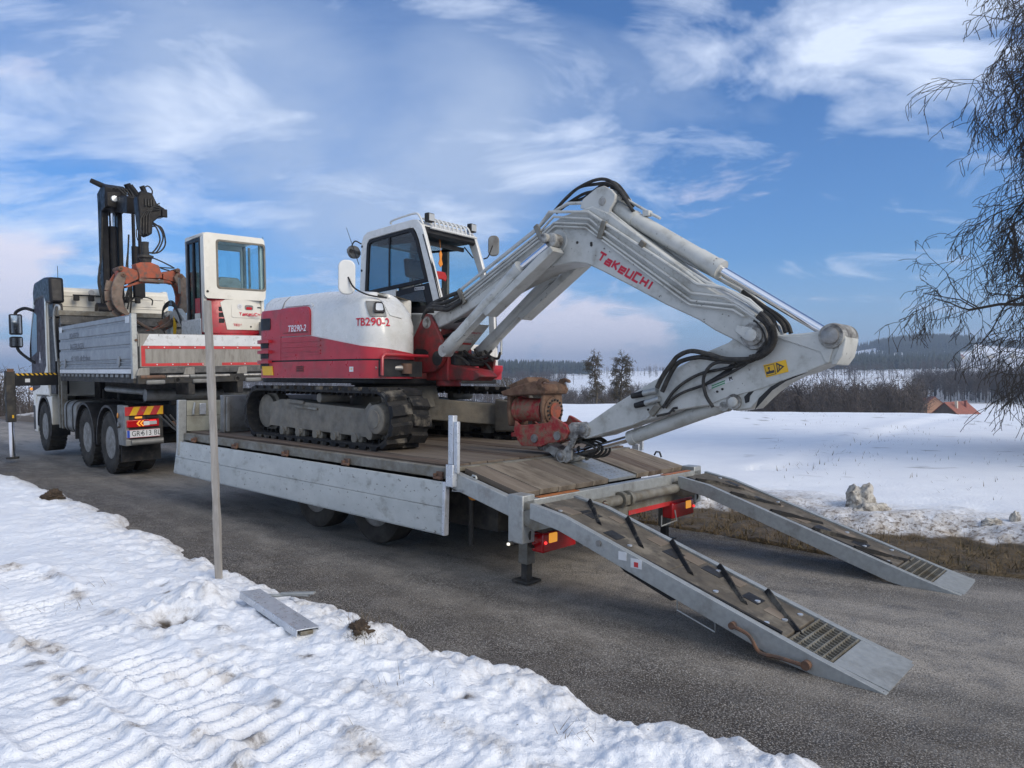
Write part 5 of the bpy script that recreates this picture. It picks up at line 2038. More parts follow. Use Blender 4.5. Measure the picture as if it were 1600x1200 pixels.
# lower and upper red panels
clip_panel([(SF, .672), (S_R + 1.3, .672), (S_R + 1.3, .845), (SF, .845)], .012, 'lower_skirt', 'red_paint')
clip_panel([(SF, .862), (sx(-.66) , .862), (sx(-.66), 1.11), (sx(-.12), 1.11), (sx(.70), .985), (S_SIDE - .25, .965), (SF, .905)][::-1], .012, 'side_panel', 'red_paint')
clip_panel([(sx(-.665), .862), (S_R + 1.3, .862), (S_R + 1.3, 1.40), (sx(-.665), 1.415)][::-1], .014, 'rear_panel', 'red_paint')
clip_panel([(SF, .842), (S_R + 1.3, .842), (S_R + 1.3, .865), (SF, .865)], .004, 'panel_gap', 'black', thick=.003)
door = clip_panel([(sx(-.655), 1.118), (sx(-.655), 1.42)] + [(sx(-.20 + .07 * math.sin(math.radians(a))), 1.35 + .07 * math.cos(math.radians(a))) for a in range(0, 91, 15)] + [(sx(-.13), 1.118)], .020, 'battery_door', 'red_paint')
clip_panel([(sx(-.60), 1.160), (sx(-.60), 1.150), (sx(-.16), 1.150), (sx(-.16), 1.160)], .026, 'door_rim', 'worn_red', door, thick=.005)
clip_panel(rrect(sx(-.36) - .03, sx(-.36) + .03, 1.245, 1.275, .01), .024, 'door_vent', 'tape_red', door, thick=.004)
for x0, x1, z in ((-.64, .05, 1.06), (-.64, .05, 1.005), (-.64, .05, .955), (-.60, -.38, .915), (-.16, .05, .925)):
    clip_panel([(sx(x1), z - .006), (sx(x0), z - .006), (sx(x0), z + .006), (sx(x1), z + .006)][::-1], .022, 'panel_rib', 'red_paint', thick=.01)
# sunken ledge and recessed vents
clip_panel(rrect(sx(-.22), sx(-.30), .74, .80, .02) if False else [(sx(-.24), .735), (sx(-.38), .735), (sx(-.38), .80), (sx(-.24), .80)][::-1], .015, 'vent', 'worn_red', thick=.003)
for k in range(3):
    clip_panel([(sx(-.26), .745 + k * .02), (sx(-.36), .745 + k * .02), (sx(-.36), .752 + k * .02), (sx(-.26), .752 + k * .02)][::-1], .018, 'louver', 'black', thick=.003)
clip_panel([(sx(.58), .735), (sx(.52), .735), (sx(.52), .785), (sx(.58), .785)][::-1], .015, 'label', 'plate_white', thick=.002)
clip_panel([(sx(.56), .755), (sx(.545), .755), (sx(.545), .77), (sx(.56), .77)][::-1], .017, 'label_mark', 'yellow', thick=.002)
# rear corner: grille of three fins with black gaps, lamp, yellow label
for k, z in enumerate((1.055, .94, .83)):
    clip_panel([(sx(-.90), z - .055), (S_R + .5, z - .055), (S_R + .5, z + .01), (sx(-.90), z + .01)][::-1], .019, 'grille_opening', 'black', thick=.004)
    clip_panel([(sx(-.84), z), (S_R + .5, z), (S_R + .5, z + .035), (sx(-.84), z + .035)][::-1], .055, 'grille_fin', 'red_paint', thick=.04)
clip_panel(rrect(sx(-.86), sx(-1.08), 1.20, 1.33, .025), .02, 'rear_lamp', 'black_gloss', thick=.006)
clip_panel([(sx(-.80), .70), (sx(-1.00), .70), (sx(-1.02), .80), (sx(-.82), .80)][::-1], .020, 'warning_label', 'yellow', thick=.002)
# seams and raised fields of the white hood
for poly, nm in (([(sx(-.655), 1.42), (sx(-.665), 1.42), (sx(-.665), 1.56), (sx(-.655), 1.56)][::-1], 'hood_seam'),):
    clip_panel(poly, .003, nm, 'tank_grey', thick=.002)
clip_panel([(sx(-.60), 1.44), (sx(-.16), 1.435), (sx(-.12), 1.415), (sx(-.10), 1.425), (sx(-.14), 1.452), (sx(-.60), 1.458)], .006, 'hood_crease', 'hood_white', thick=.006)
# headlamp in the hood with its shroud, and the lettering
sc_ = S_SIDE - .22
clip_panel([(sc_ + .17, 1.42), (sc_ + .10, 1.27), (sc_ - .075, 1.275), (sc_ - .075, 1.42)], .010, 'lamp_shroud', 'tank_grey', thick=.012)
lm = clip_panel(rrect(sc_ - .052, sc_ + .062, 1.30, 1.40, .02), .03, 'work_lamp', 'black', thick=.03)
clip_panel(rrect(sc_ - .034, sc_ + .044, 1.317, 1.383, .015), .034, 'lamp_lens', 'lens', lm, thick=.004)


def hood_text(s, size, sc, zc, off, name, material, parent=None, flip=True, **k):
    vs, fs = text_geo(s, size, **k)
    mb = BH()
    mb.add([hood_pt(sc - v[0], zc + v[1], off) for v in vs], fs)
    par = parent or X_
    return mb.obj(name, material, par, root=par, recalc=False)


hood_text('TB290-2', .108, S_SIDE - .135, 1.215, .006, 'lettering', 'red_text', bold=.0018)
hood_text('TB290-2', .095, sx(-.36), 1.195, .0215, 'lettering', 'white_text', door, shear=.2, bold=.0012)
clip_panel(rrect(S_SIDE - .50, S_SIDE - .24, 1.33, 1.49, .03) if False else [(S_SIDE - .34, 1.475), (S_SIDE - .34, 1.33), (S_SIDE - .36, 1.29), (S_SIDE - .50, 1.27), (S_SIDE - .55, 1.30), (S_SIDE - .56, 1.46)], .006, 'hood_field', 'hood_white', thick=.006)
# platform below the cab and deck plate
b = BH()
b.box(-.98, .60, .17, 1.18, .665, .80)
b.prism([(.17, .665), (.17, .84), (1.20, .84), (1.20, .77), (1.08, .665)], 0, .42, .60)
b.obj('platform', 'red_paint', X_, bev=.008)
b = BH()
b.box(-1.2, .75, -.95, .9, .62, .672)
b.obj('revolving_frame', 'black', X_, bev=.01)
# opening in the skirt with the swing cylinder
b = BH()
b.box(.50, .905, -.97, -.45, .69, .845)
b.obj('cylinder_recess', 'black', X_)
b = BH()
b.tube([(.935, -1.0, .70), (.935, -1.0, .875), (.935, -.97, .90), (.935, -.40, .90)], .016, 8)
b.obj('recess_trim', 'red_paint', X_)
b = BH()
b.cyl((.80, -.98, .77), (.93, -.66, .775), .034, n=14)
b.obj('swing_cylinder_rod', 'steel', X_)
b = BH()
b.cyl((.925, -.68, .72), (.925, -.68, .82), .055, n=16)
b.obj('swing_pin', 'rusty', X_)

# swing post: two cheeks and the body (traced on its near cheek, frame T)
cheek = [(1.564,2.192),(1.626,2.155),(1.771,1.954),(1.846,1.902),(1.965,1.892),(1.964,1.755),(1.975,1.693),(1.963,1.582),(1.611,1.575),(1.428,1.588),(1.349,1.646),(1.262,1.748),(1.272,1.820),(1.372,1.985),(1.483,2.141),(1.523,2.183)]
slot1 = [(1.759,1.805),(1.717,1.831),(1.571,1.820),(1.520,1.786),(1.550,1.747),(1.737,1.750)]
slot2 = [(1.833,1.691),(1.716,1.690),(1.674,1.655),(1.715,1.615),(1.843,1.616)]
b = BT()
b.prism(cheek, 1, .17, .125)
ck = b.obj('swing_post_cheek', 'worn_red', X_, bev=.008)
for sl in (slot1, slot2):
    BT().prism(sl, 1, .168, .1735).obj('slot', 'black', ck, root=ck)
BT().prism(cheek, 1, -.205, -.16).obj('swing_post_cheek', 'worn_red', X_, bev=.008)
b = BT()
b.box(1.28, 1.62, -.16, .12, 1.50, 1.78)
b.cyl((1.42, -.02, 1.44), (1.42, -.02, 1.90), .13, n=24)
b.prism([(1.478,1.714),(1.184,1.646),(0.905,1.605),(0.815,1.543),(0.904,1.499),(1.397,1.503),(1.518,1.562)], 1, .10, -.14)
b.obj('swing_post_body', 'worn_red', X_, bev=.012)
for (xz) in ([(1.550,2.097)][0],):
    b = BT()
    b.lathe([(-.02, .062), (.005, .062), (.01, .045), (.02, .045), (.02, .001)], (xz[0], .172, xz[1]), (0, 1, 0), 24)
    b.obj('boom_foot_pin', 'greasy_white', X_)
BT().lathe([(-.02, .075), (.003, .075), (.006, .06), (.006, .001)], (1.385, .172, 1.725), (0, 1, 0), 24).obj('cylinder_pin', 'chassis', X_)
for y in (-.34,):
    BT().prism([(1.293,1.735),(1.178,1.787),(1.073,1.712),(1.100,1.599),(1.242,1.519),(1.320,1.566)], 1, y, y - .03).obj('cylinder_lug', 'worn_red', X_, bev=.006)
b = BT()
b.prism([(1.637,1.766),(1.414,1.829),(1.218,1.758),(1.217,1.651),(1.636,1.641)], 1, .08, -.34)
b.obj('valve_block', 'black', X_, bev=.01)

# ---- boom
boom_side = [(1.560,2.148),(1.139,2.342),(0.479,2.651),(0.008,2.860),(-0.211,2.941),(-0.521,2.974),(-0.698,2.887),(-0.996,2.658),(-1.341,2.398),(-1.608,2.190),(-1.808,2.068),(-1.999,1.939),(-2.045,1.905),(-2.072,1.846),(-2.059,1.781),(-2.000,1.733),(-1.907,1.731),(-1.820,1.793),(-1.641,1.883),(-1.516,1.964),(-1.233,2.098),(-0.878,2.287),(-0.618,2.422),(-0.465,2.496),(-0.334,2.521),(-0.128,2.516),(0.042,2.482),(0.394,2.381),(0.836,2.238),(1.281,2.081),(1.438,2.036),(1.559,2.041),(1.611,2.097)]
b = BT()
b.prism(boom_side, 1, .12, -.15)
boom = b.obj('boom', 'boom_white', X_, bev=.012)
ear = [(-0.386,2.979),(-0.412,3.051),(-0.560,3.122),(-0.632,3.128),(-0.703,3.086),(-0.748,3.036),(-0.742,2.985),(-0.698,2.929),(-0.685,2.884),(-0.521,2.931)]
for y0, y1 in ((.11, .075), (-.105, -.14)):
    BT().prism(ear, 1, y0, y1).obj('cylinder_ear', 'boom_white', boom, bev=.006, root=boom)
p = [(-0.620,2.997)][0]
BT().lathe([(-.26, .001), (-.26, .035), (.0, .035), (.006, .035), (.006, .001)], (p[0], .112, p[1]), (0, 1, 0), 20).obj('ear_pin', 'greasy_white', boom, root=boom)
# boss of the lift cylinders
p = [(-0.155,2.725)][0]
BT().lathe([(-.29, .001), (-.29, .105), (.004, .105), (.010, .098), (.010, .001)], (p[0], .12, p[1]), (0, 1, 0), 36).obj('boss', 'boom_white', boom, root=boom)
BT().lathe([(-.55, .001), (-.55, .042), (.20, .042), (.205, .036), (.205, .001)], (p[0], .12, p[1]), (0, 1, 0), 24).obj('lift_pin', 'greasy_white', boom, root=boom)
for c in [(-0.369,2.687),(-0.518,2.662),(-0.519,2.646)]:
    BT().cyl((c[0], .118, c[1]), (c[0], .126, c[1]), .012, n=10).obj('plug', 'chassis', boom, root=boom)
# logo on the boom
p0, p1 = [(-0.584,2.521),(-1.083,2.229)]
d_ = unit(np.array((p1[0] - p0[0], 0, p1[1] - p0[1])))
u_ = np.array((-d_[2], 0, d_[0])) * -1
if u_[2] < 0:
    u_ = -u_
ln = math.hypot(p1[0] - p0[0], p1[1] - p0[1])
mb = BT()
add_logo(mb, ln / 8.9, (p0[0], .1225, p0[1]), d_, u_, off=0.0, w=.29)
mb.obj('logo', 'red_text', boom, root=boom, recalc=False, smooth=False)
# steel lines along the boom side
LINES = [
    [(1.131,2.409),(0.077,2.900),(-0.064,2.998),(-0.237,3.048),(-0.479,3.013),(-0.684,2.901),(-1.031,2.614),(-1.356,2.378),(-1.569,2.238),(-1.771,2.151),(-1.892,2.088),(-1.986,2.000)],
    [(1.103,2.382),(0.069,2.853),(-0.072,2.991),(-0.500,2.924),(-0.691,2.789),(-1.356,2.340),(-1.512,2.229),(-1.721,2.183),(-1.916,2.063),(-2.009,1.986)],
    [(1.065,2.341),(0.061,2.812),(-0.123,2.939),(-0.514,2.863),(-0.633,2.766),(-1.357,2.248),(-1.465,2.166),(-1.737,2.117),(-1.859,2.045),(-1.963,1.966)],
    [(1.046,2.314),(0.054,2.783),(-0.131,2.887),(-0.494,2.823),(-0.634,2.708),(-1.358,2.185),(-1.466,2.109),(-1.820,2.052),(-1.926,1.977),(-2.001,1.924)],
    [(1.028,2.287),(0.046,2.753),(-0.138,2.855),(-0.474,2.796),(-0.627,2.682),(-1.358,2.146),(-1.455,2.081),(-1.796,2.021),(-1.883,1.966)]]
for i, ln_ in enumerate(LINES):
    r = (.015, .013, .011, .010, .010)[i]
    BT().tube(on(ln_, 1, .145 if i else .09), r, 7).obj('steel_pipe', 'boom_white', X_)
for i, (c, d2) in enumerate(([(0.079,2.892),(0.010,2.769)], [(-0.676,2.821),(-0.625,2.680)], [(1.087,2.404),(1.002,2.259)], [(-1.052,2.604),(-1.023,2.568)])):
    BT().beam((c[0], .150, c[1]), (d2[0], .150, d2[1]), .05, .03, up=(0, 1, 0)).obj('pipe_clamp', 'galv_dirty', X_, bev=.005)
BT().tube(on([(-0.612,2.938),(-1.272,2.465),(-1.544,2.309),(-1.750,2.186),(-1.897,2.044),(-1.969,1.948)], 1, -.06), .016, 7).obj('steel_pipe', 'boom_white', X_)
BT().tube(on([(-0.632,2.961),(-1.283,2.493),(-1.570,2.330),(-1.774,2.184),(-1.921,2.066),(-1.993,1.947)], 1, -.10), .013, 7).obj('steel_pipe', 'boom_white', X_)


def hose(pts, y, r, m='hose', name='hydraulic_hose', frame=None, parent=None):
    P = on(pts, 1, y) if len(pts[0]) == 2 else pts
    par = parent or X_
    return MB(frame or F_T).tube(smooth_path(P, 6), r, 8).obj(name, m, par, root=par)


# bundle at the boom foot
for k, pts in enumerate(([(1.107,2.388),(1.249,2.367),(1.406,2.333),(1.567,2.292),(1.649,2.224),(1.679,2.119)], [(1.079,2.360),(1.192,2.318),(1.346,2.290),(1.526,2.283),(1.628,2.210),(1.658,2.091)], [(1.041,2.313),(1.153,2.270),(1.326,2.243),(1.485,2.267),(1.607,2.215),(1.648,2.131)], [(1.022,2.286),(1.134,2.243),(1.248,2.212),(1.405,2.229),(1.546,2.231),(1.627,2.143)])):
    hose(pts, .10 + .02 * k, .021)
hose([(1.683,2.003),(1.359,2.089),(1.072,2.119),(0.800,2.192)], .05, .018)
hose([(1.641,1.934),(1.309,1.988),(1.118,2.058),(0.962,2.164)], .0, .018)
# hoses over the top of the boom
for y, pts in ((.06, [(-0.059,3.014),(-0.175,3.097),(-0.303,3.164),(-0.474,3.204),(-0.607,3.195),(-0.718,3.127),(-0.807,3.006),(-0.882,2.895)]), (.03, [(-0.049,3.032),(-0.166,3.110),(-0.314,3.185),(-0.486,3.181),(-0.606,3.164),(-0.723,3.090),(-0.800,2.987),(-0.875,2.886)]), (0, [(-0.039,3.028),(-0.185,3.084),(-0.341,3.130),(-0.478,3.134),(-0.598,3.156),(-0.695,3.122),(-0.779,3.017),(-0.824,2.931)]), (-.03, [(-0.009,3.021),(-0.142,3.080),(-0.313,3.102),(-0.430,3.148),(-0.564,3.194),(-0.663,3.165),(-0.753,3.064),(-0.830,2.945)])):
    hose(pts, y, .014)
# lift cylinders, near and far, with guards
for yc in (.225, -.265):
    a, c, e = [(1.189,1.796),(0.179,2.518),(-0.199,2.710)]
    A, C_, E_ = (a[0], yc, a[1]), (c[0], yc, c[1]), (e[0], yc, e[1])
    b = BT()
    dv = unit(np.array(C_) - np.array(A))
    b.lathe([(0, .06), (.02, .072), (.22, .072), (.23, .066), (np.linalg.norm(np.array(C_) - np.array(A)) - .05, .066), (np.linalg.norm(np.array(C_) - np.array(A)) - .045, .074), (np.linalg.norm(np.array(C_) - np.array(A)), .074), (np.linalg.norm(np.array(C_) - np.array(A)), .03)], A, dv, 28)
    cy = b.obj('lift_cylinder', 'boom_white', X_)
    BT().cyl(C_, E_, .035, n=20).obj('piston_rod', 'chrome', cy, root=cy)
    BT().lathe([(-.05, .06), (.05, .06), (.055, .05), (.055, .001)], E_, (0, 1, 0), 20).obj('rod_eye', 'greasy_white', cy, root=cy)
    BT().lathe([(-.05, .062), (.05, .062)], A, (0, 1, 0), 20).obj('cylinder_eye', 'boom_white', cy, root=cy)
    g = [(0.607,2.136),(0.556,2.097),(-0.250,2.605),(-0.214,2.653),(-0.084,2.591)]
    b = BT()
    b.prism(g, 1, yc + .075, yc - .075)
    b.obj('cylinder_guard', 'boom_white', X_, bev=.006)
    BT().tube(on([(0.966,1.881),(0.226,2.411)], 1, yc + .06), .010, 6).obj('steel_pipe', 'boom_white', cy, root=cy)
# perforated cover with lettering between the lift cylinders
cv = [(0.972,2.063),(1.224,1.852)]
(xa, za), (xb, zb) = cv
b = BT()
vs = []
for y in (.08, -.17):
    vs += [(xa, y, za), (xa + .0, y, za + .0)]
b.add([(xa, .10, za), (xa, -.17, za), (xb, -.17, zb), (xb, .10, zb), (xa + .10, .10, za - .06), (xa + .10, -.17, za - .06), (xb + .06, -.17, zb - .05), (xb + .06, .10, zb - .05)],
      [(0, 1, 2, 3), (7, 6, 5, 4), (0, 4, 5, 1), (1, 5, 6, 2), (2, 6, 7, 3), (3, 7, 4, 0)])
cov = b.obj('cover_plate', 'boom_white', X_, bev=.004)
uy_ = unit(np.array((xa - xb, 0, za - zb)))
mid = np.array(((xa + xb) / 2, 0, (za + zb) / 2))
nrm = unit(np.cross((0, -1, 0), uy_))
mb = BT()
add_logo(mb, .022, mid + uy_ * .03 + np.array((0, .055, 0)) + nrm * .002, (0, -1, 0), uy_, w=.22)
mb.obj('logo', 'red_text', cov, root=cov, recalc=False, smooth=False)
mb = BT()
L_ = np.linalg.norm(np.array((xa - xb, za - zb)))
for (a0, a1, y0, y1, mt) in ((-.42, -.34, .06, -.12, 'tape_red'), (-.28, -.20, .05, -.09, 'plate_white')):
    mb = BT()
    c0, c1 = mid + uy_ * a0 * L_ + nrm * .0025, mid + uy_ * a1 * L_ + nrm * .0025
    mb.add([(c0[0], y0, c0[2]), (c0[0], y1, c0[2]), (c1[0], y1, c1[2]), (c1[0], y0, c1[2])], [(0, 1, 2, 3)])
    mb.obj('label', mt, cov, root=cov, recalc=False)
for k in range(4):
    c = mid - uy_ * .12 * L_ + nrm * .002
    BT().cyl((c[0], .05 - .045 * k, c[2]), tuple(np.array((c[0], .05 - .045 * k, c[2])) + nrm * .004), .009, n=8).obj('rivet', 'galv_bright', cov, root=cov)

# ---- arm
arm_side = [(-0.447,1.130),(-0.386,1.084),(-0.393,1.029),(-0.448,1.011),(-0.621,1.048),(-0.750,1.097),(-1.137,1.219),(-1.339,1.286),(-1.579,1.327),(-1.746,1.308),(-1.815,1.297),(-1.911,1.314),(-1.976,1.379),(-2.040,1.438),(-2.121,1.497),(-2.217,1.546),(-2.312,1.576),(-2.403,1.614),(-2.452,1.634),(-2.501,1.638),(-2.524,1.683),(-2.551,1.787),(-2.539,1.853),(-2.491,1.881),(-2.442,1.870),(-2.401,1.847),(-2.258,1.836),(-2.127,1.832),(-1.990,1.851),(-1.906,1.891),(-1.801,1.836),(-1.742,1.791),(-1.575,1.730),(-1.336,1.618),(-1.111,1.509),(-0.748,1.313)]
b = BT()
b.prism(arm_side, 1, .10, -.13)
arm = b.obj('dipper_arm', 'boom_white', X_, bev=.010)
# bosses and pins
def boss(px_, y0, y1, r, name, m, par, pin=None):
    b = BT()
    b.lathe([(0, .001), (0, r), (abs(y1 - y0) * .85, r), (abs(y1 - y0), r * .9), (abs(y1 - y0), .001)], (px_[0], y0, px_[1]), (0, 1 if y1 > y0 else -1, 0), 30)
    return b.obj(name, m, par, root=par)
pE = [(-1.948,1.832)][0]
boss(pE, -.17, .135, .105, 'elbow_boss', 'greasy_white', X_)
boss(pE, .135, .165, .07, 'elbow_ring', 'greasy_white', X_)
boss(pE, .165, .185, .042, 'elbow_pin', 'boom_white', X_)
ep = [(-1.834,1.904),(-1.952,1.889),(-1.962,1.777),(-1.896,1.802),(-1.824,1.863)]
BT().prism(ep, 1, .150, .166).obj('pin_keeper', 'boom_white', X_, bev=.006)
pT = [(-2.466,1.810)][0]
boss(pT, -.15, .125, .088, 'arm_top_boss', 'greasy_white', X_)
boss(pT, .125, .15, .056, 'arm_top_pin', 'steel', X_)
BT().prism([(-2.494,1.876),(-2.534,1.861),(-2.558,1.786),(-2.536,1.679),(-2.496,1.621),(-2.464,1.621),(-2.507,1.725),(-2.523,1.808)], 1, .108, -.14).obj('arm_rim', 'boom_white', arm, bev=.006, root=arm)
BT().prism([(-2.442,1.866),(-2.385,1.831),(-2.271,1.814),(-2.136,1.823),(-1.990,1.860),(-2.136,1.801),(-2.280,1.749),(-2.398,1.707),(-2.428,1.639),(-2.452,1.634),(-2.476,1.726),(-2.427,1.766)], 1, .100, .110).obj('arm_doubler', 'boom_white', arm, bev=.003, root=arm)
BT().tube(on([(-1.581,1.332),(-1.708,1.387),(-1.995,1.465),(-2.219,1.550),(-2.313,1.580)], 1, .103), .007, 6).obj('weld', 'boom_white', arm, root=arm)
pB = [(-1.790,1.361)][0]
boss(pB, -.14, .115, .062, 'cylinder_boss', 'greasy_white', X_)
boss(pB, .115, .13, .035, 'cylinder_head_pin', 'boom_white', X_)
BT().prism([(-1.867,1.399),(-1.900,1.432),(-1.938,1.441),(-1.910,1.405),(-1.905,1.364),(-1.877,1.354)], 1, .102, .1045).obj('arm_hole', 'black', arm, root=arm)
BT().prism([(-1.948,1.311),(-2.004,1.371),(-2.072,1.448),(-2.165,1.511),(-2.312,1.572),(-2.174,1.537),(-2.062,1.474),(-1.976,1.392)], 1, .102, .106).obj('arm_edge', 'black', arm, root=arm)
# stickers on the arm
BT().prism([(-2.006,1.624),(-2.164,1.660),(-2.184,1.578),(-2.028,1.537)], 1, .101, .1035).obj('warning_sticker', 'yellow', arm, root=arm)
tri = [[(-2.097,1.641),(-2.155,1.614),(-2.107,1.570)], [(-2.105,1.627),(-2.140,1.612),(-2.111,1.585)]]
BT().ring(tri[0], tri[1], 1, .104, .1055).obj('sticker_triangle', 'dark_text', arm, root=arm)
BT().tube(on([(-2.120,1.621),(-2.118,1.594)], 1, .1045), .004, 5).obj('sticker_print', 'dark_text', arm, root=arm)
b = BT()
for pts in ([(-2.039,1.608),(-2.052,1.611),(-2.055,1.599),(-2.041,1.596)], [(-2.030,1.577),(-2.084,1.590),(-2.088,1.572),(-2.034,1.559)], [(-2.045,1.595),(-2.051,1.596),(-2.057,1.572),(-2.051,1.571)]):
    b.prism(pts, 1, .104, .1055)
b.obj('sticker_figure', 'dark_text', arm, root=arm)
BT().ring([(-2.014,1.618),(-2.081,1.634),(-2.100,1.563),(-2.034,1.546)], [(-2.017,1.614),(-2.079,1.630),(-2.095,1.566),(-2.037,1.550)], 1, .104, .1052).obj('sticker_border', 'dark_text', arm, root=arm)
lab = [(-1.578,1.479),(-1.769,1.550),(-1.784,1.513),(-1.593,1.446)]
BT().prism(lab, 1, .101, .1025).obj('label', 'plate_white', arm, root=arm)
(lx0, lz0), (lx1, lz1) = [(-1.654,1.489),(-1.764,1.527)]
dd_ = unit(np.array((lx1 - lx0, 0, lz1 - lz0)))
uu_ = np.array((dd_[2], 0, -dd_[0]))
uu_ = uu_ if uu_[2] > 0 else -uu_
mb = BT()
add_text(mb, 'PI', .035, (lx1, .1033, lz1), dd_, uu_, bold=.002)
mb.obj('lettering', 'dark_text', arm, root=arm, recalc=False)
M['green_text'] = mat('green_text', (.05, .25, .12), .5, rvar=0)
b = BT()
for k in range(2):
    b.prism([(a + (0 if k else .0), c - .010 + .016 * k) for a, c in [(-1.614,1.472),(-1.719,1.512),(-1.722,1.503),(-1.616,1.463)]], 1, .1028, .1034)
b.obj('label_lines', 'green_text', arm, root=arm)
BT().prism([(-1.562,1.498),(-1.724,1.592),(-1.753,1.629),(-1.802,1.647),(-1.768,1.582),(-1.694,1.536),(-1.572,1.469)], 1, .1012, .1022).obj('scuff', 'black', arm, root=arm)
# arm cylinder
a, c, e = [(-0.588,3.009),(-1.625,2.341),(-2.411,1.827)]
A, C_, E_ = [np.array((q_[0], -.015, q_[1])) for q_ in (a, c, e)]
dv = unit(C_ - A)
Lc = np.linalg.norm(C_ - A)
b = BT()
b.lathe([(0, .05), (.02, .066), (.30, .066), (.302, .070), (.33, .070), (.332, .064), (Lc - .22, .064), (Lc - .218, .069), (Lc - .05, .069), (Lc - .048, .076), (Lc, .076), (Lc, .04)], A, dv, 32)
ac = b.obj('arm_cylinder', 'boom_white', X_)
BT().cyl(C_, E_, .034, n=24).obj('piston_rod', 'chrome', ac, root=ac)
pe = [(-0.532,3.034)][0]
BT().lathe([(-.07, .075), (.07, .075)], (pe[0], -.015, pe[1]), (0, 1, 0), 24).obj('cylinder_eye', 'boom_white', ac, root=ac)
b = BT()
for px_ in [(-0.676,3.088),(-0.978,2.865)]:
    b.box(px_[0] - .03, px_[0] + .03, -.045, .015, px_[1] - .025, px_[1] + .02)
b.tube(on([(-0.676,3.088),(-0.741,3.034),(-0.977,2.880),(-1.097,2.805)], 1, -.015), .013, 6)
b.obj('oil_port', 'boom_white', ac, bev=.004, root=ac)
hose([(-0.645,3.132),(-0.716,3.098),(-0.773,3.041),(-0.767,2.999)], .02, .016)
# bucket cylinder
a, c, e = [(-1.702,1.356),(-0.827,1.033),(-0.167,0.834)]
A, C_, E_ = [np.array((q_[0], -.01, q_[1])) for q_ in (a, c, e)]
dv = unit(C_ - A)
Lc = np.linalg.norm(C_ - A)
b = BT()
b.lathe([(0, .04), (.01, .060), (.15, .060), (.152, .057), (Lc - .06, .057), (Lc - .058, .061), (Lc, .061), (Lc, .03)], A, dv, 30)
bc = b.obj('bucket_cylinder', 'boom_white', X_)
BT().cyl(C_, E_, .030, n=22).obj('piston_rod', 'chrome', bc, root=bc)
boss(([(-1.711,1.326)][0]), .03, .10, .04, 'port_block', 'greasy_white', X_)
# hoses round the elbow and along the arm
H1 = [(-2.011,1.984),(-2.066,1.932),(-2.102,1.865),(-2.112,1.799),(-2.077,1.730),(-2.014,1.687),(-1.916,1.666),(-1.758,1.669),(-1.638,1.703),(-1.488,1.732),(-1.381,1.699),(-1.327,1.646),(-1.245,1.544),(-1.195,1.455)]
hose(H1, .175, .018)
hose([(-1.979,1.965),(-2.039,1.913),(-2.072,1.845),(-2.072,1.779),(-2.032,1.714),(-1.968,1.670),(-1.869,1.645),(-1.668,1.671),(-1.545,1.687),(-1.424,1.670),(-1.343,1.632),(-1.278,1.535),(-1.223,1.426)], .145, .018)
hose([(-1.947,1.941),(-2.003,1.884),(-2.031,1.817),(-2.023,1.750),(-1.959,1.689),(-1.841,1.627),(-1.699,1.596),(-1.551,1.569),(-1.414,1.506),(-1.306,1.422),(-1.217,1.302)], .125, .012)
hose([(-2.032,1.781),(-1.959,1.689),(-1.865,1.618),(-1.719,1.545),(-1.562,1.479),(-1.399,1.424),(-1.301,1.368),(-1.245,1.303)], .13, .011)
hose([(-1.826,1.641),(-1.694,1.647),(-1.618,1.606),(-1.578,1.521),(-1.599,1.408),(-1.656,1.321)], .16, .013)
hose([(-1.776,2.174),(-1.899,2.071),(-1.994,1.996),(-2.073,1.923),(-2.101,1.854)], -.05, .016)
hose([(-1.802,2.142),(-1.919,2.059),(-2.028,1.987),(-2.098,1.920),(-2.126,1.850)], -.08, .016)
hose([(-1.849,2.096),(-1.960,2.005),(-2.021,1.947),(-2.054,1.855)], -.02, .016)
# wire spiral guard round the outer hose
sp = smooth_path(on([(-2.089,1.900),(-2.107,1.842),(-2.108,1.786),(-2.077,1.730),(-2.014,1.687),(-1.940,1.670)], 1, .175), 60)
hel = []
for i in range(len(sp) - 1):
    t_ = unit(sp[i + 1] - sp[i])
    a_ = unit(np.cross(t_, (0, 1, 0)))
    b_ = np.cross(t_, a_)
    an = i * .85
    hel.append(sp[i] + .024 * (a_ * math.cos(an) + b_ * math.sin(an)))
BT().tube(hel, .0035, 4).obj('spiral_guard', 'hose', X_)
# couplings on the arm
for a, c, m1 in (([(-1.043,1.408)][0], [(-1.165,1.435)][0], 0), ([(-1.061,1.333)][0], [(-1.188,1.371)][0], 0)):
    BT().cyl((a[0], .125, a[1]), (c[0], .125, c[1]), .024, n=14).obj('coupling', 'galv', X_)
for a, c in ([(-0.935,1.385),(-1.043,1.408)], [(-0.966,1.310),(-1.061,1.333)]):
    BT().cyl((a[0], .125, a[1]), (c[0], .125, c[1]), .022, .027, n=12).obj('coupling_cap', 'black', X_)
BT().beam(*[(q_[0], .118, q_[1]) for q_ in [(-1.108,1.243),(-1.183,1.326)]], .05, .03, up=(0, 1, 0)).obj('pipe_clamp', 'galv_dirty', X_, bev=.005)
BT().tube(on([(-0.476,1.024),(-0.757,1.109),(-0.912,1.153),(-1.061,1.211),(-1.108,1.258),(-1.154,1.285)], 1, .105), .009, 6).obj('steel_pipe', 'boom_white', X_)
BT().tube(on([(-1.154,1.235),(-1.262,1.259),(-1.301,1.299),(-1.334,1.305)], 1, .105), .010, 6).obj('steel_pipe', 'chassis', X_)
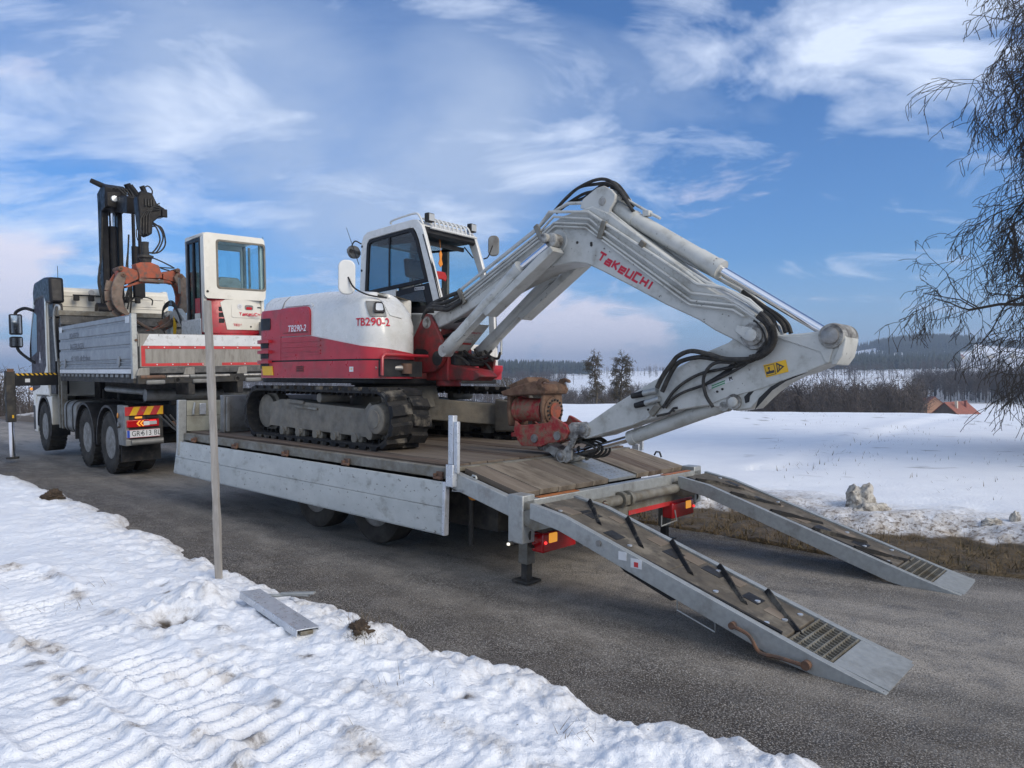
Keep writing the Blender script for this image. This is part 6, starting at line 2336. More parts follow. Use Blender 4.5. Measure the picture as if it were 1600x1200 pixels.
# bucket linkage
pA = [(-0.449,1.088)][0]
boss(pA, -.15, .125, .062, 'arm_end_boss', 'greasy_white', X_)
boss(pA, .125, .14, .034, 'arm_end_pin', 'steel', X_)
for y in (.13, -.16):
    BT().prism([(-0.395,1.107),(-0.409,1.054),(-0.328,0.928),(-0.328,0.829),(-0.265,0.791),(-0.215,0.809),(-0.201,0.852),(-0.236,0.905),(-0.306,0.982),(-0.333,1.066)], 1, y, y - .022).obj('link', 'greasy_white', X_, bev=.006)
BT().prism([(-0.302,1.146),(-0.372,1.105),(-0.407,1.030),(-0.317,0.981),(-0.239,1.031),(-0.239,1.098)], 1, .10, -.12).obj('bucket_link', 'greasy_white', X_, bev=.006)
pL = [(-0.214,0.847)][0]
boss(pL, -.15, .135, .058, 'link_boss', 'greasy_white', X_)
boss(pL, .135, .15, .032, 'link_pin', 'steel', X_)
BT().prism([(-0.171,0.878),(-0.120,0.908),(0.052,0.954),(0.129,0.949),(0.113,0.880),(-0.024,0.861),(-0.114,0.805)], 1, .07, -.09).obj('tilt_link', 'greasy_white', X_, bev=.006)
for k in range(5):
    cx, cz = [(-0.425,0.929)][0]
    pts = [(cx + (.12 + .012 * k) * math.cos(a) * 1.0, .08 - .035 * k, cz + (.05 + .008 * k) * math.sin(a) + .01 * math.sin(2 * a + k)) for a in np.linspace(0.3 * k, 5.2 + .3 * k, 14)]
    hose(pts, 0, .011)
# ---- tilting coupler at the arm end
ccx = .20
b = BT()
b.prism([(0.344,1.135),(0.359,1.039),(0.310,0.954),(0.262,0.904),(0.029,0.914),(-0.068,0.954),(-0.170,0.967),(-0.256,1.000),(-0.290,1.063),(-0.262,1.122),(-0.154,1.173),(-0.095,1.193),(-0.066,1.136),(0.084,1.112),(0.287,1.096)], 1, .125, .095)
b.prism([(0.344,1.135),(0.359,1.039),(0.310,0.954),(0.262,0.904),(0.029,0.914),(-0.068,0.954),(-0.170,0.967),(-0.256,1.000),(-0.290,1.063),(-0.262,1.122),(-0.154,1.173),(-0.095,1.193),(-0.066,1.136),(0.084,1.112),(0.287,1.096)], 1, -.12, -.15)
b = BT()
cp_poly = [(0.344,1.135),(0.359,1.039),(0.310,0.954),(0.262,0.904),(0.029,0.914),(-0.068,0.954),(-0.170,0.967),(-0.256,1.000),(-0.290,1.063),(-0.262,1.122),(-0.154,1.173),(-0.095,1.193),(-0.066,1.136),(0.084,1.112),(0.287,1.096)]
for y0, y1 in ((.125, .095), (-.12, -.15)):
    BT().prism(cp_poly, 1, y0, y1).obj('coupler_plate', 'muddy_red', X_, bev=.006)
BT().box(.0, .42, -.12, .094, .98, 1.02).obj('coupler_floor', 'muddy_red', X_, bev=.006)
for q_ in [(0.097,0.985),(-0.170,1.023)]:
    boss(q_, -.16, .14, .042, 'coupler_pin', 'steel', X_)
zb = 1.235
b = BT()
b.lathe([(0, .125), (.03, .125), (.035, .108), (.30, .108), (.305, .125), (.335, .125)], (.40, -.01, zb), (-1, 0, 0), 36)
b.obj('tilt_cylinder', 'muddy_red', X_)
b = BT()
b.lathe([(0, .10), (.001, .125), (.035, .125), (.04, .118), (.04, .075), (.05, .07), (.05, .001)], (.02, -.01, zb), (-1, 0, 0), 40)
fl = b.obj('tilt_flange', 'rust_mud', X_)
b = BT()
b.cyl((-.031, -.01, zb), (-.036, -.01, zb), .072, n=30)
b.obj('flange_cover', 'orange_rust', fl, root=fl)
for k in range(16):
    a = 2 * math.pi * k / 16
    b = BT()
    b.cyl((-.018, -.01 + .098 * math.cos(a), zb + .098 * math.sin(a)), (-.034, -.01 + .098 * math.cos(a), zb + .098 * math.sin(a)), .010, n=6)
    b.obj('bolt', 'chassis', fl, root=fl)
for x0, x1, zlo in ((.445, .405, 1.08), (.035, -.0, 1.10)):
    b = BT()
    b.prism([(-.14, 1.40), (.12, 1.40), (.135, 1.25), (.11, zlo), (-.13, zlo), (-.155, 1.25)], 0, x0, x1)
    b.obj('coupler_bracket', 'rust_mud', X_, bev=.012)
b = BT()
b.prism([(.47, 1.36), (.50, 1.40), (.30, 1.455), (.10, 1.50), (-.02, 1.475), (-.045, 1.42), (-.03, 1.385), (.30, 1.365)], 1, .16, -.18)
b.obj('coupler_top', 'rust_mud', X_, bev=.012)
for y in (.13, -.17):
    hk = [(.06, 1.48), (.03, 1.52), (-.02, 1.53), (-.07, 1.515), (-.085, 1.49), (-.06, 1.485), (-.04, 1.50), (-.01, 1.49), (-.01, 1.46), (-.05, 1.44), (-.05, 1.42), (.05, 1.42)]
    BT().prism(hk, 1, y, y + .03).obj('hook', 'rust_mud', X_, bev=.006)
BT().prism([(.42, 1.42), (.46, 1.46), (.22, 1.54), (.18, 1.48)], 1, .10, -.12).obj('coupler_lug', 'rust_mud', X_, bev=.01)

# ---- cab
CY0, CY1 = .235, 1.185
outer = [(-.95, .80), (-.945, 1.74), (-.915, 2.36), (-.88, 2.45), (-.80, 2.49), (-.40, 2.515), (.02, 2.535), (.10, 2.52), (.17, 2.45), (.22, 2.33), (.36, 1.93), (.50, 1.52), (.54, .80)]
inner = [(-.83, 1.50), (-.845, 1.76), (-.815, 2.30), (-.80, 2.36), (-.76, 2.395), (-.40, 2.42), (-.03, 2.44), (.03, 2.43), (.075, 2.37), (.12, 2.28), (.22, 1.98), (.37, 1.52), (.38, 1.42)]
sc = BH()
sc.ring(outer, inner, 1, CY0, CY0 + .05)
wall = sc.obj('cab_side', 'hood_white', X_, bev=.010)
# rubber gasket and panes
g_o = [(-.828, 1.71), (-.838, 1.76), (-.808, 2.295), (-.795, 2.35), (-.755, 2.385), (-.40, 2.41), (-.03, 2.43), (.024, 2.42), (.068, 2.36), (.112, 2.275), (.212, 1.975), (.275, 1.785)]
g_i = [(-.785, 1.758), (-.798, 1.78), (-.768, 2.28), (-.756, 2.325), (-.72, 2.35), (-.40, 2.372), (-.05, 2.392), (-.005, 2.38), (.03, 2.335), (.072, 2.25), (.168, 1.96), (.218, 1.825)]
BH().ring(g_o, g_i, 1, CY0 - .006, CY0 + .03).obj('window_frame', 'black_gloss', wall, bev=.004, root=wall)
BH().prism(g_i, 1, CY0 + .008, CY0 + .014).obj('window_pane', 'dark_glass', wall, root=wall)
BH().box(-.40, -.375, CY0 - .004, CY0 + .006, 1.775, 2.375).obj('window_bar', 'black_gloss', wall, root=wall)
BH().prism([(-.83, 1.42), (-.83, 1.70), (-.275, 1.74), (-.275, 1.42)], 1, CY0 + .001, CY0 + .04).obj('cab_panel', 'hood_white', wall, root=wall)
BH().prism([(-.27, 1.42), (-.27, 1.715), (.275, 1.775), (.375, 1.52), (.375, 1.42)], 1, CY0 + .004, CY0 + .03).obj('lower_window', 'black_gloss', wall, root=wall)
BH().prism([(-.20, 1.50), (-.20, 1.65), (.20, 1.70), (.26, 1.52)], 1, CY0 - .002, CY0 + .0035).obj('lower_pane', 'dark_glass', wall, root=wall)
BH().box(.06, .22, CY0 - .004, CY0 - .002, 1.70, 1.735).obj('sticker', 'plate_white', wall, root=wall)
BH().ring([(.07, 1.708), (.21, 1.708), (.21, 1.727), (.07, 1.727)], [(.085, 1.714), (.195, 1.714), (.195, 1.721), (.085, 1.721)], 1, CY0 - .0055, CY0 - .0045).obj('sticker_print', 'dark_text', wall, root=wall)
BH().box(-.83, .37, CY0, CY0 + .05, .80, 1.42).obj('cab_lower_panel', 'hood_white', wall, root=wall)
# far wall: the door
in2 = [(-.80, .98), (-.82, 1.76), (-.80, 2.30), (-.78, 2.36), (-.74, 2.395), (-.40, 2.42), (-.03, 2.44), (.03, 2.43), (.075, 2.37), (.12, 2.28), (.25, 1.98), (.41, 1.52), (.44, .98)]
fw = BH().ring(outer, in2, 1, CY1 - .05, CY1).obj('cab_side', 'hood_white', X_, bev=.010)
BH().box(-.40, -.30, CY1 - .048, CY1 - .006, .98, 2.42).obj('door_post', 'track_frame', fw, root=fw)
BH().prism([(-.31, 1.0), (-.31, 2.41), (-.03, 2.43), (.03, 2.42), (.12, 2.28), (.41, 1.52), (.43, 1.0)], 1, CY1 - .03, CY1 - .024).obj('door_pane', 'clear_glass', fw, root=fw)
BH().prism([(-.80, 1.2), (-.80, 2.33), (-.41, 2.41), (-.41, 1.2)], 1, CY1 - .03, CY1 - .024).obj('rear_side_pane', 'clear_glass', fw, root=fw)
BH().prism([(-.80, .98), (.44, .98), (.44, 1.10), (-.80, 1.10)], 1, CY1 - .046, CY1 - .004).obj('door_panel', 'hood_white', fw, root=fw)
# roof and rear wall
b = BH()
rf = [(-.915, 2.36), (-.88, 2.45), (-.80, 2.49), (-.40, 2.515), (.02, 2.535), (.10, 2.52), (.17, 2.45), (.15, 2.40), (.05, 2.43), (-.40, 2.42), (-.80, 2.39), (-.87, 2.35)]
b.prism(rf, 1, CY0 + .051, CY1 - .051)
roof = b.obj('cab_roof', 'hood_white', X_, bev=.01)
BH().box(-.82, .06, CY0 + .055, CY1 - .055, 2.365, 2.395).obj('headliner', 'headliner', roof, root=roof)
b = BH()
b.prism([(CY0 + .051, .80), (CY1 - .051, .80), (CY1 - .051, 1.30), (CY0 + .051, 1.30)], 0, -.95, -.90)
b.box(-.945, -.905, CY0 + .051, CY0 + .12, 1.30, 2.37)
b.box(-.945, -.905, CY1 - .12, CY1 - .051, 1.30, 2.37)
b.obj('cab_rear', 'hood_white', X_, bev=.008)
BH().box(-.93, -.924, CY0 + .12, CY1 - .12, 1.30, 2.36).obj('rear_pane', 'clear_glass', X_)
# front: open windscreen, header, lower panel, raised screen under the roof
b = BH()
b.prism([(.17, 2.45), (.20, 2.37), (.16, 2.34), (.10, 2.38)], 1, CY0 + .051, CY1 - .051)
b.obj('front_header', 'black', X_, bev=.006)
BH().box(.47, .53, CY0 + .051, CY1 - .051, .80, 1.08).obj('front_lower_panel', 'hood_white', X_, bev=.008)
ws = BH()
ws.beam((.05, CY0 + .12, 2.30), (-.72, CY0 + .12, 2.34), .03, .03)
ws.beam((.05, CY1 - .12, 2.30), (-.72, CY1 - .12, 2.34), .03, .03)
ws.beam((.05, CY0 + .12, 2.29), (.05, CY1 - .12, 2.29), .03, .05)
wf = ws.obj('raised_windscreen', 'black', X_)
BH().beam((.03, (CY0 + CY1) / 2, 2.30), (-.70, (CY0 + CY1) / 2, 2.34), CY1 - CY0 - .28, .006).obj('windscreen_pane', 'dark_glass', wf, root=wf)
BH().beam((.20, CY1 - .10, 2.18), (.05, CY1 - .10, 2.33), .012, .012).obj('gas_strut', 'black', X_)
# pillar trims
for y in (CY0 + .012, CY1 - .012):
    BH().tube([(.19, y, 2.34), (.34, y, 1.95), (.485, y, 1.52), (.515, y, 1.05)], .016, 7).obj('pillar_trim', 'black' if y < .5 else 'black', X_)
# interior
BH().box(-.88, .46, CY0 + .06, CY1 - .06, .82, .88).obj('cab_floor', 'black', X_)
seat = BH().box(-.50, .02, .50, .98, 1.16, 1.30).obj('seat', 'seat_cloth', X_, bev=.05, seg=3)
BH().prism([(-.46, 1.28), (-.36, 1.28), (-.43, 1.85), (-.55, 1.85)], 1, .49, .99).obj('seat_backrest', 'seat_cloth', X_, bev=.05, seg=3)
BH().prism([(-.44, 1.93), (-.37, 1.93), (-.40, 2.17), (-.48, 2.17)], 1, .52, .96).obj('seat_headrest', 'seat_cloth', X_, bev=.04, seg=3)
BH().cyl((-.44, .66, 1.83), (-.44, .66, 1.95), .012, n=6).obj('headrest_post', 'steel', X_)
BH().cyl((-.44, .82, 1.83), (-.44, .82, 1.95), .012, n=6).obj('headrest_post', 'steel', X_)
BH().box(-.30, .10, .46, 1.0, .88, 1.16).obj('seat_base', 'black', X_, bev=.02)
for y in (.40, 1.06):
    c = BH().box(-.25, .22, y - .05, y + .05, 1.15, 1.38).obj('console', 'black', X_, bev=.02)
    BH().cyl((.14, y, 1.38), (.18, y, 1.60), .014, .022, n=8).obj('joystick', 'black', c, root=c)
for y in (.60, .72):
    BH().tube(smooth_path([(.36, y, .90), (.40, y, 1.25), (.42, y, 1.52), (.34, y, 1.66)], 4), .011, 6).obj('travel_lever', 'black', X_)
BH().box(.30, .36, .30, .42, 1.45, 1.72).obj('monitor', 'black', X_, bev=.01)
BH().box(.02, .09, .34, .46, 2.20, 2.31).obj('roof_radio', 'black', X_, bev=.01)
# ornaments hanging in the windscreen opening
b = BH()
b.prism([(.55, 2.20), (.575, 2.16), (.565, 2.10), (.585, 2.04), (.55, 2.0), (.515, 2.04), (.535, 2.10), (.525, 2.16)], 0, .16, .168)
b.cyl((.164, .55, 2.20), (.15, .55, 2.33), .002, n=4)
b.obj('hanging_ornament', 'ornament_orange', X_)
b = BH()
b.prism([(.42, 1.89), (.45, 1.94), (.52, 1.945), (.59, 1.94), (.62, 1.89), (.60, 1.83), (.54, 1.85), (.50, 1.85), (.44, 1.83)], 0, .19, .21)
b.obj('hanging_dice', 'ornament_red', X_, bev=.01)
# roof guard, work lamps and rails
b = BH()
for k in range(9):
    y = CY0 + .18 + k * .075
    pts = [(.05, y, 2.545), (.11, y, 2.565), (.16, y, 2.55), (.20, y, 2.50), (.215, y, 2.44)]
    BH().tube(smooth_path(pts, 4), .011, 6).obj('guard_bar', 'hood_white', X_)
BH().tube([(.06, CY0 + .12, 2.56), (.06, CY1 - .10, 2.56)], .012, 6).obj('guard_rail', 'hood_white', X_)
BH().tube([(.218, CY0 + .10, 2.43), (.218, CY1 - .06, 2.43)], .014, 6).obj('guard_rail', 'hood_white', X_)
for y in (CY0 + .12, CY1 - .10):
    l_ = BH().box(.14, .21, y - .055, y + .055, 2.50, 2.605).obj('roof_lamp', 'black', X_, bev=.012)
    BH().box(.211, .216, y - .042, y + .042, 2.512, 2.593).obj('lamp_lens', 'lens', l_, root=l_)
BH().tube(smooth_path([(-.42, CY0 + .05, 2.545), (-.38, CY0 + .03, 2.575), (-.1, CY0 + .02, 2.60), (.06, CY0 + .02, 2.60), (.12, CY0 + .02, 2.55), (.16, CY0 + .03, 2.47)], 5), .013, 7).obj('roof_rail', 'hood_white', X_)
# mirrors
def mirror(cx, cy, cz, w, h, ang, arm_pts, m='hood_white', face='mirror'):
    fm = F_H @ Matrix.Translation((cx, cy, cz)) @ Matrix.Rotation(ang, 4, 'Z')
    b = MB(fm)
    b.prism(rrect(-w / 2, w / 2, -h / 2, h / 2, w * .42, 6), 0, -.02, .02)
    o = b.obj('mirror', m, X_, bev=.012, seg=3)
    MB(fm).prism(rrect(-w * .42, w * .42, -h * .45, h * .45, w * .36, 6), 0, -.0225, -.0205).obj('mirror_glass', face, o, root=o)
    BH().tube(smooth_path(arm_pts, 5), .009, 6).obj('mirror_arm', 'black', o, root=o)
    return o
mirror(.52, -1.10, 1.66, .165, .34, -.55, [(.54, -1.10, 1.66), (.60, -1.08, 1.56), (.68, -1.02, 1.50), (.74, -.94, 1.475), (.76, -.80, 1.47)])
mirror(-1.12, .28, 2.28, .22, .16, .2, [(-.94, CY0 + .02, 2.36), (-1.02, .22, 2.40), (-1.10, .23, 2.34), (-1.10, .27, 2.28)], m='tank_grey')
BH().cyl((-.95, CY0 - .01, 2.10), (-1.15, CY0 - .05, 2.58), .005, .003, n=5).obj('antenna', 'black', X_)
mirror(.30, 1.36, 2.36, .14, .26, -.9, [(.30, 1.34, 2.36), (.26, 1.30, 2.22), (.26, 1.22, 2.18)], m='tank_grey')
BH().tube([(.50, 1.20, 1.30), (.52, 1.26, 1.28), (.52, 1.26, .98), (.50, 1.20, .96)], .014, 7).obj('hand_rail', 'galv', X_)
b = BH()
b.cyl((-.94, CY0 - .006, 2.30), (-.94, CY0 + .0, 2.30), .02, n=8)
BH().cyl((-.90, CY0 - .004, 2.32), (-.90, CY0 + .01, 2.32), .016, n=10).obj('bolt', 'chassis', wall, root=wall)
BH().cyl((-.905, CY0 - .004, 2.02), (-.905, CY0 + .01, 2.02), .016, n=10).obj('bolt', 'chassis', wall, root=wall)
# hose and valve clutter under the cover plate
for k, pts in enumerate(([(1.223,1.806),(1.128,1.752),(1.006,1.724),(0.897,1.748),(0.826,1.797)], [(1.284,1.782),(1.150,1.707),(1.000,1.686),(0.873,1.722)], [(1.181,1.827),(1.114,1.740),(0.983,1.647),(0.928,1.583)], [(1.435,1.717),(1.287,1.754),(1.143,1.725),(1.030,1.659)], [(1.110,1.827),(1.025,1.753),(0.906,1.725),(0.871,1.788)])):
    hose(pts, (-.05, -.10, -.16, .06, -.22)[k], .014)
for k, c in enumerate([(1.248,1.782),(1.152,1.754),(1.058,1.778),(0.966,1.725)]):
    BT().box(c[0] - .03, c[0] + .03, -.06 - .05 * k, -.02 - .05 * k, c[1] - .03, c[1] + .02).obj('valve', 'chassis', X_, bev=.006)
for y, pts in ((.09, [(1.411,1.859),(1.294,1.933),(1.160,2.012),(1.057,2.084)]), (.05, [(1.426,1.808),(1.299,1.903),(1.146,2.001),(1.025,2.072)])):
    BT().tube(on(pts, 1, y), .012, 6).obj('steel_pipe', 'boom_white', X_)
# weld bead and bolt heads on the boom foot and arm
BT().tube(on([(0.951,2.284),(0.394,2.541),(0.005,2.740)], 1, .1215), .004, 5).obj('weld', 'boom_white', boom, root=boom)
for c in [(-1.072,1.282),(-1.131,1.304),(-1.301,1.280),(-1.660,1.433),(-1.700,1.452)]:
    BT().cyl((c[0], .10, c[1]), (c[0], .108, c[1]), .009, n=8).obj('bolt', 'chassis', arm, root=arm)

# ================================================================== TRUCK (frame K: origin under the tail gate, x forward, y to the verge)
truck = thing('tipper_truck', 'three-axle tipper truck with grey drop-side bed, standing in front of the trailer', 'truck', F_K)
K_ = truck


def BK():
    return MB(F_K)


for x in (1.45, 2.85):
    for s in (1, -1):
        wheel(K_, F_K, x, s * 1.06, .49, .52, .30, s, lugs=34, rr=.52)
        wheel(K_, F_K, x, s * .72, .49, .52, .28, s, rr=.52)
for s in (1, -1):
    wheel(K_, F_K, 6.08, s * 1.04, .51, .52, .34, s, rr=.54, lugs=34)
for x in (1.45, 2.85, 6.08):
    BK().cyl((x, -.9, .49), (x, .9, .49), .09, n=12).obj('axle', 'chassis', K_)
for y in (.40, -.40):
    BK().box(.35, 6.9, y - .045, y + .045, .85, 1.12).obj('chassis_rail', 'chassis', K_, bev=.01)
    BK().box(-.1, 4.4, y - .05, y + .05, 1.30, 1.50).obj('subframe_rail', 'chassis', K_, bev=.01)
for x in (.6, 1.9, 3.4, 4.4):
    BK().box(x - .06, x + .06, -.5, .5, 1.12, 1.31).obj('frame_bracket', 'chassis', K_, bev=.01)
BK().cyl((2.2, 1.0, 1.38), (.5, .75, 1.33), .055, n=14).obj('air_vessel', 'tank_grey', K_)
BK().cyl((.55, -.9, 1.25), (.55, .9, 1.30), .10, n=16).obj('cross_tube', 'tank_grey', K_)
BK().cyl((3.0, .1, 1.15), (1.4, .1, 1.45), .09, n=16).obj('tipping_ram', 'chassis', K_)
BK().box(.3, 1.1, -.35, .35, .75, 1.2).obj('hitch_frame', 'chassis', K_, bev=.01)
BK().box(-.35, .5, -.12, .12, .85, 1.02).obj('tow_coupling', 'chassis', K_, bev=.02)
# mudguards over the rear wheels
for x in (1.45, 2.85):
    for s in (1, -1):
        pts_o = [(x + .64 * math.cos(a), .50 + .63 * math.sin(a)) for a in np.radians(np.linspace(-8, 186, 20))]
        pts_i = [(x + .60 * math.cos(a), .50 + .59 * math.sin(a)) for a in np.radians(np.linspace(-8, 186, 20))]
        BK().prism(pts_o + pts_i[::-1], 1, s * .60, s * 1.235).obj('mudguard', 'black', K_)
BK().box(.74, .78, .62, 1.22, .22, .60).obj('mud_flap', 'rubber', K_)
BK().box(.74, .78, -1.22, -.62, .22, .60).obj('mud_flap', 'rubber', K_)
lp = BK()
lp.ball((.80, 1.245, .98), .03, 8, (.5, .5, 1.6))
lp.obj('side_marker', 'lamp_amber_dim', K_)
BK().cyl((.78, 1.24, .86), (.70, 1.26, .80), .022, n=8).obj('marker_bracket', 'steel', K_)
# rear light carrier with number plate
for s in (1, -1):
    a, c = (.66, 1.235) if s > 0 else (-1.235, -.66)
    cr = BK().box(.47, .86, c - .06 if s > 0 else a, c if s > 0 else a + .06, .50, 1.15).obj('light_carrier', 'tank_grey', K_, bev=.01)
    BK().box(.49, .53, a, c - (.06 if s > 0 else 0), .52, 1.0).obj('light_panel', 'chassis', K_, bev=.006)
    BK().cyl((.46, a + .02, .555), (.46, c - .08, .555), .045, n=16).obj('underrun_bar', 'tank_grey', K_)
    BK().box(.46, .55, a, c, .505, .60).obj('underrun_bracket', 'tank_grey', K_, bev=.01)
    # red and yellow hatched board
    sg = BK().box(.455, .47, a, c, .985, 1.125).obj('warning_board', 'tape_red', K_)
    w = c - a
    for k in range(3):
        y0 = c - .06 - k * .205
        pts = [(y0 + .0, .987), (y0 - .10, .987), (y0 - .17, 1.123), (y0 - .07, 1.123)]
        pts = [(min(max(p[0], a + .002), c - .002), p[1]) for p in pts]
        BK().prism(pts, 0, .4548, .4535).obj('stripe', 'yellow', sg, root=sg)
    tl = BK().box(.445, .49, a + .07, c - .02, .795, .915).obj('tail_light', 'lamp_red', K_, bev=.012)
    if s > 0:
        for dy in (0, .05):
            BK().prism([(1.075 - dy, .855), (1.035 - dy, .90), (1.010 - dy, .90), (1.050 - dy, .855), (1.010 - dy, .81), (1.035 - dy, .81)], 0, .4445, .441).obj('indicator_arrow', 'lamp_amber', tl, root=tl)
        BK().box(.441, .4445, .77, .88, .83, .885).obj('reversing_lens', 'lens', tl, root=tl)
        BK().box(.441, .4445, .78, .88, .89, .90).obj('brake_strip', 'lamp_red_lit', tl, root=tl)
        BK().box(.441, .4445, .88, .97, .82, .885).obj('grey_lens', 'plate_white', tl, root=tl)
        BK().box(.45, .48, .985, 1.09, .935, .965).obj('strobe_light', 'lamp_amber', K_, bev=.004)
        BK().box(.45, .48, .74, .92, .93, .965).obj('lamp_mount', 'black', K_, bev=.004)
        pl = BK().box(.452, .462, .72, 1.22, .63, .755).obj('number_plate', 'plate_white', K_, bev=.004)
        BK().box(.4505, .4518, 1.175, 1.215, .634, .751).obj('plate_band', 'plate_blue', pl, root=pl)
        mb = BK()
        add_text(mb, 'GR', .118, (.4512, 1.085, .692), (0, -1, 0), (0, 0, 1), bold=.0005, sx=.8)
        add_text(mb, '513 BL', .118, (.4512, .855, .692), (0, -1, 0), (0, 0, 1), bold=.0005, sx=.8, spacing=1.08)
        mb.obj('plate_lettering', 'dark_text', pl, root=pl, recalc=False)
        BK().cyl((.4516, .995, .695), (.4505, .995, .695), .018, n=12).obj('plate_crest', 'faded_text', pl, root=pl)
        for z in (.633, .752):
            BK().box(.4505, .4518, .722, 1.218, z - .002, z + .002).obj('plate_rim', 'red_text', pl, root=pl)
for k, y in enumerate((.52, .46, .40, .34)):
    BK().cyl((.44, y, .84 + .03 * (k % 2)), (.30, y - .02, .80), .022, n=8).obj('air_coupling', ('rusty', 'black', 'yellow', 'lamp_red')[k], K_)
    pts = smooth_path([(.30, y - .02, .80), (.10, y - .05, .55 + .04 * k), (-.25, y - .10, .42 + .05 * k), (-.60, y - .06, .60)], 6)
    BK().tube(pts, .014, 6).obj('coiled_hose', 'hose', K_)
# fuel tank, steps, battery box
b = BK()
b.prism(rrect(.62, 1.20, .50, 1.12, .14, 5), 0, 3.55, 4.42)
tk = b.obj('fuel_tank', 'tank_grey', K_, bev=.02)
for x in (3.72, 4.18):
    o_, i_ = rrect(.61, 1.212, .49, 1.132, .145, 5), rrect(.62, 1.202, .50, 1.122, .14, 5)
    BK().ring(o_, i_, 0, x, x + .05).obj('tank_strap', 'chassis', tk, root=tk)
BK().box(3.5, 4.4, -1.15, -.5, .5, 1.1).obj('battery_box', 'tank_grey', K_, bev=.02)
ld = BK()
ld.box(4.52, 4.60, 1.10, 1.20, .55, 1.95)
ld.box(4.74, 4.82, 1.10, 1.20, .55, 1.95)
for z in np.arange(.62, 1.9, .2):
    ld.box(4.60, 4.74, 1.12, 1.18, z, z + .04)
ld.obj('ladder_frame', 'galv_dirty', K_, bev=.006)

# ---- tipping bed
L_B, ZF, ZS = 4.37, 1.655, 2.565
BK().box(.0, L_B, -1.22, 1.22, ZF - .03, ZF + .01).obj('bed_floor', 'bed_inner', K_)
for s in (1, -1):
    b = BK()
    zz_ = [ZF + .09]
    prof = [(1.215, ZF + .085), (1.247, ZF + .085)]
    prof = [(1.215, ZF + .0), (1.25, ZF + .0), (1.25, ZF + .075), (1.238, ZF + .08)]
    levels = [(.135, .165), (.20, .225), (.42, .455), (.615, .65), (.80, .83)]
    z0 = ZF + .08
    for a, c in levels:
        prof += [(1.250, z0 + .012), (1.250, ZF + a - .012), (1.228, ZF + a), (1.228, ZF + c)]
        z0 = ZF + c
    prof += [(1.250, z0 + .012), (1.250, ZS), (1.215, ZS)]
    b.prism([(p[0] * s, p[1]) for p in prof], 0, .05, L_B)
    side = b.obj('bed_side', 'bed_side', K_)
    BK().box(.05, L_B, *sorted((s * 1.2505, s * 1.256)), ZF + .008, ZF + .072).obj('side_strip', 'plate_white', side, root=side)
    for x, z0_, z1_ in ((.62, .10, .28), (3.95, .10, .28)):
        BK().prism([(x - .07, ZF + .28), (x + .07, ZF + .28), (x + .05, ZF + .14), (x, ZF + .10), (x - .05, ZF + .14)], 1, s * 1.25, s * 1.27).obj('side_latch', 'bed_side', side, bev=.006, root=side)
    for x, w in ((.15, .10), (4.22, .10)):
        BK().box(x - .1, x + .1, *sorted((s * 1.2505, s * 1.254)), ZS - .12, ZS - .02).obj('corner_patch', 'plate_white' if s > 0 else 'bed_side', side, root=side)
    if s > 0:
        for txt, x0, z, sz in (('ERDARBEITEN', 3.58, ZF + .70, .125), ('BAGGERUNGEN', 3.56, ZF + .49, .15), ('+43 664 81 81 - office@erdbau.at', 3.52, ZF + .275, .115)):
            mb = BK()
            add_text(mb, txt, sz, (x0, 1.2512, z), (-1, 0, 0), (0, 0, 1), align='LEFT', bold=.004, sx=.86 if sz > .12 else .80)
            mb.obj('lettering', 'faded_text', side, root=side, recalc=False)
for s in (1, -1):
    p = BK().box(-.03, .05, *sorted((s * 1.17, s * 1.25)), ZF - .08, ZS + .02).obj('bed_post', 'galv', K_, bev=.008)
    BK().prism([(-.05, ZF + .42), (-.05, ZF + .60), (.02, ZF + .66), (.05, ZF + .40)], 1, s * 1.15, s * 1.17).obj('gate_bracket', 'bed_grey', p, bev=.006, root=p)
    BK().cyl((-.055, s * 1.19, ZF + .52), (-.02, s * 1.19, ZF + .52), .02, n=10).obj('gate_pin', 'rusty', p, root=p)
# tail gate with white top, red border and rows of studs
gx = -.045
tg = BK()
tg.box(gx, 0.0, -1.14, 1.145, ZF + .10, ZF + .62)
tg = tg.obj('tail_gate', 'bed_grey', K_, bev=.006)
BK().prism([(1.10, ZF + .435), (1.0, ZF + .615), (-1.14, ZF + .615), (-1.14, ZF + .435)], 0, gx - .0008, gx - .004).obj('gate_white_panel', 'bed_white', tg, root=tg)
for nm, (y0, y1, z0, z1) in enumerate(((1.125, -1.14, .385, .432), (1.125, 1.07, .115, .385), (1.07, .18, .115, .160), (-.12, -1.14, .115, .160))):
    BK().box(gx - .004, gx - .0008, min(y0, y1), max(y0, y1), ZF + z0, ZF + z1).obj('border_strip', 'tape_red', tg, root=tg)
for k in range(10):
    BK().lathe([(0, .011), (.006, .009), (.008, .001)], (gx - .004, 1.02 - k * .235, ZF + .41), (-1, 0, 0), 8).obj('stud', 'plate_white', tg, root=tg)
    if not 3 < k < 5:
        BK().lathe([(0, .011), (.006, .009), (.008, .001)], (gx - .004, .90 - k * .235, ZF + .138), (-1, 0, 0), 8).obj('stud', 'plate_white', tg, root=tg)
BK().box(-.10, .03, -1.2, 1.2, ZF - .16, ZF - .035).obj('rear_sill', 'chassis', K_, bev=.01)
BK().box(-.06, -.01, -1.14, 1.14, ZF + .0, ZF + .098).obj('gate_foot', 'bed_inner', tg, bev=.006, root=tg)
for y, w in ((1.0, .22), (.32, .2), (-.55, .2), (-1.02, .2)):
    BK().prism([(y + w, ZF - .03), (y + w * .8, ZF + .085), (y + .02, ZF + .095), (y + .02, ZF - .03)], 0, -.085, -.061).obj('hinge_housing', 'bed_grey', tg, bev=.008, root=tg)
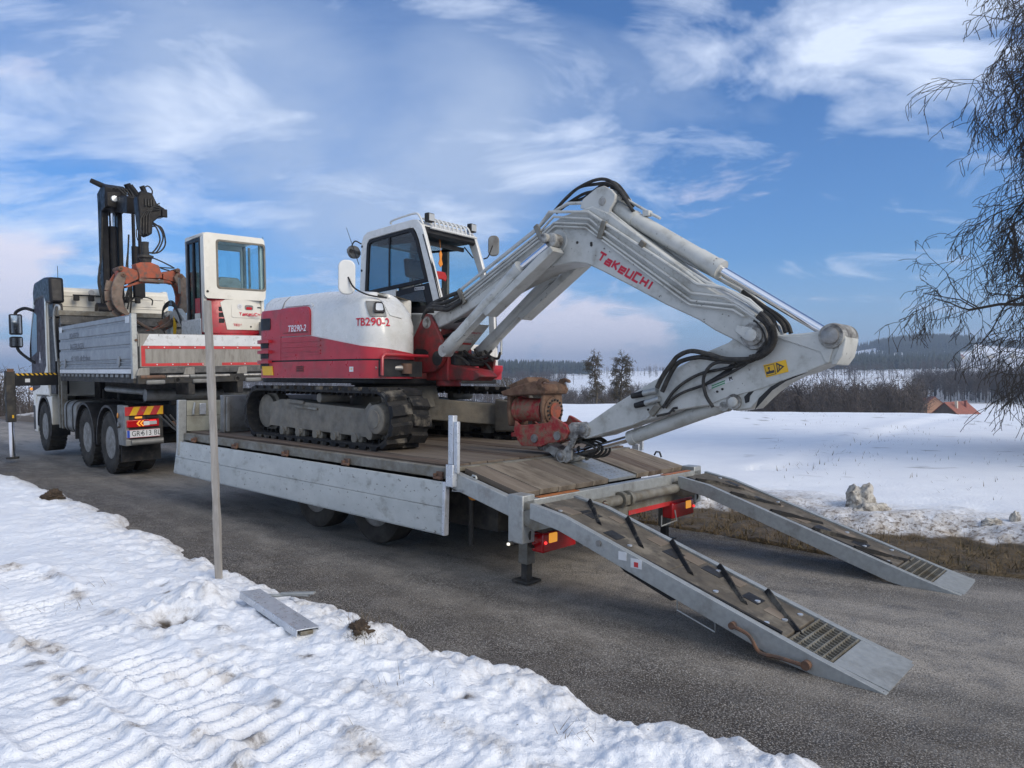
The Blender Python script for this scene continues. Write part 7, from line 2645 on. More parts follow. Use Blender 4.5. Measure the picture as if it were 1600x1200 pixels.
for k, (y0, y1, m) in enumerate(((1.16, .80, 'rusty'), (.78, .44, 'steel'), (.42, .12, 'tank_grey'), (.10, -.22, 'steel'), (-.46, -.80, 'steel'), (-.84, -1.14, 'tank_grey'))):
    BK().cyl((-.085, y0, ZF - .055), (-.085, y1, ZF - .055), .030, n=14).obj('hinge_barrel', m, tg, root=tg)
for y in (.95, .25, -.62, -1.0):
    BK().box(-.14, -.10, y - .14, y + .14, ZF - .17, ZF - .10).obj('bumper_pad', 'tank_grey', K_, bev=.02)
for y in (.62, -.35):
    BK().lathe([(0, .05), (.015, .05), (.015, .03), (.0, .03)], (-.10, y, ZF - .11), (-1, 0, 0), 16).obj('lashing_eye', 'chassis', K_)
for s in (1, -1):
    r_ = BK().box(-.03, L_B, *sorted((s * 1.19, s * 1.245)), ZF - .145, ZF - .06).obj('bed_rail', 'chassis', K_, bev=.006)
    for k in range(16):
        BK().box(.15 + k * .27, .30 + k * .27, *sorted((s * 1.236, s * 1.252)), ZF - .055, ZF - .010).obj('rail_clip', 'tank_grey', r_, root=r_)
    BK().box(-.0, L_B, *sorted((s * 1.20, s * 1.235)), ZF - .06, ZF - .003).obj('bed_lip', 'chassis', K_)
# front wall of the bed
fwl = BK().box(L_B, L_B + .05, -1.22, 1.22, ZF - .02, 2.80).obj('bed_front_wall', 'bed_inner', K_, bev=.006)
BK().box(L_B - .02, L_B + .07, -1.22, 1.25, 2.80, 2.90).obj('front_top_rail', 'galv_dirty', fwl, bev=.008, root=fwl)
BK().box(L_B - .06, L_B, -1.22, 1.22, 2.62, 2.66).obj('front_ledge', 'bed_inner', fwl, root=fwl)
for y in (.45, .40):
    pass
for s in (1,):
    BK().box(L_B + .05, L_B + .35, 1.12, 1.16, 1.75, 2.75).obj('side_grille', 'black', K_)
    for k in range(16):
        BK().box(L_B + .05, L_B + .33, 1.16, 1.175, 1.78 + k * .06, 1.81 + k * .06).obj('grille_slat', 'black', K_)
BK().box(5.02, 5.46, .95, 1.19, 1.22, 2.79).obj('cab_fairing', 'black', K_, bev=.02)
BK().tube(smooth_path([(4.75, 1.22, 1.9), (4.78, 1.24, 2.7), (4.62, 1.24, 2.98), (4.42, 1.22, 2.98), (4.42, 1.22, 2.85)], 5), .022, 8).obj('hand_rail', 'galv', K_)

# ---- truck cab
XC0, XC1, YC = 5.50, 7.05, 1.215
b = BK()
prof = [(XC0, 1.15), (XC0, 3.40), (XC0 + .06, 3.47), (6.35, 3.50), (6.60, 3.42), (6.86, 2.95), (XC1 - .04, 2.45), (XC1, 1.95), (XC1, 1.05), (6.75, .98), (6.72, 1.18), (5.55, 1.18)]
b.prism(prof, 1, -YC, YC)
cabt = b.obj('cab', 'cab_white', K_, bev=.05, seg=3)
# wheel arch and lower front
b = BK()
arc = [(6.08 + .62 * math.cos(a), .55 + .62 * math.sin(a)) for a in np.radians(np.linspace(0, 180, 16))]
b.prism([(XC1, .35), (XC1, 1.15), (5.40, 1.18), (5.40, .75)] + [(p[0], p[1]) for p in arc[::-1]] + [(6.74, .35)], 1, YC - .02, YC - .26)
b.obj('front_fender', 'cab_white', cabt, bev=.015, root=cabt)
b = BK()
b.prism([(XC1, .35), (XC1, 1.15), (5.40, 1.18), (5.40, .75)] + [(p[0], p[1]) for p in arc[::-1]] + [(6.74, .35)], 1, -YC + .02, -YC + .26)
b.obj('front_fender', 'cab_white', cabt, bev=.015, root=cabt)
po = [(6.08 + .63 * math.cos(a), .55 + .63 * math.sin(a)) for a in np.radians(np.linspace(-5, 200, 20))]
pi_ = [(6.08 + .58 * math.cos(a), .55 + .58 * math.sin(a)) for a in np.radians(np.linspace(-5, 200, 20))]
BK().prism(po + pi_[::-1], 1, YC - .01, YC - .36).obj('wheel_arch', 'black', cabt, root=cabt)
BK().box(6.9, 7.12, -1.2, 1.2, .38, .95).obj('bumper', 'black', K_, bev=.03)
BK().ball((7.06, 1.23, 1.30), .035, 8).obj('front_marker', 'lamp_amber', K_)
# dark side graphic and side window
g = [(6.98, 1.28), (5.62, 1.72), (5.62, 3.28), (6.50, 3.12), (6.78, 2.85), (6.97, 2.40), (7.02, 1.95)]
BK().prism([(6.99, 1.25), (6.30, 1.35), (5.63, 1.85), (5.63, 3.30), (6.45, 3.22), (6.78, 2.86), (6.96, 2.42), (7.01, 1.95)], 1, YC + .001, YC + .006).obj('side_graphic', 'cab_side', cabt, root=cabt)
BK().prism([(6.93, 2.08), (6.40, 2.15), (6.30, 2.95), (6.62, 2.95), (6.80, 2.68), (6.94, 2.35)], 1, YC + .0065, YC + .010).obj('side_window', 'mirror_dark', cabt, root=cabt) if False else None
M['side_glass'] = mat('side_glass', (.10, .17, .22), .04, .6, rvar=0)
BK().prism([(6.93, 2.02), (6.42, 2.12), (6.36, 2.92), (6.60, 2.98), (6.80, 2.68), (6.94, 2.35)], 1, YC + .0065, YC + .010).obj('side_window', 'side_glass', cabt, root=cabt)
mb = BK()
add_text(mb, 'A', .34, (6.18, YC + .0075, 1.98), (-1, 0, 0), (0, 0, 1), bold=.006, sx=.7)
mb.obj('lettering', 'white_text', cabt, root=cabt, recalc=False)
mb = BK()
add_text(mb, 'erdbau.at', .12, (6.45, YC + .0075, 1.52), unit(np.array((-1, 0, .32))), unit(np.array((.32, 0, 1))), bold=.002)
mb.obj('lettering', 'faded_text', cabt, root=cabt, recalc=False)
BK().box(5.50, 5.62, YC + .001, YC + .012, 1.35, 3.30).obj('pillar_trim', 'cab_white', cabt, root=cabt)
# windscreen, roof visor, side deflectors
BK().prism([(6.62, 3.34), (6.85, 2.95), (7.0, 2.45), (7.02, 2.1), (7.03, 2.1), (7.04, 2.45), (6.89, 2.98), (6.65, 3.38)], 1, -1.08, 1.08).obj('windscreen', 'side_glass', cabt, root=cabt)
b = BK()
b.prism([(6.55, 3.10), (6.62, 3.42), (6.45, 3.62), (5.6, 3.66), (5.10, 3.62), (5.05, 3.10), (5.46, 3.10), (5.62, 3.24), (6.3, 3.22)], 1, YC + .025, YC - .24)
b.obj('roof_deflector', 'black_gloss', K_, bev=.05, seg=3)
b = BK()
b.prism([(5.45, 3.09), (5.06, 3.09), (4.98, 2.80), (5.45, 2.80)], 1, YC - .02, YC - .20)
b.obj('side_deflector', 'black_gloss', K_, bev=.02)
b = BK()
b.prism([(6.55, 3.10), (6.62, 3.42), (6.45, 3.50), (5.6, 3.50), (5.46, 3.20), (6.3, 3.22)], 1, -YC - .02, -YC + .10)
b.obj('roof_deflector', 'cab_white', K_, bev=.03)
BK().cyl((5.9, .9, 3.62), (5.9, .9, 3.95), .006, n=5).obj('antenna', 'black', K_)
# back wall relief: ribs and panels
for y0, y1, z0, z1 in ((.95, -1.10, 3.28, 3.31), (.95, -1.10, 3.06, 3.085), (-.10, -.95, 3.11, 3.25), (.95, -1.10, 2.80, 2.83), (-.45, -.75, 2.90, 2.97), (.75, .05, 2.86, 2.98)):
    BK().box(XC0 - .014, XC0 + .0, min(y0, y1), max(y0, y1), z0, z1).obj('wall_rib', 'cab_white', cabt, bev=.006, root=cabt)
# lamp bar behind the cab
lb = BK().tube([(5.38, .75, 3.30), (5.38, -.62, 3.30)], .018, 7).obj('lamp_bar', 'black', K_)
for y in (.70, .42, -.28, -.50):
    l_ = BK().box(5.28, 5.38, y - .05, y + .05, 3.18, 3.28).obj('work_lamp', 'black', lb, bev=.012, root=lb)
for y, z in ((.42, 3.36), (-.18, 3.36)):
    BK().cyl((5.34, y, z), (5.28, y, z), .055, n=16).obj('round_lamp', 'lens', lb, root=lb)
BK().tube(smooth_path([(5.36, -.28, 3.25), (5.33, -.45, 3.22), (5.33, -.62, 3.32), (5.33, -.80, 3.28), (5.33, -.80, 3.15)], 5), .014, 6).obj('lamp_cable', 'black', K_)
BK().cyl((5.45, -.25, 3.5), (5.45, -.27, 3.75), .006, n=5).obj('antenna', 'black', K_)
# mirrors of the truck
mm = BK()
mm.tube(smooth_path([(6.60, YC, 3.02), (6.78, 1.36, 3.08), (6.86, 1.50, 3.0), (6.86, 1.52, 2.9)], 5), .035, 8)
mm.tube(smooth_path([(6.86, 1.52, 2.35), (6.84, 1.48, 2.15), (6.74, 1.30, 1.95), (6.66, YC, 1.88)], 5), .032, 8)
mm = mm.obj('mirror_arm', 'black_gloss', K_)
BK().box(6.80, 6.92, 1.40, 1.64, 2.50, 2.95).obj('door_mirror', 'black_gloss', mm, bev=.03, root=mm)
BK().box(6.795, 6.799, 1.425, 1.615, 2.53, 2.92).obj('mirror_glass', 'mirror', mm, root=mm)
BK().box(6.78, 6.94, 1.40, 1.64, 2.22, 2.46).obj('wide_mirror', 'black_gloss', mm, bev=.04, root=mm)
BK().box(6.775, 6.779, 1.425, 1.615, 2.25, 2.43).obj('mirror_glass', 'mirror', mm, root=mm)
BK().tube([(7.02, 1.16, 2.9), (7.05, 1.22, 2.2), (7.05, 1.22, 1.95)], .022, 6).obj('grab_rail', 'black', K_)

# ---- loading crane behind the cab
b = BK()
b.box(4.80, 5.20, -.30, .45, 1.10, 1.70)
b.obj('crane_base', 'crane_black', K_, bev=.02)
col_ = BK().box(4.85, 5.12, .17, .30, 1.70, 5.28).obj('crane_column', 'crane_black', K_, bev=.015)
BK().box(4.85, 5.12, -.10, -.01, 2.6, 5.20).obj('crane_column', 'crane_black', K_, bev=.015)
lc = BK().cyl((4.92, .08, 3.0), (4.92, .08, 4.75), .085, n=22).obj('crane_cylinder', 'crane_black', K_)
BK().cyl((4.92, .08, 4.75), (4.92, .08, 5.15), .06, n=20).obj('piston_rod', 'chrome', lc, root=lc)
BK().prism([(5.10, 5.0), (5.15, 5.45), (4.75, 5.60), (4.55, 5.50), (4.60, 5.08)], 1, .30, -.12).obj('crane_knuckle', 'crane_black', K_, bev=.02)
hl_ = BK().prism([(.28, 5.10), (.28, 5.40), (.0, 5.45), (-.05, 5.05)], 0, 4.60, 4.54).obj('crane_head_plate', 'crane_black', K_, bev=.02)
BK().lathe([(0, .07), (.03, .06), (.03, .001)], (4.54, .13, 5.27), (-1, 0, 0), 16).obj('crane_lamp', 'lens', K_)
BK().cyl((4.9, .47, 5.66), (4.7, .02, 5.44), .05, .07, n=10).obj('crane_spar', 'crane_black', K_)
BK().beam((4.70, -.05, 5.20), (3.75, .0, 5.02), .26, .34).obj('outer_boom', 'crane_black', K_, bev=.02)
for dy in (-.28, -.40):
    BK().cyl((4.75, dy, 3.85), (4.75, dy, 5.15), .035, n=14).obj('extension_cylinder', 'crane_black', K_)
BK().cyl((4.75, -.30, 3.80), (4.75, -.30, 4.35), .07, n=16).obj('extension_barrel', 'crane_black', K_)
BK().cyl((4.60, -.25, 5.35), (4.55, -.12, 5.62), .07, n=12).obj('crane_damper', 'crane_black', K_)
# knuckle block at the boom tip with hoses and lines
tipx = 3.1
tb = BK()
tb.prism([(.13, 4.48), (.17, 5.02), (.10, 5.17), (-.10, 5.15), (-.19, 4.95), (-.33, 4.88), (-.34, 4.72), (-.22, 4.70), (-.10, 4.58), (-.08, 4.36), (.0, 4.30), (.08, 4.34)], 0, tipx - .12, tipx + .14)
tb.obj('boom_tip', 'crane_black', K_, bev=.02)
BK().box(tipx - .16, tipx - .12, -.36, -.26, 4.70, 4.86).obj('valve_cap', 'crane_black', K_, bev=.01)
for k in range(4):
    y0 = .14 - .05 * k
    pts = [(tipx - .14, y0, 4.30 + .02 * k), (tipx - .15, y0 - .01, 4.62 + .03 * k), (tipx - .15, y0 - .10, 4.78 + .04 * k), (tipx - .15, -.22, 4.84 + .04 * k)]
    BK().tube(pts, .012, 6).obj('hydraulic_line', 'chassis', K_)
for k, (yy, zz2) in enumerate(((-.26, 4.3), (-.30, 4.2), (-.20, 4.25))):
    pts = smooth_path([(tipx, -.10, 4.62 - .05 * k), (tipx - .05, yy + .02, 4.50), (tipx - .05, yy - .04, zz2), (tipx - .02, yy + .08, 4.02), (tipx, -.02, 4.0)], 6)
    BK().tube(pts, .016, 6).obj('hydraulic_hose', 'hose', K_)
BK().tube(smooth_path([(tipx, .14, 4.45), (tipx - .1, .20, 4.40), (tipx - .1, .20, 4.28), (tipx, .15, 4.22)], 5), .010, 5).obj('hydraulic_hose', 'hose', K_)
for y0, z0, y1, z1 in ((.26, 5.26, .08, 5.02), (.05, 5.28, -.02, 5.12)):
    BK().cyl((tipx, y0, z0), (tipx, y1, z1), .05, n=12).obj('tip_cylinder', 'crane_black', K_)
BK().tube(smooth_path([(tipx, .04, 5.22), (tipx, -.06, 5.30), (tipx, -.14, 5.22), (tipx, -.12, 5.1)], 5), .013, 6).obj('hydraulic_hose', 'hose', K_)
b = BK()
b.lathe([(0, .07), (.10, .06), (.28, .075), (.34, .075)], (tipx, .02, 4.20), (0, 0, -1), 16)
b.obj('rotator_link', 'chassis', K_)
b = BK()
b.lathe([(0, .09), (.02, .145), (.06, .145), (.07, .115), (.16, .095), (.18, .06), (.20, .05), (.20, .02)], (tipx, .02, 3.95), (0, 0, -1), 24)
b.obj('rotator', 'chassis', K_)
for k, (yy, z0_, z1_) in enumerate(((.34, 2.9, 4.9), (.36, 3.2, 4.3), (-.13, 3.0, 4.2), (-.16, 2.7, 4.6), (-.22, 3.2, 3.9))):
    pts = smooth_path([(4.80, yy, z0_), (4.78, yy + .06 * (1 if yy > 0 else -1), (z0_ + z1_) / 2 - .2), (4.80, yy, (z0_ + z1_) / 2 + .2), (4.80, yy - .04, z1_)], 6)
    BK().tube(pts, .018, 6).obj('hydraulic_hose', 'hose', K_)
BK().tube(smooth_path([(4.8, .36, 3.45), (4.76, .42, 3.55), (4.76, .42, 3.68), (4.8, .36, 3.74)], 5), .014, 6).obj('hydraulic_hose', 'hose', K_)
BK().cyl((4.8, .46, 2.95), (4.8, -.02, 2.95), .16, n=18).obj('hose_reel', 'crane_black', K_)
BK().box(4.66, 4.80, -.46, -.24, 3.25, 3.9).obj('valve_block', 'crane_black', K_, bev=.02)
for k in range(3):
    BK().tube(smooth_path([(4.66, -.05 - .04 * k, 3.2), (4.6, -.12, 3.5 + .05 * k), (4.62, -.22, 3.8), (4.68, -.32, 3.85)], 5), .014, 6).obj('hydraulic_hose', 'hose', K_)
for k in range(4):
    BK().box(tipx - .16, tipx - .11, .02 - .05 * k, .05 - .05 * k, 4.88, 5.02).obj('valve', 'chassis', K_)
    BK().tube(smooth_path([(4.6, .25 - .06 * k, 5.42), (4.5, .1 - .08 * k, 5.50), (4.3, -.05 - .04 * k, 5.30)], 5), .012, 5).obj('hydraulic_line', 'hose', K_)

# outrigger on the near side
ob = BK().box(4.78, 4.98, 1.10, 1.92, 1.42, 1.67).obj('outrigger_beam', 'black_gloss', K_, bev=.008)
for k in range(9):
    y0 = 1.22 + k * .078
    BK().prism([(y0, 1.625), (y0 + .035, 1.625), (y0 + .07, 1.665), (y0 + .035, 1.665)], 0, 4.7795, 4.7765).obj('stripe', 'yellow', ob, root=ob)
BK().box(4.776, 4.7795, 1.68, 1.76, 1.49, 1.56).obj('sticker', 'plate_white', ob, root=ob)
olg = BK().box(4.79, 4.97, 1.92, 2.07, .72, 1.72).obj('outrigger_leg', 'chassis', K_, bev=.01)
BK().cyl((4.88, 1.99, .03), (4.88, 1.99, .75), .048, n=18).obj('outrigger_piston', 'chrome', olg, root=olg)
BK().cyl((4.88, 1.99, .0), (4.88, 1.99, .035), .11, n=18).obj('outrigger_foot', 'chassis', olg, root=olg)
BK().box(4.78, 4.80, 1.94, 2.05, 1.70, 1.76).obj('leg_cap', 'rusty', olg, root=olg)
BK().tube([(4.80, 2.08, 1.60), (4.80, 2.12, 1.2), (4.80, 2.10, .9)], .016, 6).obj('leg_hose', 'hose', olg, root=olg)
BK().tube([(4.79, 1.90, 1.05), (4.79, 1.86, 1.02), (4.79, 1.86, .80), (4.79, 1.90, .78)], .006, 5).obj('lock_handle', 'steel', olg, root=olg)
BK().box(4.785, 4.788, 1.96, 1.99, .80, .86).obj('sticker', 'yellow', olg, root=olg)

# ================================================================== LOG GRAPPLE hanging from the crane
F_G = F_K @ Matrix.Translation((tipx, .02, 3.74))
gr = thing('log_grapple', 'worn orange log grapple hanging open from the truck crane, its jaws resting in the bed', 'grapple', F_G)


def BG():
    return MB(F_G)


SG = 1.0
def gp(pts, dx=0):
    """from the photo plane at x=2.2 to the grapple frame (y, z)"""
    return pts
gtop = [(0.247,3.747),(0.155,3.780),(-0.032,3.796),(-0.184,3.746),(-0.239,3.561),(-0.237,3.498),(0.186,3.468),(0.184,3.542)]
o_ = np.array((.02, 3.74))
def G2(pts):
    return [(p[0] - .02, p[1] - 3.74) for p in pts]
BG().prism(G2(gtop), 0, -.13, .13).obj('grapple_housing', 'orange_rust', gr, bev=.012)
BG().box(-.14, .14, *sorted(( [(0.186,3.468)][0][0] - .02, [(-0.261,3.500)][0][0] - .02)), G2([(0.119,3.410)])[0][1], G2([(0.117,3.473)])[0][1]).obj('housing_rim', 'claw_steel', gr, bev=.006)
BG().cyl((0, 0, -.02), (0, 0, .12), .05, n=14).obj('suspension', 'chassis', gr)
arms = [[(0.187,3.455),(0.395,3.342),(0.439,3.364),(0.547,3.478),(0.554,3.623),(0.475,3.691),(0.182,3.616)], [(-0.261,3.487),(-0.406,3.459),(-0.553,3.443),(-0.606,3.576),(-0.584,3.690),(-0.460,3.667),(-0.264,3.601)]]
for a_ in arms:
    BG().prism(G2(a_), 0, -.10, .10).obj('grapple_arm', 'orange_rust', gr, bev=.01)
BG().prism(G2([(0.430,3.303),(0.118,3.448),(-0.382,3.483),(-0.453,3.398),(-0.380,3.419),(0.096,3.399),(0.385,3.282)]), 0, -.09, .09).obj('grapple_bridge', 'orange_rust', gr, bev=.008)
BG().cyl((0, *G2([(0.521,3.626)])[0]), (0, *G2([(0.194,3.615)])[0]), .045, n=14).obj('grapple_cylinder', 'orange_rust', gr)
BG().cyl((0, *G2([(-0.509,3.658)])[0]), (0, *G2([(-0.240,3.587)])[0]), .04, n=14).obj('grapple_cylinder', 'orange_rust', gr)
Lj = [(0.456,3.570),(0.413,3.500),(0.450,3.375),(0.488,3.214),(0.503,3.079),(0.474,2.934),(0.410,2.814),(0.333,2.718),(0.291,2.609),(0.391,2.655),(0.478,2.762),(0.588,2.831),(0.661,2.950),(0.690,3.093),(0.686,3.239),(0.637,3.411),(0.556,3.550)]
Rj = [(-0.508,3.620),(-0.607,3.615),(-0.704,3.505),(-0.776,3.355),(-0.797,3.200),(-0.767,3.029),(-0.699,2.870),(-0.596,2.737),(-0.456,2.617),(-0.271,2.536),(-0.090,2.481),(0.028,2.466),(-0.163,2.546),(-0.310,2.638),(-0.436,2.770),(-0.526,2.902),(-0.567,3.045),(-0.571,3.187),(-0.538,3.340),(-0.479,3.451),(-0.445,3.538)]
for nm, pj_ in (('l', Lj), ('r', Rj)):
    for x0, x1 in ((-.17, -.11), (.11, .17)):
        BG().prism(G2(pj_), 0, x0, x1).obj('jaw', 'claw_steel' if x0 < 0 else 'orange_rust', gr, bev=.008)
    BG().prism(G2(pj_), 0, -.105, .105).obj('jaw_web', 'claw_steel', gr, bev=.02) if False else None
    mid = G2(pj_)
for pts in ([(0.616,3.388),(0.654,3.204),(0.648,3.023),(0.586,2.880),(0.478,2.775)], [(-0.678,3.478),(-0.736,3.274),(-0.705,3.065),(-0.598,2.840),(-0.433,2.680),(-0.211,2.547)]):
    P3 = [(0, *p) for p in G2(pts)]
    for a, c in zip(P3[:-1], P3[1:]):
        BG().beam(a, c, .22, .02, up=(1, 0, 0)).obj('jaw_plate', 'claw_steel', gr)
for c in (G2([(0.480,3.507)])[0], G2([(-0.568,3.560)])[0], G2([(0.521,3.626)])[0], G2([(-0.522,3.672)])[0]):
    BG().lathe([(0, .045), (.36, .045), (.37, .03), (.37, .015), (.35, .001)], (.18, c[0], c[1]), (-1, 0, 0), 18).obj('pin', 'rusty', gr)
BG().tube([(0, *p) for p in G2([(0.310,2.744),(0.198,2.636),(0.050,2.540),(-0.090,2.481)])], .03, 6).obj('jaw_tip', 'claw_steel', gr)
for pts in ([(-0.035,3.921),(-0.247,3.853),(-0.487,3.746),(-0.462,3.731),(-0.220,3.724)], [(-0.220,3.724),(-0.315,3.694),(-0.412,3.676)]):
    BG().tube(smooth_path([(-.02, *p) for p in G2(pts)], 5), .013, 6).obj('hydraulic_hose', 'hose', gr)

# ================================================================== SMALL EXCAVATOR on the truck bed
F_S = F_K @ Matrix.Translation((1.6, -.75, ZF + .012))
se = thing('mini_excavator', 'compact white and red excavator with closed cab, standing backwards-facing on the truck bed', 'excavator', F_S)
FK2 = F_K


def BS():
    return MB(F_K)


y0s, y1s = -.20, -1.32
xr = .78
for y in (-.30, -1.02):
    b = BS()
    b.prism(rrect(.85, 2.35, ZF + .013, ZF + .40, .19, 6), 1, y, y - .22)
    b.obj('rubber_track', 'rubber', se, bev=.01)
BS().box(1.0, 2.2, -1.0, -.52, ZF + .15, ZF + .45).obj('undercarriage', 'track_frame', se, bev=.02)
BS().cyl((1.5, -.76, ZF + .45), (1.5, -.76, ZF + .50), .3, n=24).obj('slew_ring', 'black', se)
# body
pl = []
for a in np.radians(np.linspace(-50, 50, 15)):
    pl.append((1.50 - .74 * math.cos(a) - .0, -.76 + .74 * math.sin(a)))
pl = [(1.9, y1s + .02)] + pl[:] + [(1.9, y0s - .02)]
pl = [(p[0], min(max(p[1], y1s + .02), y0s - .02)) for p in pl]
body = BS().prism(pl, 2, ZF + .50, ZF + .68).obj('lower_body', 'red_paint', se, bev=.02)
def rearc(y, off=0.0):
    return xr + .02 + .25 * ((y + .76) / .56) ** 2 * .55 - off
def rear_patch(poly, off, name, m, parent, th=.012):
    """polygon in (y, z) laid on the curved tail"""
    bm = bmesh.new()
    bm.faces.new([bm.verts.new((p[0], p[1], 0)) for p in poly])
    ys = [p[0] for p in poly]
    for k in range(1, int((max(ys) - min(ys)) / .06) + 1):
        bmesh.ops.bisect_plane(bm, geom=bm.verts[:] + bm.edges[:] + bm.faces[:], plane_co=(min(ys) + k * .06, 0, 0), plane_no=(1, 0, 0))
    ex = bmesh.ops.extrude_face_region(bm, geom=bm.faces[:])
    top = {v for v in ex['geom'] if isinstance(v, bmesh.types.BMVert)}
    for v in bm.verts:
        v.co = Vector((rearc(v.co[0], off if v in top else off - th), v.co[0], v.co[1]))
    bm.verts.index_update()
    mb = BS()
    mb.add([tuple(v.co) for v in bm.verts], [tuple(v.index for v in f.verts) for f in bm.faces])
    bm.free()
    return mb.obj(name, m, parent, root=parent)


z0b, z1b = ZF + .50, [(-0.889,2.974)][0][1]
eng = []
b = BS()
n_ = 24
ysn = np.linspace(y0s, y1s, n_)
vs = []
for z in (ZF + .68, z1b - .05, z1b):
    for y in ysn:
        x = rearc(y) + (.03 if z == z1b else 0)
        vs.append((x, y, z))
    vs += [(1.25, y1s, z), (1.25, y0s, z)]
m_ = n_ + 2
fs = [tuple(range(m_)), tuple(range(3 * m_ - 1, 2 * m_ - 1, -1))]
for k in (0, 1):
    for i in range(m_):
        j = (i + 1) % m_
        fs.append((k * m_ + i, k * m_ + j, (k + 1) * m_ + j, (k + 1) * m_ + i))
b.add(vs, fs)
tail = b.obj('tail_cover', 'red_paint', se, bev=.01)
cov2 = [(-0.560,2.945),(-0.478,2.895),(-0.550,2.579),(-0.581,2.409),(-1.340,2.413),(-1.378,2.426),(-1.383,2.605),(-1.340,2.914),(-1.230,2.980)]
cvr = rear_patch(cov2, .014, 'engine_cover', 'cab_white', tail)
rear_patch(rrect([(-1.339,2.866)][0][0], [(-0.661,2.836)][0][0], [(-1.000,2.629)][0][1], [(-1.007,2.875)][0][1], .04, 5), .022, 'cover_field', 'cab_white', cvr, .008)
rear_patch(rrect([(-1.079,2.831)][0][0], [(-0.909,2.824)][0][0], [(-1.004,2.775)][0][1], [(-1.007,2.863)][0][1], .03, 4), .028, 'handle_recess', 'tank_grey', cvr, .006)
rear_patch(rrect([(-1.054,2.830)][0][0], [(-0.933,2.825)][0][0], [(-1.004,2.781)][0][1], [(-1.006,2.828)][0][1], .018, 4), .034, 'cover_latch', 'lamp_red', cvr, .006)
c_ = [(-0.814,2.831)][0]
rear_patch([(c_[0] + .05 * math.cos(a), c_[1] + .05 * math.sin(a)) for a in np.radians(range(0, 360, 24))], .028, 'emblem', 'plate_white', cvr, .004)
BS().tube([(rearc(c_[0], .031), c_[0] + .022 * math.cos(a), c_[1] + .022 * math.sin(a)) for a in np.radians((90, 180, 270, 360))], .003, 5, closed=True).obj('emblem_mark', 'tank_grey', cvr, root=cvr)
l0, l1 = [(-0.798,2.680),(-1.222,2.683)]
mb = BS()
add_logo(mb, abs(l1[0] - l0[0]) / 8.9, (rearc((l0[0] + l1[0]) / 2, .05), l0[0], l0[1] - .01), (0, -1, 0), (0, 0, 1), w=.30)
mb.obj('logo', 'red_text', cvr, root=cvr, recalc=False, smooth=False)
mb = BS()
c2_ = [(-0.770,2.494)][0]
add_text(mb, 'TB216', .060, (rearc(c2_[0], .018), c2_[0], c2_[1]), (0, -1, 0), (0, 0, 1), bold=.002)
mb.obj('lettering', 'red_text', cvr, root=cvr, recalc=False)
rear_patch(rrect([(-1.339,2.842)][0][0] + .02, [(-1.177,2.835)][0][0], [(-1.005,2.818)][0][1], [(-1.006,2.844)][0][1], .003, 2), .026, 'cover_slot', 'dark_text', cvr, .003)
c_ = [(-1.292,2.484)][0]
rear_patch([(c_[0] - .035, c_[1] - .018), (c_[0] + .035, c_[1] - .018), (c_[0] + .03, c_[1] + .018), (c_[0] - .03, c_[1] + .018)], .018, 'warning_label', 'yellow', cvr, .003)
c_ = [(-1.027,2.471)][0]
BS().lathe([(0, .016), (.008, .016), (.008, .008), (0, .008)], (rearc(c_[0], .014), c_[0], c_[1]), (-1, 0, 0), 12).obj('lock', 'black', cvr, root=cvr)
for k in range(3):
    zc = [(-0.498,2.783)][0][1] - .105 * k
    yv = [(-0.498,2.783)][0][0]
    rear_patch(rrect(yv - .045, yv + .045, zc - .045, zc + .035, .01, 3), .004, 'air_vent', 'black', tail, .006)
# side cover to the left of the tail
BS().box(.98, 1.9, y0s - .002, y0s + .012, ZF + .50, ZF + .95).obj('side_cover', 'hood_white', se, bev=.01)
# cab of the small excavator
cz0, cz1 = z1b - .02, [(-0.800,4.111)][0][1]
cx0, cx1 = .80, 1.66
cab2 = BS()
ro, ri = rrect(y1s, y0s, cz0, cz1, .07, 4), None
wy0, wy1, wz0, wz1 = [(-1.334,3.140)][0][0], [(-0.415,3.085)][0][0], [(-0.775,3.129)][0][1], [(-0.798,4.007)][0][1]
ri = rrect(wy0, wy1, wz0, wz1, .06, 4)
cab2.ring(ro, ri, 0, cx0, cx0 + .06)
c2o = cab2.obj('cab_rear', 'cab_white', se, bev=.012)
gi = rrect(wy0 + .035, wy1 - .035, wz0 + .035, wz1 - .035, .05, 4)
BS().ring(rrect(wy0 + .001, wy1 - .001, wz0 + .001, wz1 - .001, .06, 4), gi, 0, cx0 - .008, cx0 + .03).obj('window_seal', 'track_frame', c2o, bev=.004, root=c2o)
BS().prism(gi, 0, cx0 + .012, cx0 + .016).obj('rear_pane', 'clear_glass', c2o, root=c2o)
BS().box(cx0 + .03, cx1, y1s + .0, y0s, cz1 - .06, cz1 - .002).obj('cab_roof', 'cab_white', se, bev=.02, seg=3)
BS().prism([(cx0 + .02, cz1 - .01), (cx1 - .3, cz1 - .01), (cx1, cz1 - .05), (cx1 + .02, cz1 - .12), (cx1 - .02, cz1 - .12), (cx1 - .03, cz1 - .09)], 1, y0s - .05, y0s).obj('roof_edge', 'cab_white', se, bev=.01)
for y in (y0s - .06, y1s):
    BS().box(cx0 + .061, cx0 + .16, y, y + .06, ZF + .70 if y < -1 else ZF + .70, cz1 - .06).obj('cab_pillar', 'cab_white', se, bev=.012)
    BS().box(cx1 - .08, cx1, y, y + .06, ZF + .5, cz1 - .06).obj('cab_pillar', 'tank_grey', se, bev=.012)
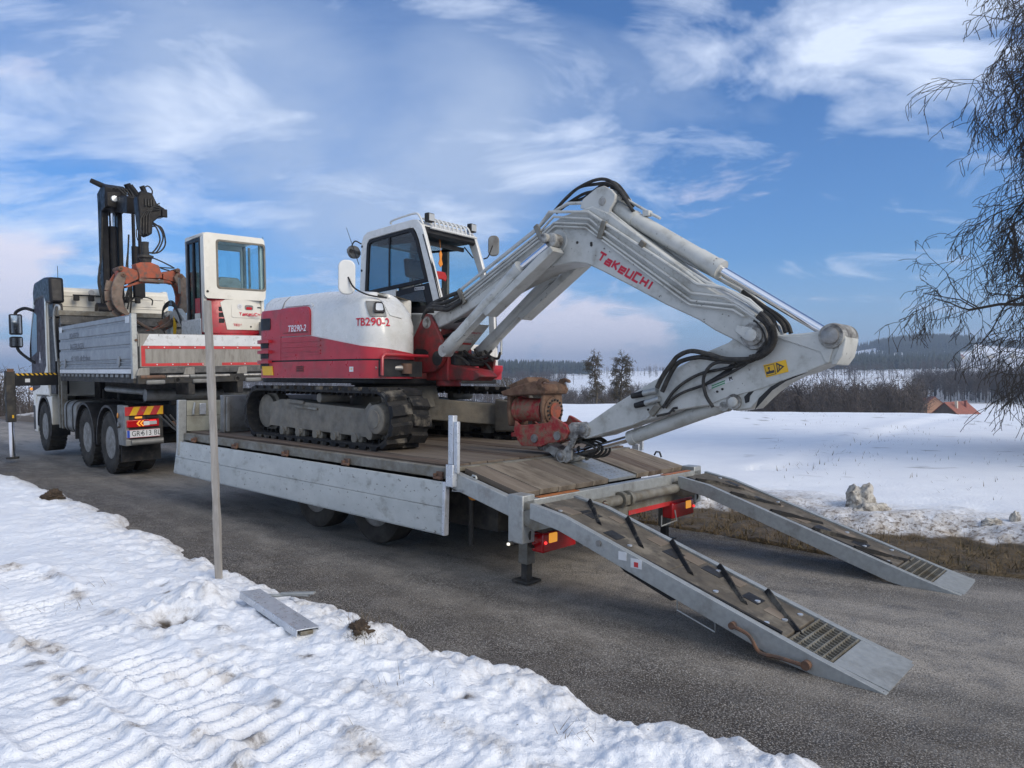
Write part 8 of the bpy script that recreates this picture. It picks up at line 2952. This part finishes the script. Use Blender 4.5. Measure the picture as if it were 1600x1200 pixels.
# door side (near): black frame, two panes
dr = BS().ring([(cx0 + .17, ZF + .55), (cx0 + .17, cz1 - .07), (cx1 - .08, cz1 - .07), (cx1 - .08, ZF + .55)], [(cx0 + .22, ZF + .62), (cx0 + .22, cz1 - .14), (cx1 - .13, cz1 - .14), (cx1 - .13, ZF + .62)], 1, y0s - .045, y0s + .004).obj('door_frame', 'black_gloss', se, bev=.01)
BS().box(cx0 + .46, cx0 + .52, y0s - .04, y0s + .006, ZF + .62, cz1 - .14).obj('door_post', 'black_gloss', dr, root=dr)
BS().box(cx0 + .22, cx1 - .13, y0s - .02, y0s - .015, ZF + .62, cz1 - .14).obj('door_pane', 'dark_glass', dr, root=dr)
BS().box(cx0 + .22, cx0 + .46, y0s - .03, y0s + .005, ZF + .62, ZF + 1.05).obj('door_lower_panel', 'cab_white', dr, root=dr)
BS().box(cx0 + .17, cx1 - .08, y1s + .02, y1s + .025, ZF + 1.1, cz1 - .14).obj('side_pane', 'clear_glass', se)
BS().box(cx0 + .60, cx0 + .62, y1s + .0, y1s + .04, ZF + 1.1, cz1 - .1).obj('window_bar', 'tank_grey', se)
BS().box(cx0 + .16, cx1 - .08, y1s, y1s + .05, ZF + .5, ZF + 1.1).obj('side_panel', 'cab_white', se, bev=.01)
fr2 = BS().ring([(y1s + .061, ZF + .5), (y1s + .061, cz1 - .061), (y0s - .061, cz1 - .061), (y0s - .061, ZF + .5)], [(y1s + .10, ZF + .95), (y1s + .10, cz1 - .16), (y0s - .55, cz1 - .16), (y0s - .55, ZF + .95)], 0, cx1 - .06, cx1 - .01).obj('front_frame', 'cab_white', se, bev=.01)
BS().box(cx1 - .04, cx1 - .035, y1s + .10, y0s - .10, ZF + .95, cz1 - .16).obj('front_pane', 'clear_glass', se)
st = BS().prism([(-1.05, ZF + .9), (-1.02, ZF + 1.62), (-.94, ZF + 1.73), (-.60, ZF + 1.73), (-.52, ZF + 1.62), (-.48, ZF + .9)], 0, 1.08, 1.20).obj('seat_back', 'tank_grey', se, bev=.04, seg=3)
BS().box(1.12, 1.55, -1.02, -.50, ZF + .80, ZF + .95).obj('seat', 'tank_grey', se, bev=.04)
BS().cyl((cx0 + .1, y1s - .01, cz1 - .20), (cx0 + .1, y1s - .05, cz1 - .62), .006, n=5).obj('antenna', 'black', se)
BS().cyl((cx0 + .1, y1s - .02, cz1 - .62), (cx0 + .1, y1s - .02, cz1 + .05), .004, n=5).obj('antenna', 'black', se)
BS().cyl((cx0 - .01, y0s - .05, z1b + .10), (cx0 + .02, y0s - .05, z1b + .10), .022, n=8).obj('knob', 'black', se)
BS().box(1.85, 1.89, y0s + .02, y0s + .06, ZF + 1.45, ZF + 1.75).obj('door_mirror', 'tank_grey', se, bev=.01)
# its boom folded in front, showing through the open grapple
b = BS()
b.prism([(2.0, ZF + .45), (2.2, ZF + .95), (2.75, ZF + 1.25), (3.35, ZF + 1.12), (3.45, ZF + .98), (3.3, ZF + .92), (2.8, ZF + 1.05), (2.4, ZF + .80), (2.2, ZF + .45)], 1, -.52, -.40)
b.obj('boom', 'boom_white', se, bev=.015)
b = BS()
b.prism([(3.45, ZF + 1.22), (3.30, ZF + 1.24), (2.95, ZF + .30), (3.02, ZF + .18), (3.12, ZF + .24), (3.42, ZF + .95)], 1, -.52, -.42)
b.obj('dipper_arm', 'boom_white', se, bev=.015)
bk = BS().prism([(2.72, ZF + .92), (2.86, ZF + 1.10), (2.90, ZF + .70), (2.80, ZF + .58)], 1, -.395, -.385).obj('warning_label', 'yellow', se)
for k in range(4):
    BS().tube(smooth_path([(2.3, -.38 + .01 * k, ZF + .85), (2.75, -.36, ZF + 1.28 + .03 * k), (3.3, -.36, ZF + 1.25 + .02 * k), (3.45, -.38, ZF + .95), (3.2, -.38, ZF + .6)], 6), .014, 6).obj('hydraulic_hose', 'hose', se)
BS().lathe([(0, .07), (.16, .07), (.17, .04), (.17, .001)], (3.38, -.54, ZF + 1.14), (0, 1, 0), 18).obj('boom_pin', 'greasy_white', se)

# ================================================================== LOOSE THINGS
# wooden marker stake in the verge
(sx0, sy0), = [(-2.122,5.122)]
stk = MB()
base = np.array((sx0, sy0, -.15))
topp = [(-2.186,2.105)][0]
sb = bpy.data.meshes
P0 = np.array((sx0, sy0, .05))
vs, n_ = [], 14
q = np.random.RandomState(4)
tx, tz = topp
for i in range(n_ + 1):
    t = i / n_
    z = -.12 + (tz + .12) * t
    x = sx0 + (tx - sx0) * t + .006 * math.sin(3 * t)
    y = sy0 + .0 * t
    w = .0215 + q.randn() * .0011
    for a, c in ((-1, -1), (-.6, -1.15), (1, -1), (1, 1), (-1, 1)):
        vs.append((x + a * w + q.randn() * .0008, y + c * w * .8, z))
fs = []
for i in range(n_):
    for c in range(5):
        c2 = (c + 1) % 5
        fs.append((i * 5 + c, i * 5 + c2, (i + 1) * 5 + c2, (i + 1) * 5 + c))
fs += [tuple(range(4, -1, -1)), tuple(n_ * 5 + c for c in range(5))]
o = MB().add(vs, fs).obj('marker_stake', 'stake_wood', None)
tag(o, 'tall weathered wooden stake standing in the snow verge before the trailer', 'stake')

# galvanized channel lying on the snow
c0, c1, c2_ = [(-1.771,4.583),(-1.202,3.916),(-1.163,4.068)]
c3 = [(-1.681,4.609)][0]
ax_ = unit(np.array((c1[0] - c0[0], c1[1] - c0[1], 0)))
Lp = math.hypot(c1[0] - c0[0], c1[1] - c0[1])
sd = np.array((-ax_[1], ax_[0], 0))
if sd[1] < 0:
    sd = -sd
FP = Matrix(((ax_[0], sd[0], 0, c0[0]), (ax_[1], sd[1], 0, c0[1]), (0, 0, 1, .145), (0, 0, 0, 1)))
FP = FP @ Matrix.Rotation(math.radians(1.5), 4, 'Y') @ Matrix.Rotation(math.radians(-4), 4, 'X')
sup = thing('metal_channel', 'short galvanized steel channel with bracket lying on the snow verge', 'metal channel', FP)
W_ = .135
prof = [(0, -.022), (0, .022), (W_, .022), (W_, -.022), (W_ - .006, -.022), (W_ - .006, .016), (.006, .016), (.006, -.022)]
b = MB(FP)
b.prism(prof, 0, 0, Lp)
b.obj('channel', 'galv_bright', sup, bev=.002)
b = MB(FP)
b.box(.04, Lp - .012, .03, W_ - .03, -.018, .004)
b.obj('inner_rail', 'galv_dirty', sup, bev=.003)
b = MB(FP)
b.tube([(.10, W_ + .01, .0), (.16, W_ + .05, .01), (.20, W_ + .12, .02), (.30, W_ + .20, .03)], .012, 8)
b.beam((.16, W_ + .07, .02), (.34, W_ + .22, .05), .035, .012)
b.obj('handle', 'galv', sup, bev=.002)


def lump(name, label, cat, x, y, z, r, sc, m, seed, amp=.35, attr=None, tufts=0):
    n = 90
    th, ph = np.meshgrid(np.linspace(0, 2 * math.pi, n, endpoint=False), np.linspace(.02, math.pi - .02, n // 2), indexing='ij')
    X, Y, Z = np.sin(ph) * np.cos(th), np.sin(ph) * np.sin(th), np.cos(ph)
    nz = fbm(X * 1.7 + seed * 3.1, Y * 1.7 + Z * 2.3, 4, seed) + fbm(Z * 2.9 + 5, X * 2.9 - Y, 3, seed + 3) * .7 + fbm(X * 9 + seed, Y * 9 + Z * 7, 4, seed + 7, .6) * .35
    R = r * (1 + amp * 2 * nz)
    V = np.stack([X * R * sc[0], Y * R * sc[1], Z * R * sc[2]], -1).reshape(-1, 3)
    i, j = np.meshgrid(np.arange(n), np.arange(n // 2 - 1), indexing='ij')
    w = n // 2
    a = (i * w + j).ravel()
    b_ = (((i + 1) % n) * w + j).ravel()
    F = np.stack([a, a + 1, b_ + 1, b_], 1)
    o = np_mesh(name, V, F, m, attrs=attr and {k: np.full(len(V), v) if np.isscalar(v) else v for k, v in attr.items()})
    o.location = (x, y, z)
    tag(o, label, cat)
    return o


M['soil'] = mat('soil', (.035, .025, .018), .95, c2=(.075, .052, .034), nsc=30, bump=.01, bsc=60, rvar=0)
M['dirty_ice'] = mat('dirty_ice', (.46, .44, .40), .6, c2=(.30, .28, .245), nsc=9, dirt=(.075, .062, .05), dsc=14, dr=(.50, .62), bump=.01, bsc=30, rvar=.1)
(x, y), = [(3.626,7.431)]
lump('snow_lump', 'large dirty ice block standing in the plowed snow beyond the far ramp', 'snow lump', x, y, .16, .17, (1.0, .8, 1.25), 'dirty_ice', 3, .30)
(x, y), = [(3.639,7.219)]
lump('snow_lump', 'low rounded ice block leaning against the large dirty block', 'snow lump', x, y, .12, .15, (1.4, .8, .8), 'dirty_ice', 5, .30)
(x, y), = [(4.372,6.503)]
lump('snow_lump', 'small greyish brown ice clod near the right edge of the photo', 'snow lump', x, y, .16, .055, (1.6, 1, .9), 'dirty_ice', 8, .3)
(x, y), = [(4.620,6.548)]
lump('snow_lump', 'small upright pale ice lump at the right edge of the photo', 'snow lump', x, y, .17, .05, (.9, .8, 1.7), 'dirty_ice', 9, .3)
(x, y), = [(-0.842,3.864)]
a = lump('soil_clod', 'dark clod of soil and roots on the snow right of the metal channel', 'soil clod', x, y + .05, .13, .052, (1.25, .8, .95), 'soil', 13, .6)
V, F = slivers(60, x + q.randn(60) * .05, y + q.randn(60) * .03, np.full(60, .12), .07, .0016, 1.8, 3)
t_ = np_mesh('roots', V - np.array((x, y + .05, .13)), F, 'grass_dead', smooth=False)
t_.parent = a
t_['kind'] = 'stuff'
(x, y), = [(-5.683,8.785)]
lump('soil_clod', 'brown clod of soil on the snow verge at far left', 'soil clod', x, y, .12, .10, (1.2, .8, .7), 'soil', 17, .6)

# ---- buildings in the valley
def house(name, label, cat, px, r, w, d, hwall, hroof, rot, wallm, roofm, z=None, chim=0, eav=.4, windows=0):
    x, y = px_world(px, r)
    zg = float(ground_z(x, y)) - .4 if z is None else z
    mw = Matrix.Translation((x, y, zg)) @ Matrix.Rotation(rot, 4, 'Z')
    t = thing(name, label, cat, mw)
    b = MB(mw)
    b.prism([(-d / 2, 0), (d / 2, 0), (d / 2, hwall), (0, hwall + hroof), (-d / 2, hwall)], 0, -w / 2, w / 2)
    b.obj('wall', wallm, t, smooth=False)
    sl = hroof / (d / 2)
    for s in (-1, 1):
        b = MB(mw)
        e_ = d / 2 + eav
        b.prism([(0, hwall + hroof + .02), (s * e_, hwall + hroof - sl * e_ + .02), (s * e_, hwall + hroof - sl * e_ + .22), (0, hwall + hroof + .24)], 0, -w / 2 - eav, w / 2 + eav)
        rf_ = b.obj('roof', roofm, t, smooth=False)
    for k in range(chim):
        b = MB(mw)
        cx = -w / 4 + k * w / 2.2
        b.box(cx - .3, cx + .3, -d / 6 - .3, -d / 6 + .3, hwall + hroof * .3, hwall + hroof + .5)
        b.obj('chimney', 'roof_tile' if k else 'house_wall', t, smooth=False)
    for k in range(windows):
        b = MB(mw)
        cx = -w / 2 + w * (k + .5) / windows
        b.box(cx - .4, cx + .4, -d / 2 - .03, -d / 2 - .01, hwall * .35, hwall * .75)
        b.obj('window', 'black', t, smooth=False)
    return t


house('barn', 'dark timber barn with steep orange tiled roof standing behind the snow crest', 'barn', 1492, 226, 12.5, 9.5, 2.6, 4.4, math.radians(36), 'barn_wall', 'roof_tile', chim=2, z=float(ground_z(*px_world(1492, 226))) + .4)
house('farm_shed', 'long low shed with dull red roof left of the barn', 'shed', 1400, 236, 11.5, 6, 2.0, 2.0, math.radians(-20), 'house_wall', 'roof_tile')
house('farmhouse', 'small farmhouse with pale orange gable wall among the bare trees', 'house', 1457, 330, 8, 7.5, 4.0, 3.2, math.radians(70), 'orange_wall', 'roof_tile', windows=2)
house('farmhouse', 'red roofed farmhouse half hidden in the wood left of the orange gable', 'house', 1429, 335, 9, 7, 3.4, 3.0, math.radians(10), 'house_wall', 'roof_tile', windows=3)
M['snow_roof'] = mat('snow_roof', (.55, .58, .62), .8, c2=(.30, .31, .33), nsc=.5, rvar=0)
for k, (px, w, lb) in enumerate(((1236, 9, 'grey shed with snow-dusted roof behind the crest, left of three'), (1276, 9, 'grey shed with snow-dusted roof behind the crest, middle of three'), (1313, 8, 'grey shed with snow-dusted roof behind the crest, right of three'))):
    house('shed', lb, 'shed', px, 132 + k * 2, w * .62, 5, 2.3, 1.3, math.radians(-14 + 6 * k), 'barn_wall', 'snow_roof', windows=3)
q = np.random.RandomState(8)
for k in range(8):
    px = (1345, 1362, 1328, 1385, 1500, 1545, 1470, 1580)[k]
    r = (2350, 2450, 2300, 2600, 1500, 1520, 1480, 1560)[k]
    house('far_house', ('pale house on the distant right hillside, %s' % ('farthest left', 'with snowy roof beside its neighbour', 'at the foot of the field', 'near the dark wood', 'on the white field edge', 'far right of the white field', 'just right of the dark wood', 'behind the hanging branches')[k]), 'house', px, r, 16, 11, 5, 4, q.rand() * 3, 'house_wall', 'snow_roof' if k % 2 else 'roof_tile')
for px, r, hgt, lb in ((1449, 205, 8.2, 'leaning wooden utility pole left of the barn'), (1569, 300, 8.0, 'thin utility pole on the white field right of the barn')):
    x, y = px_world(px, r)
    zg = float(ground_z(x, y))
    t = thing('utility_pole', lb, 'pole', Matrix.Translation((x, y, zg - .3)))
    MB(Matrix.Translation((x, y, zg - .3))).cyl((0, 0, 0), (-.35, 0, hgt), .16, .11, n=8).obj('pole', 'barn_wall', t)
    MB(Matrix.Translation((x, y, zg - .3))).box(-1.1, .5, -.05, .05, hgt - .7, hgt - .55).obj('cross_arm', 'barn_wall', t)
for px, r, sc_, lb, seed in ((1567, 235, 1.0, 'round olive bush right of the barn roof', 3), (1612, 200, 1.25, 'tall dark bush at the right edge above the crest', 5)):
    x, y = px_world(px, r)
    zg = float(ground_z(x, y))
    rng = np.random.RandomState(seed)
    segs = []
    for k in range(1500):
        v = unit(rng.randn(3) * np.array((1, 1, .8)))
        v[2] = abs(v[2]) if rng.rand() < .8 else v[2]
        c = np.array((0, 0, 1.9)) * sc_ + v * np.array((2.3, 2.3, 2.1)) * sc_ * rng.rand() ** .4
        d_ = unit(v + rng.randn(3) * .7) * .5
        segs.append((c, c + d_, .035, .008))
    t = thing('bush', lb, 'bush', Matrix.Translation((x, y, zg - .2)))
    V, F = seg_tubes(segs, 3)
    o = np_mesh('foliage', V, F, 'bush', smooth=False)
    o.parent = t
    V, F = seg_tubes([((0, 0, 0), (rng.randn() * .5, rng.randn() * .5, 2.0 * sc_), .09, .04) for _ in range(6)], 5)
    o = np_mesh('stem', V, F, 'bark')
    o.parent = t
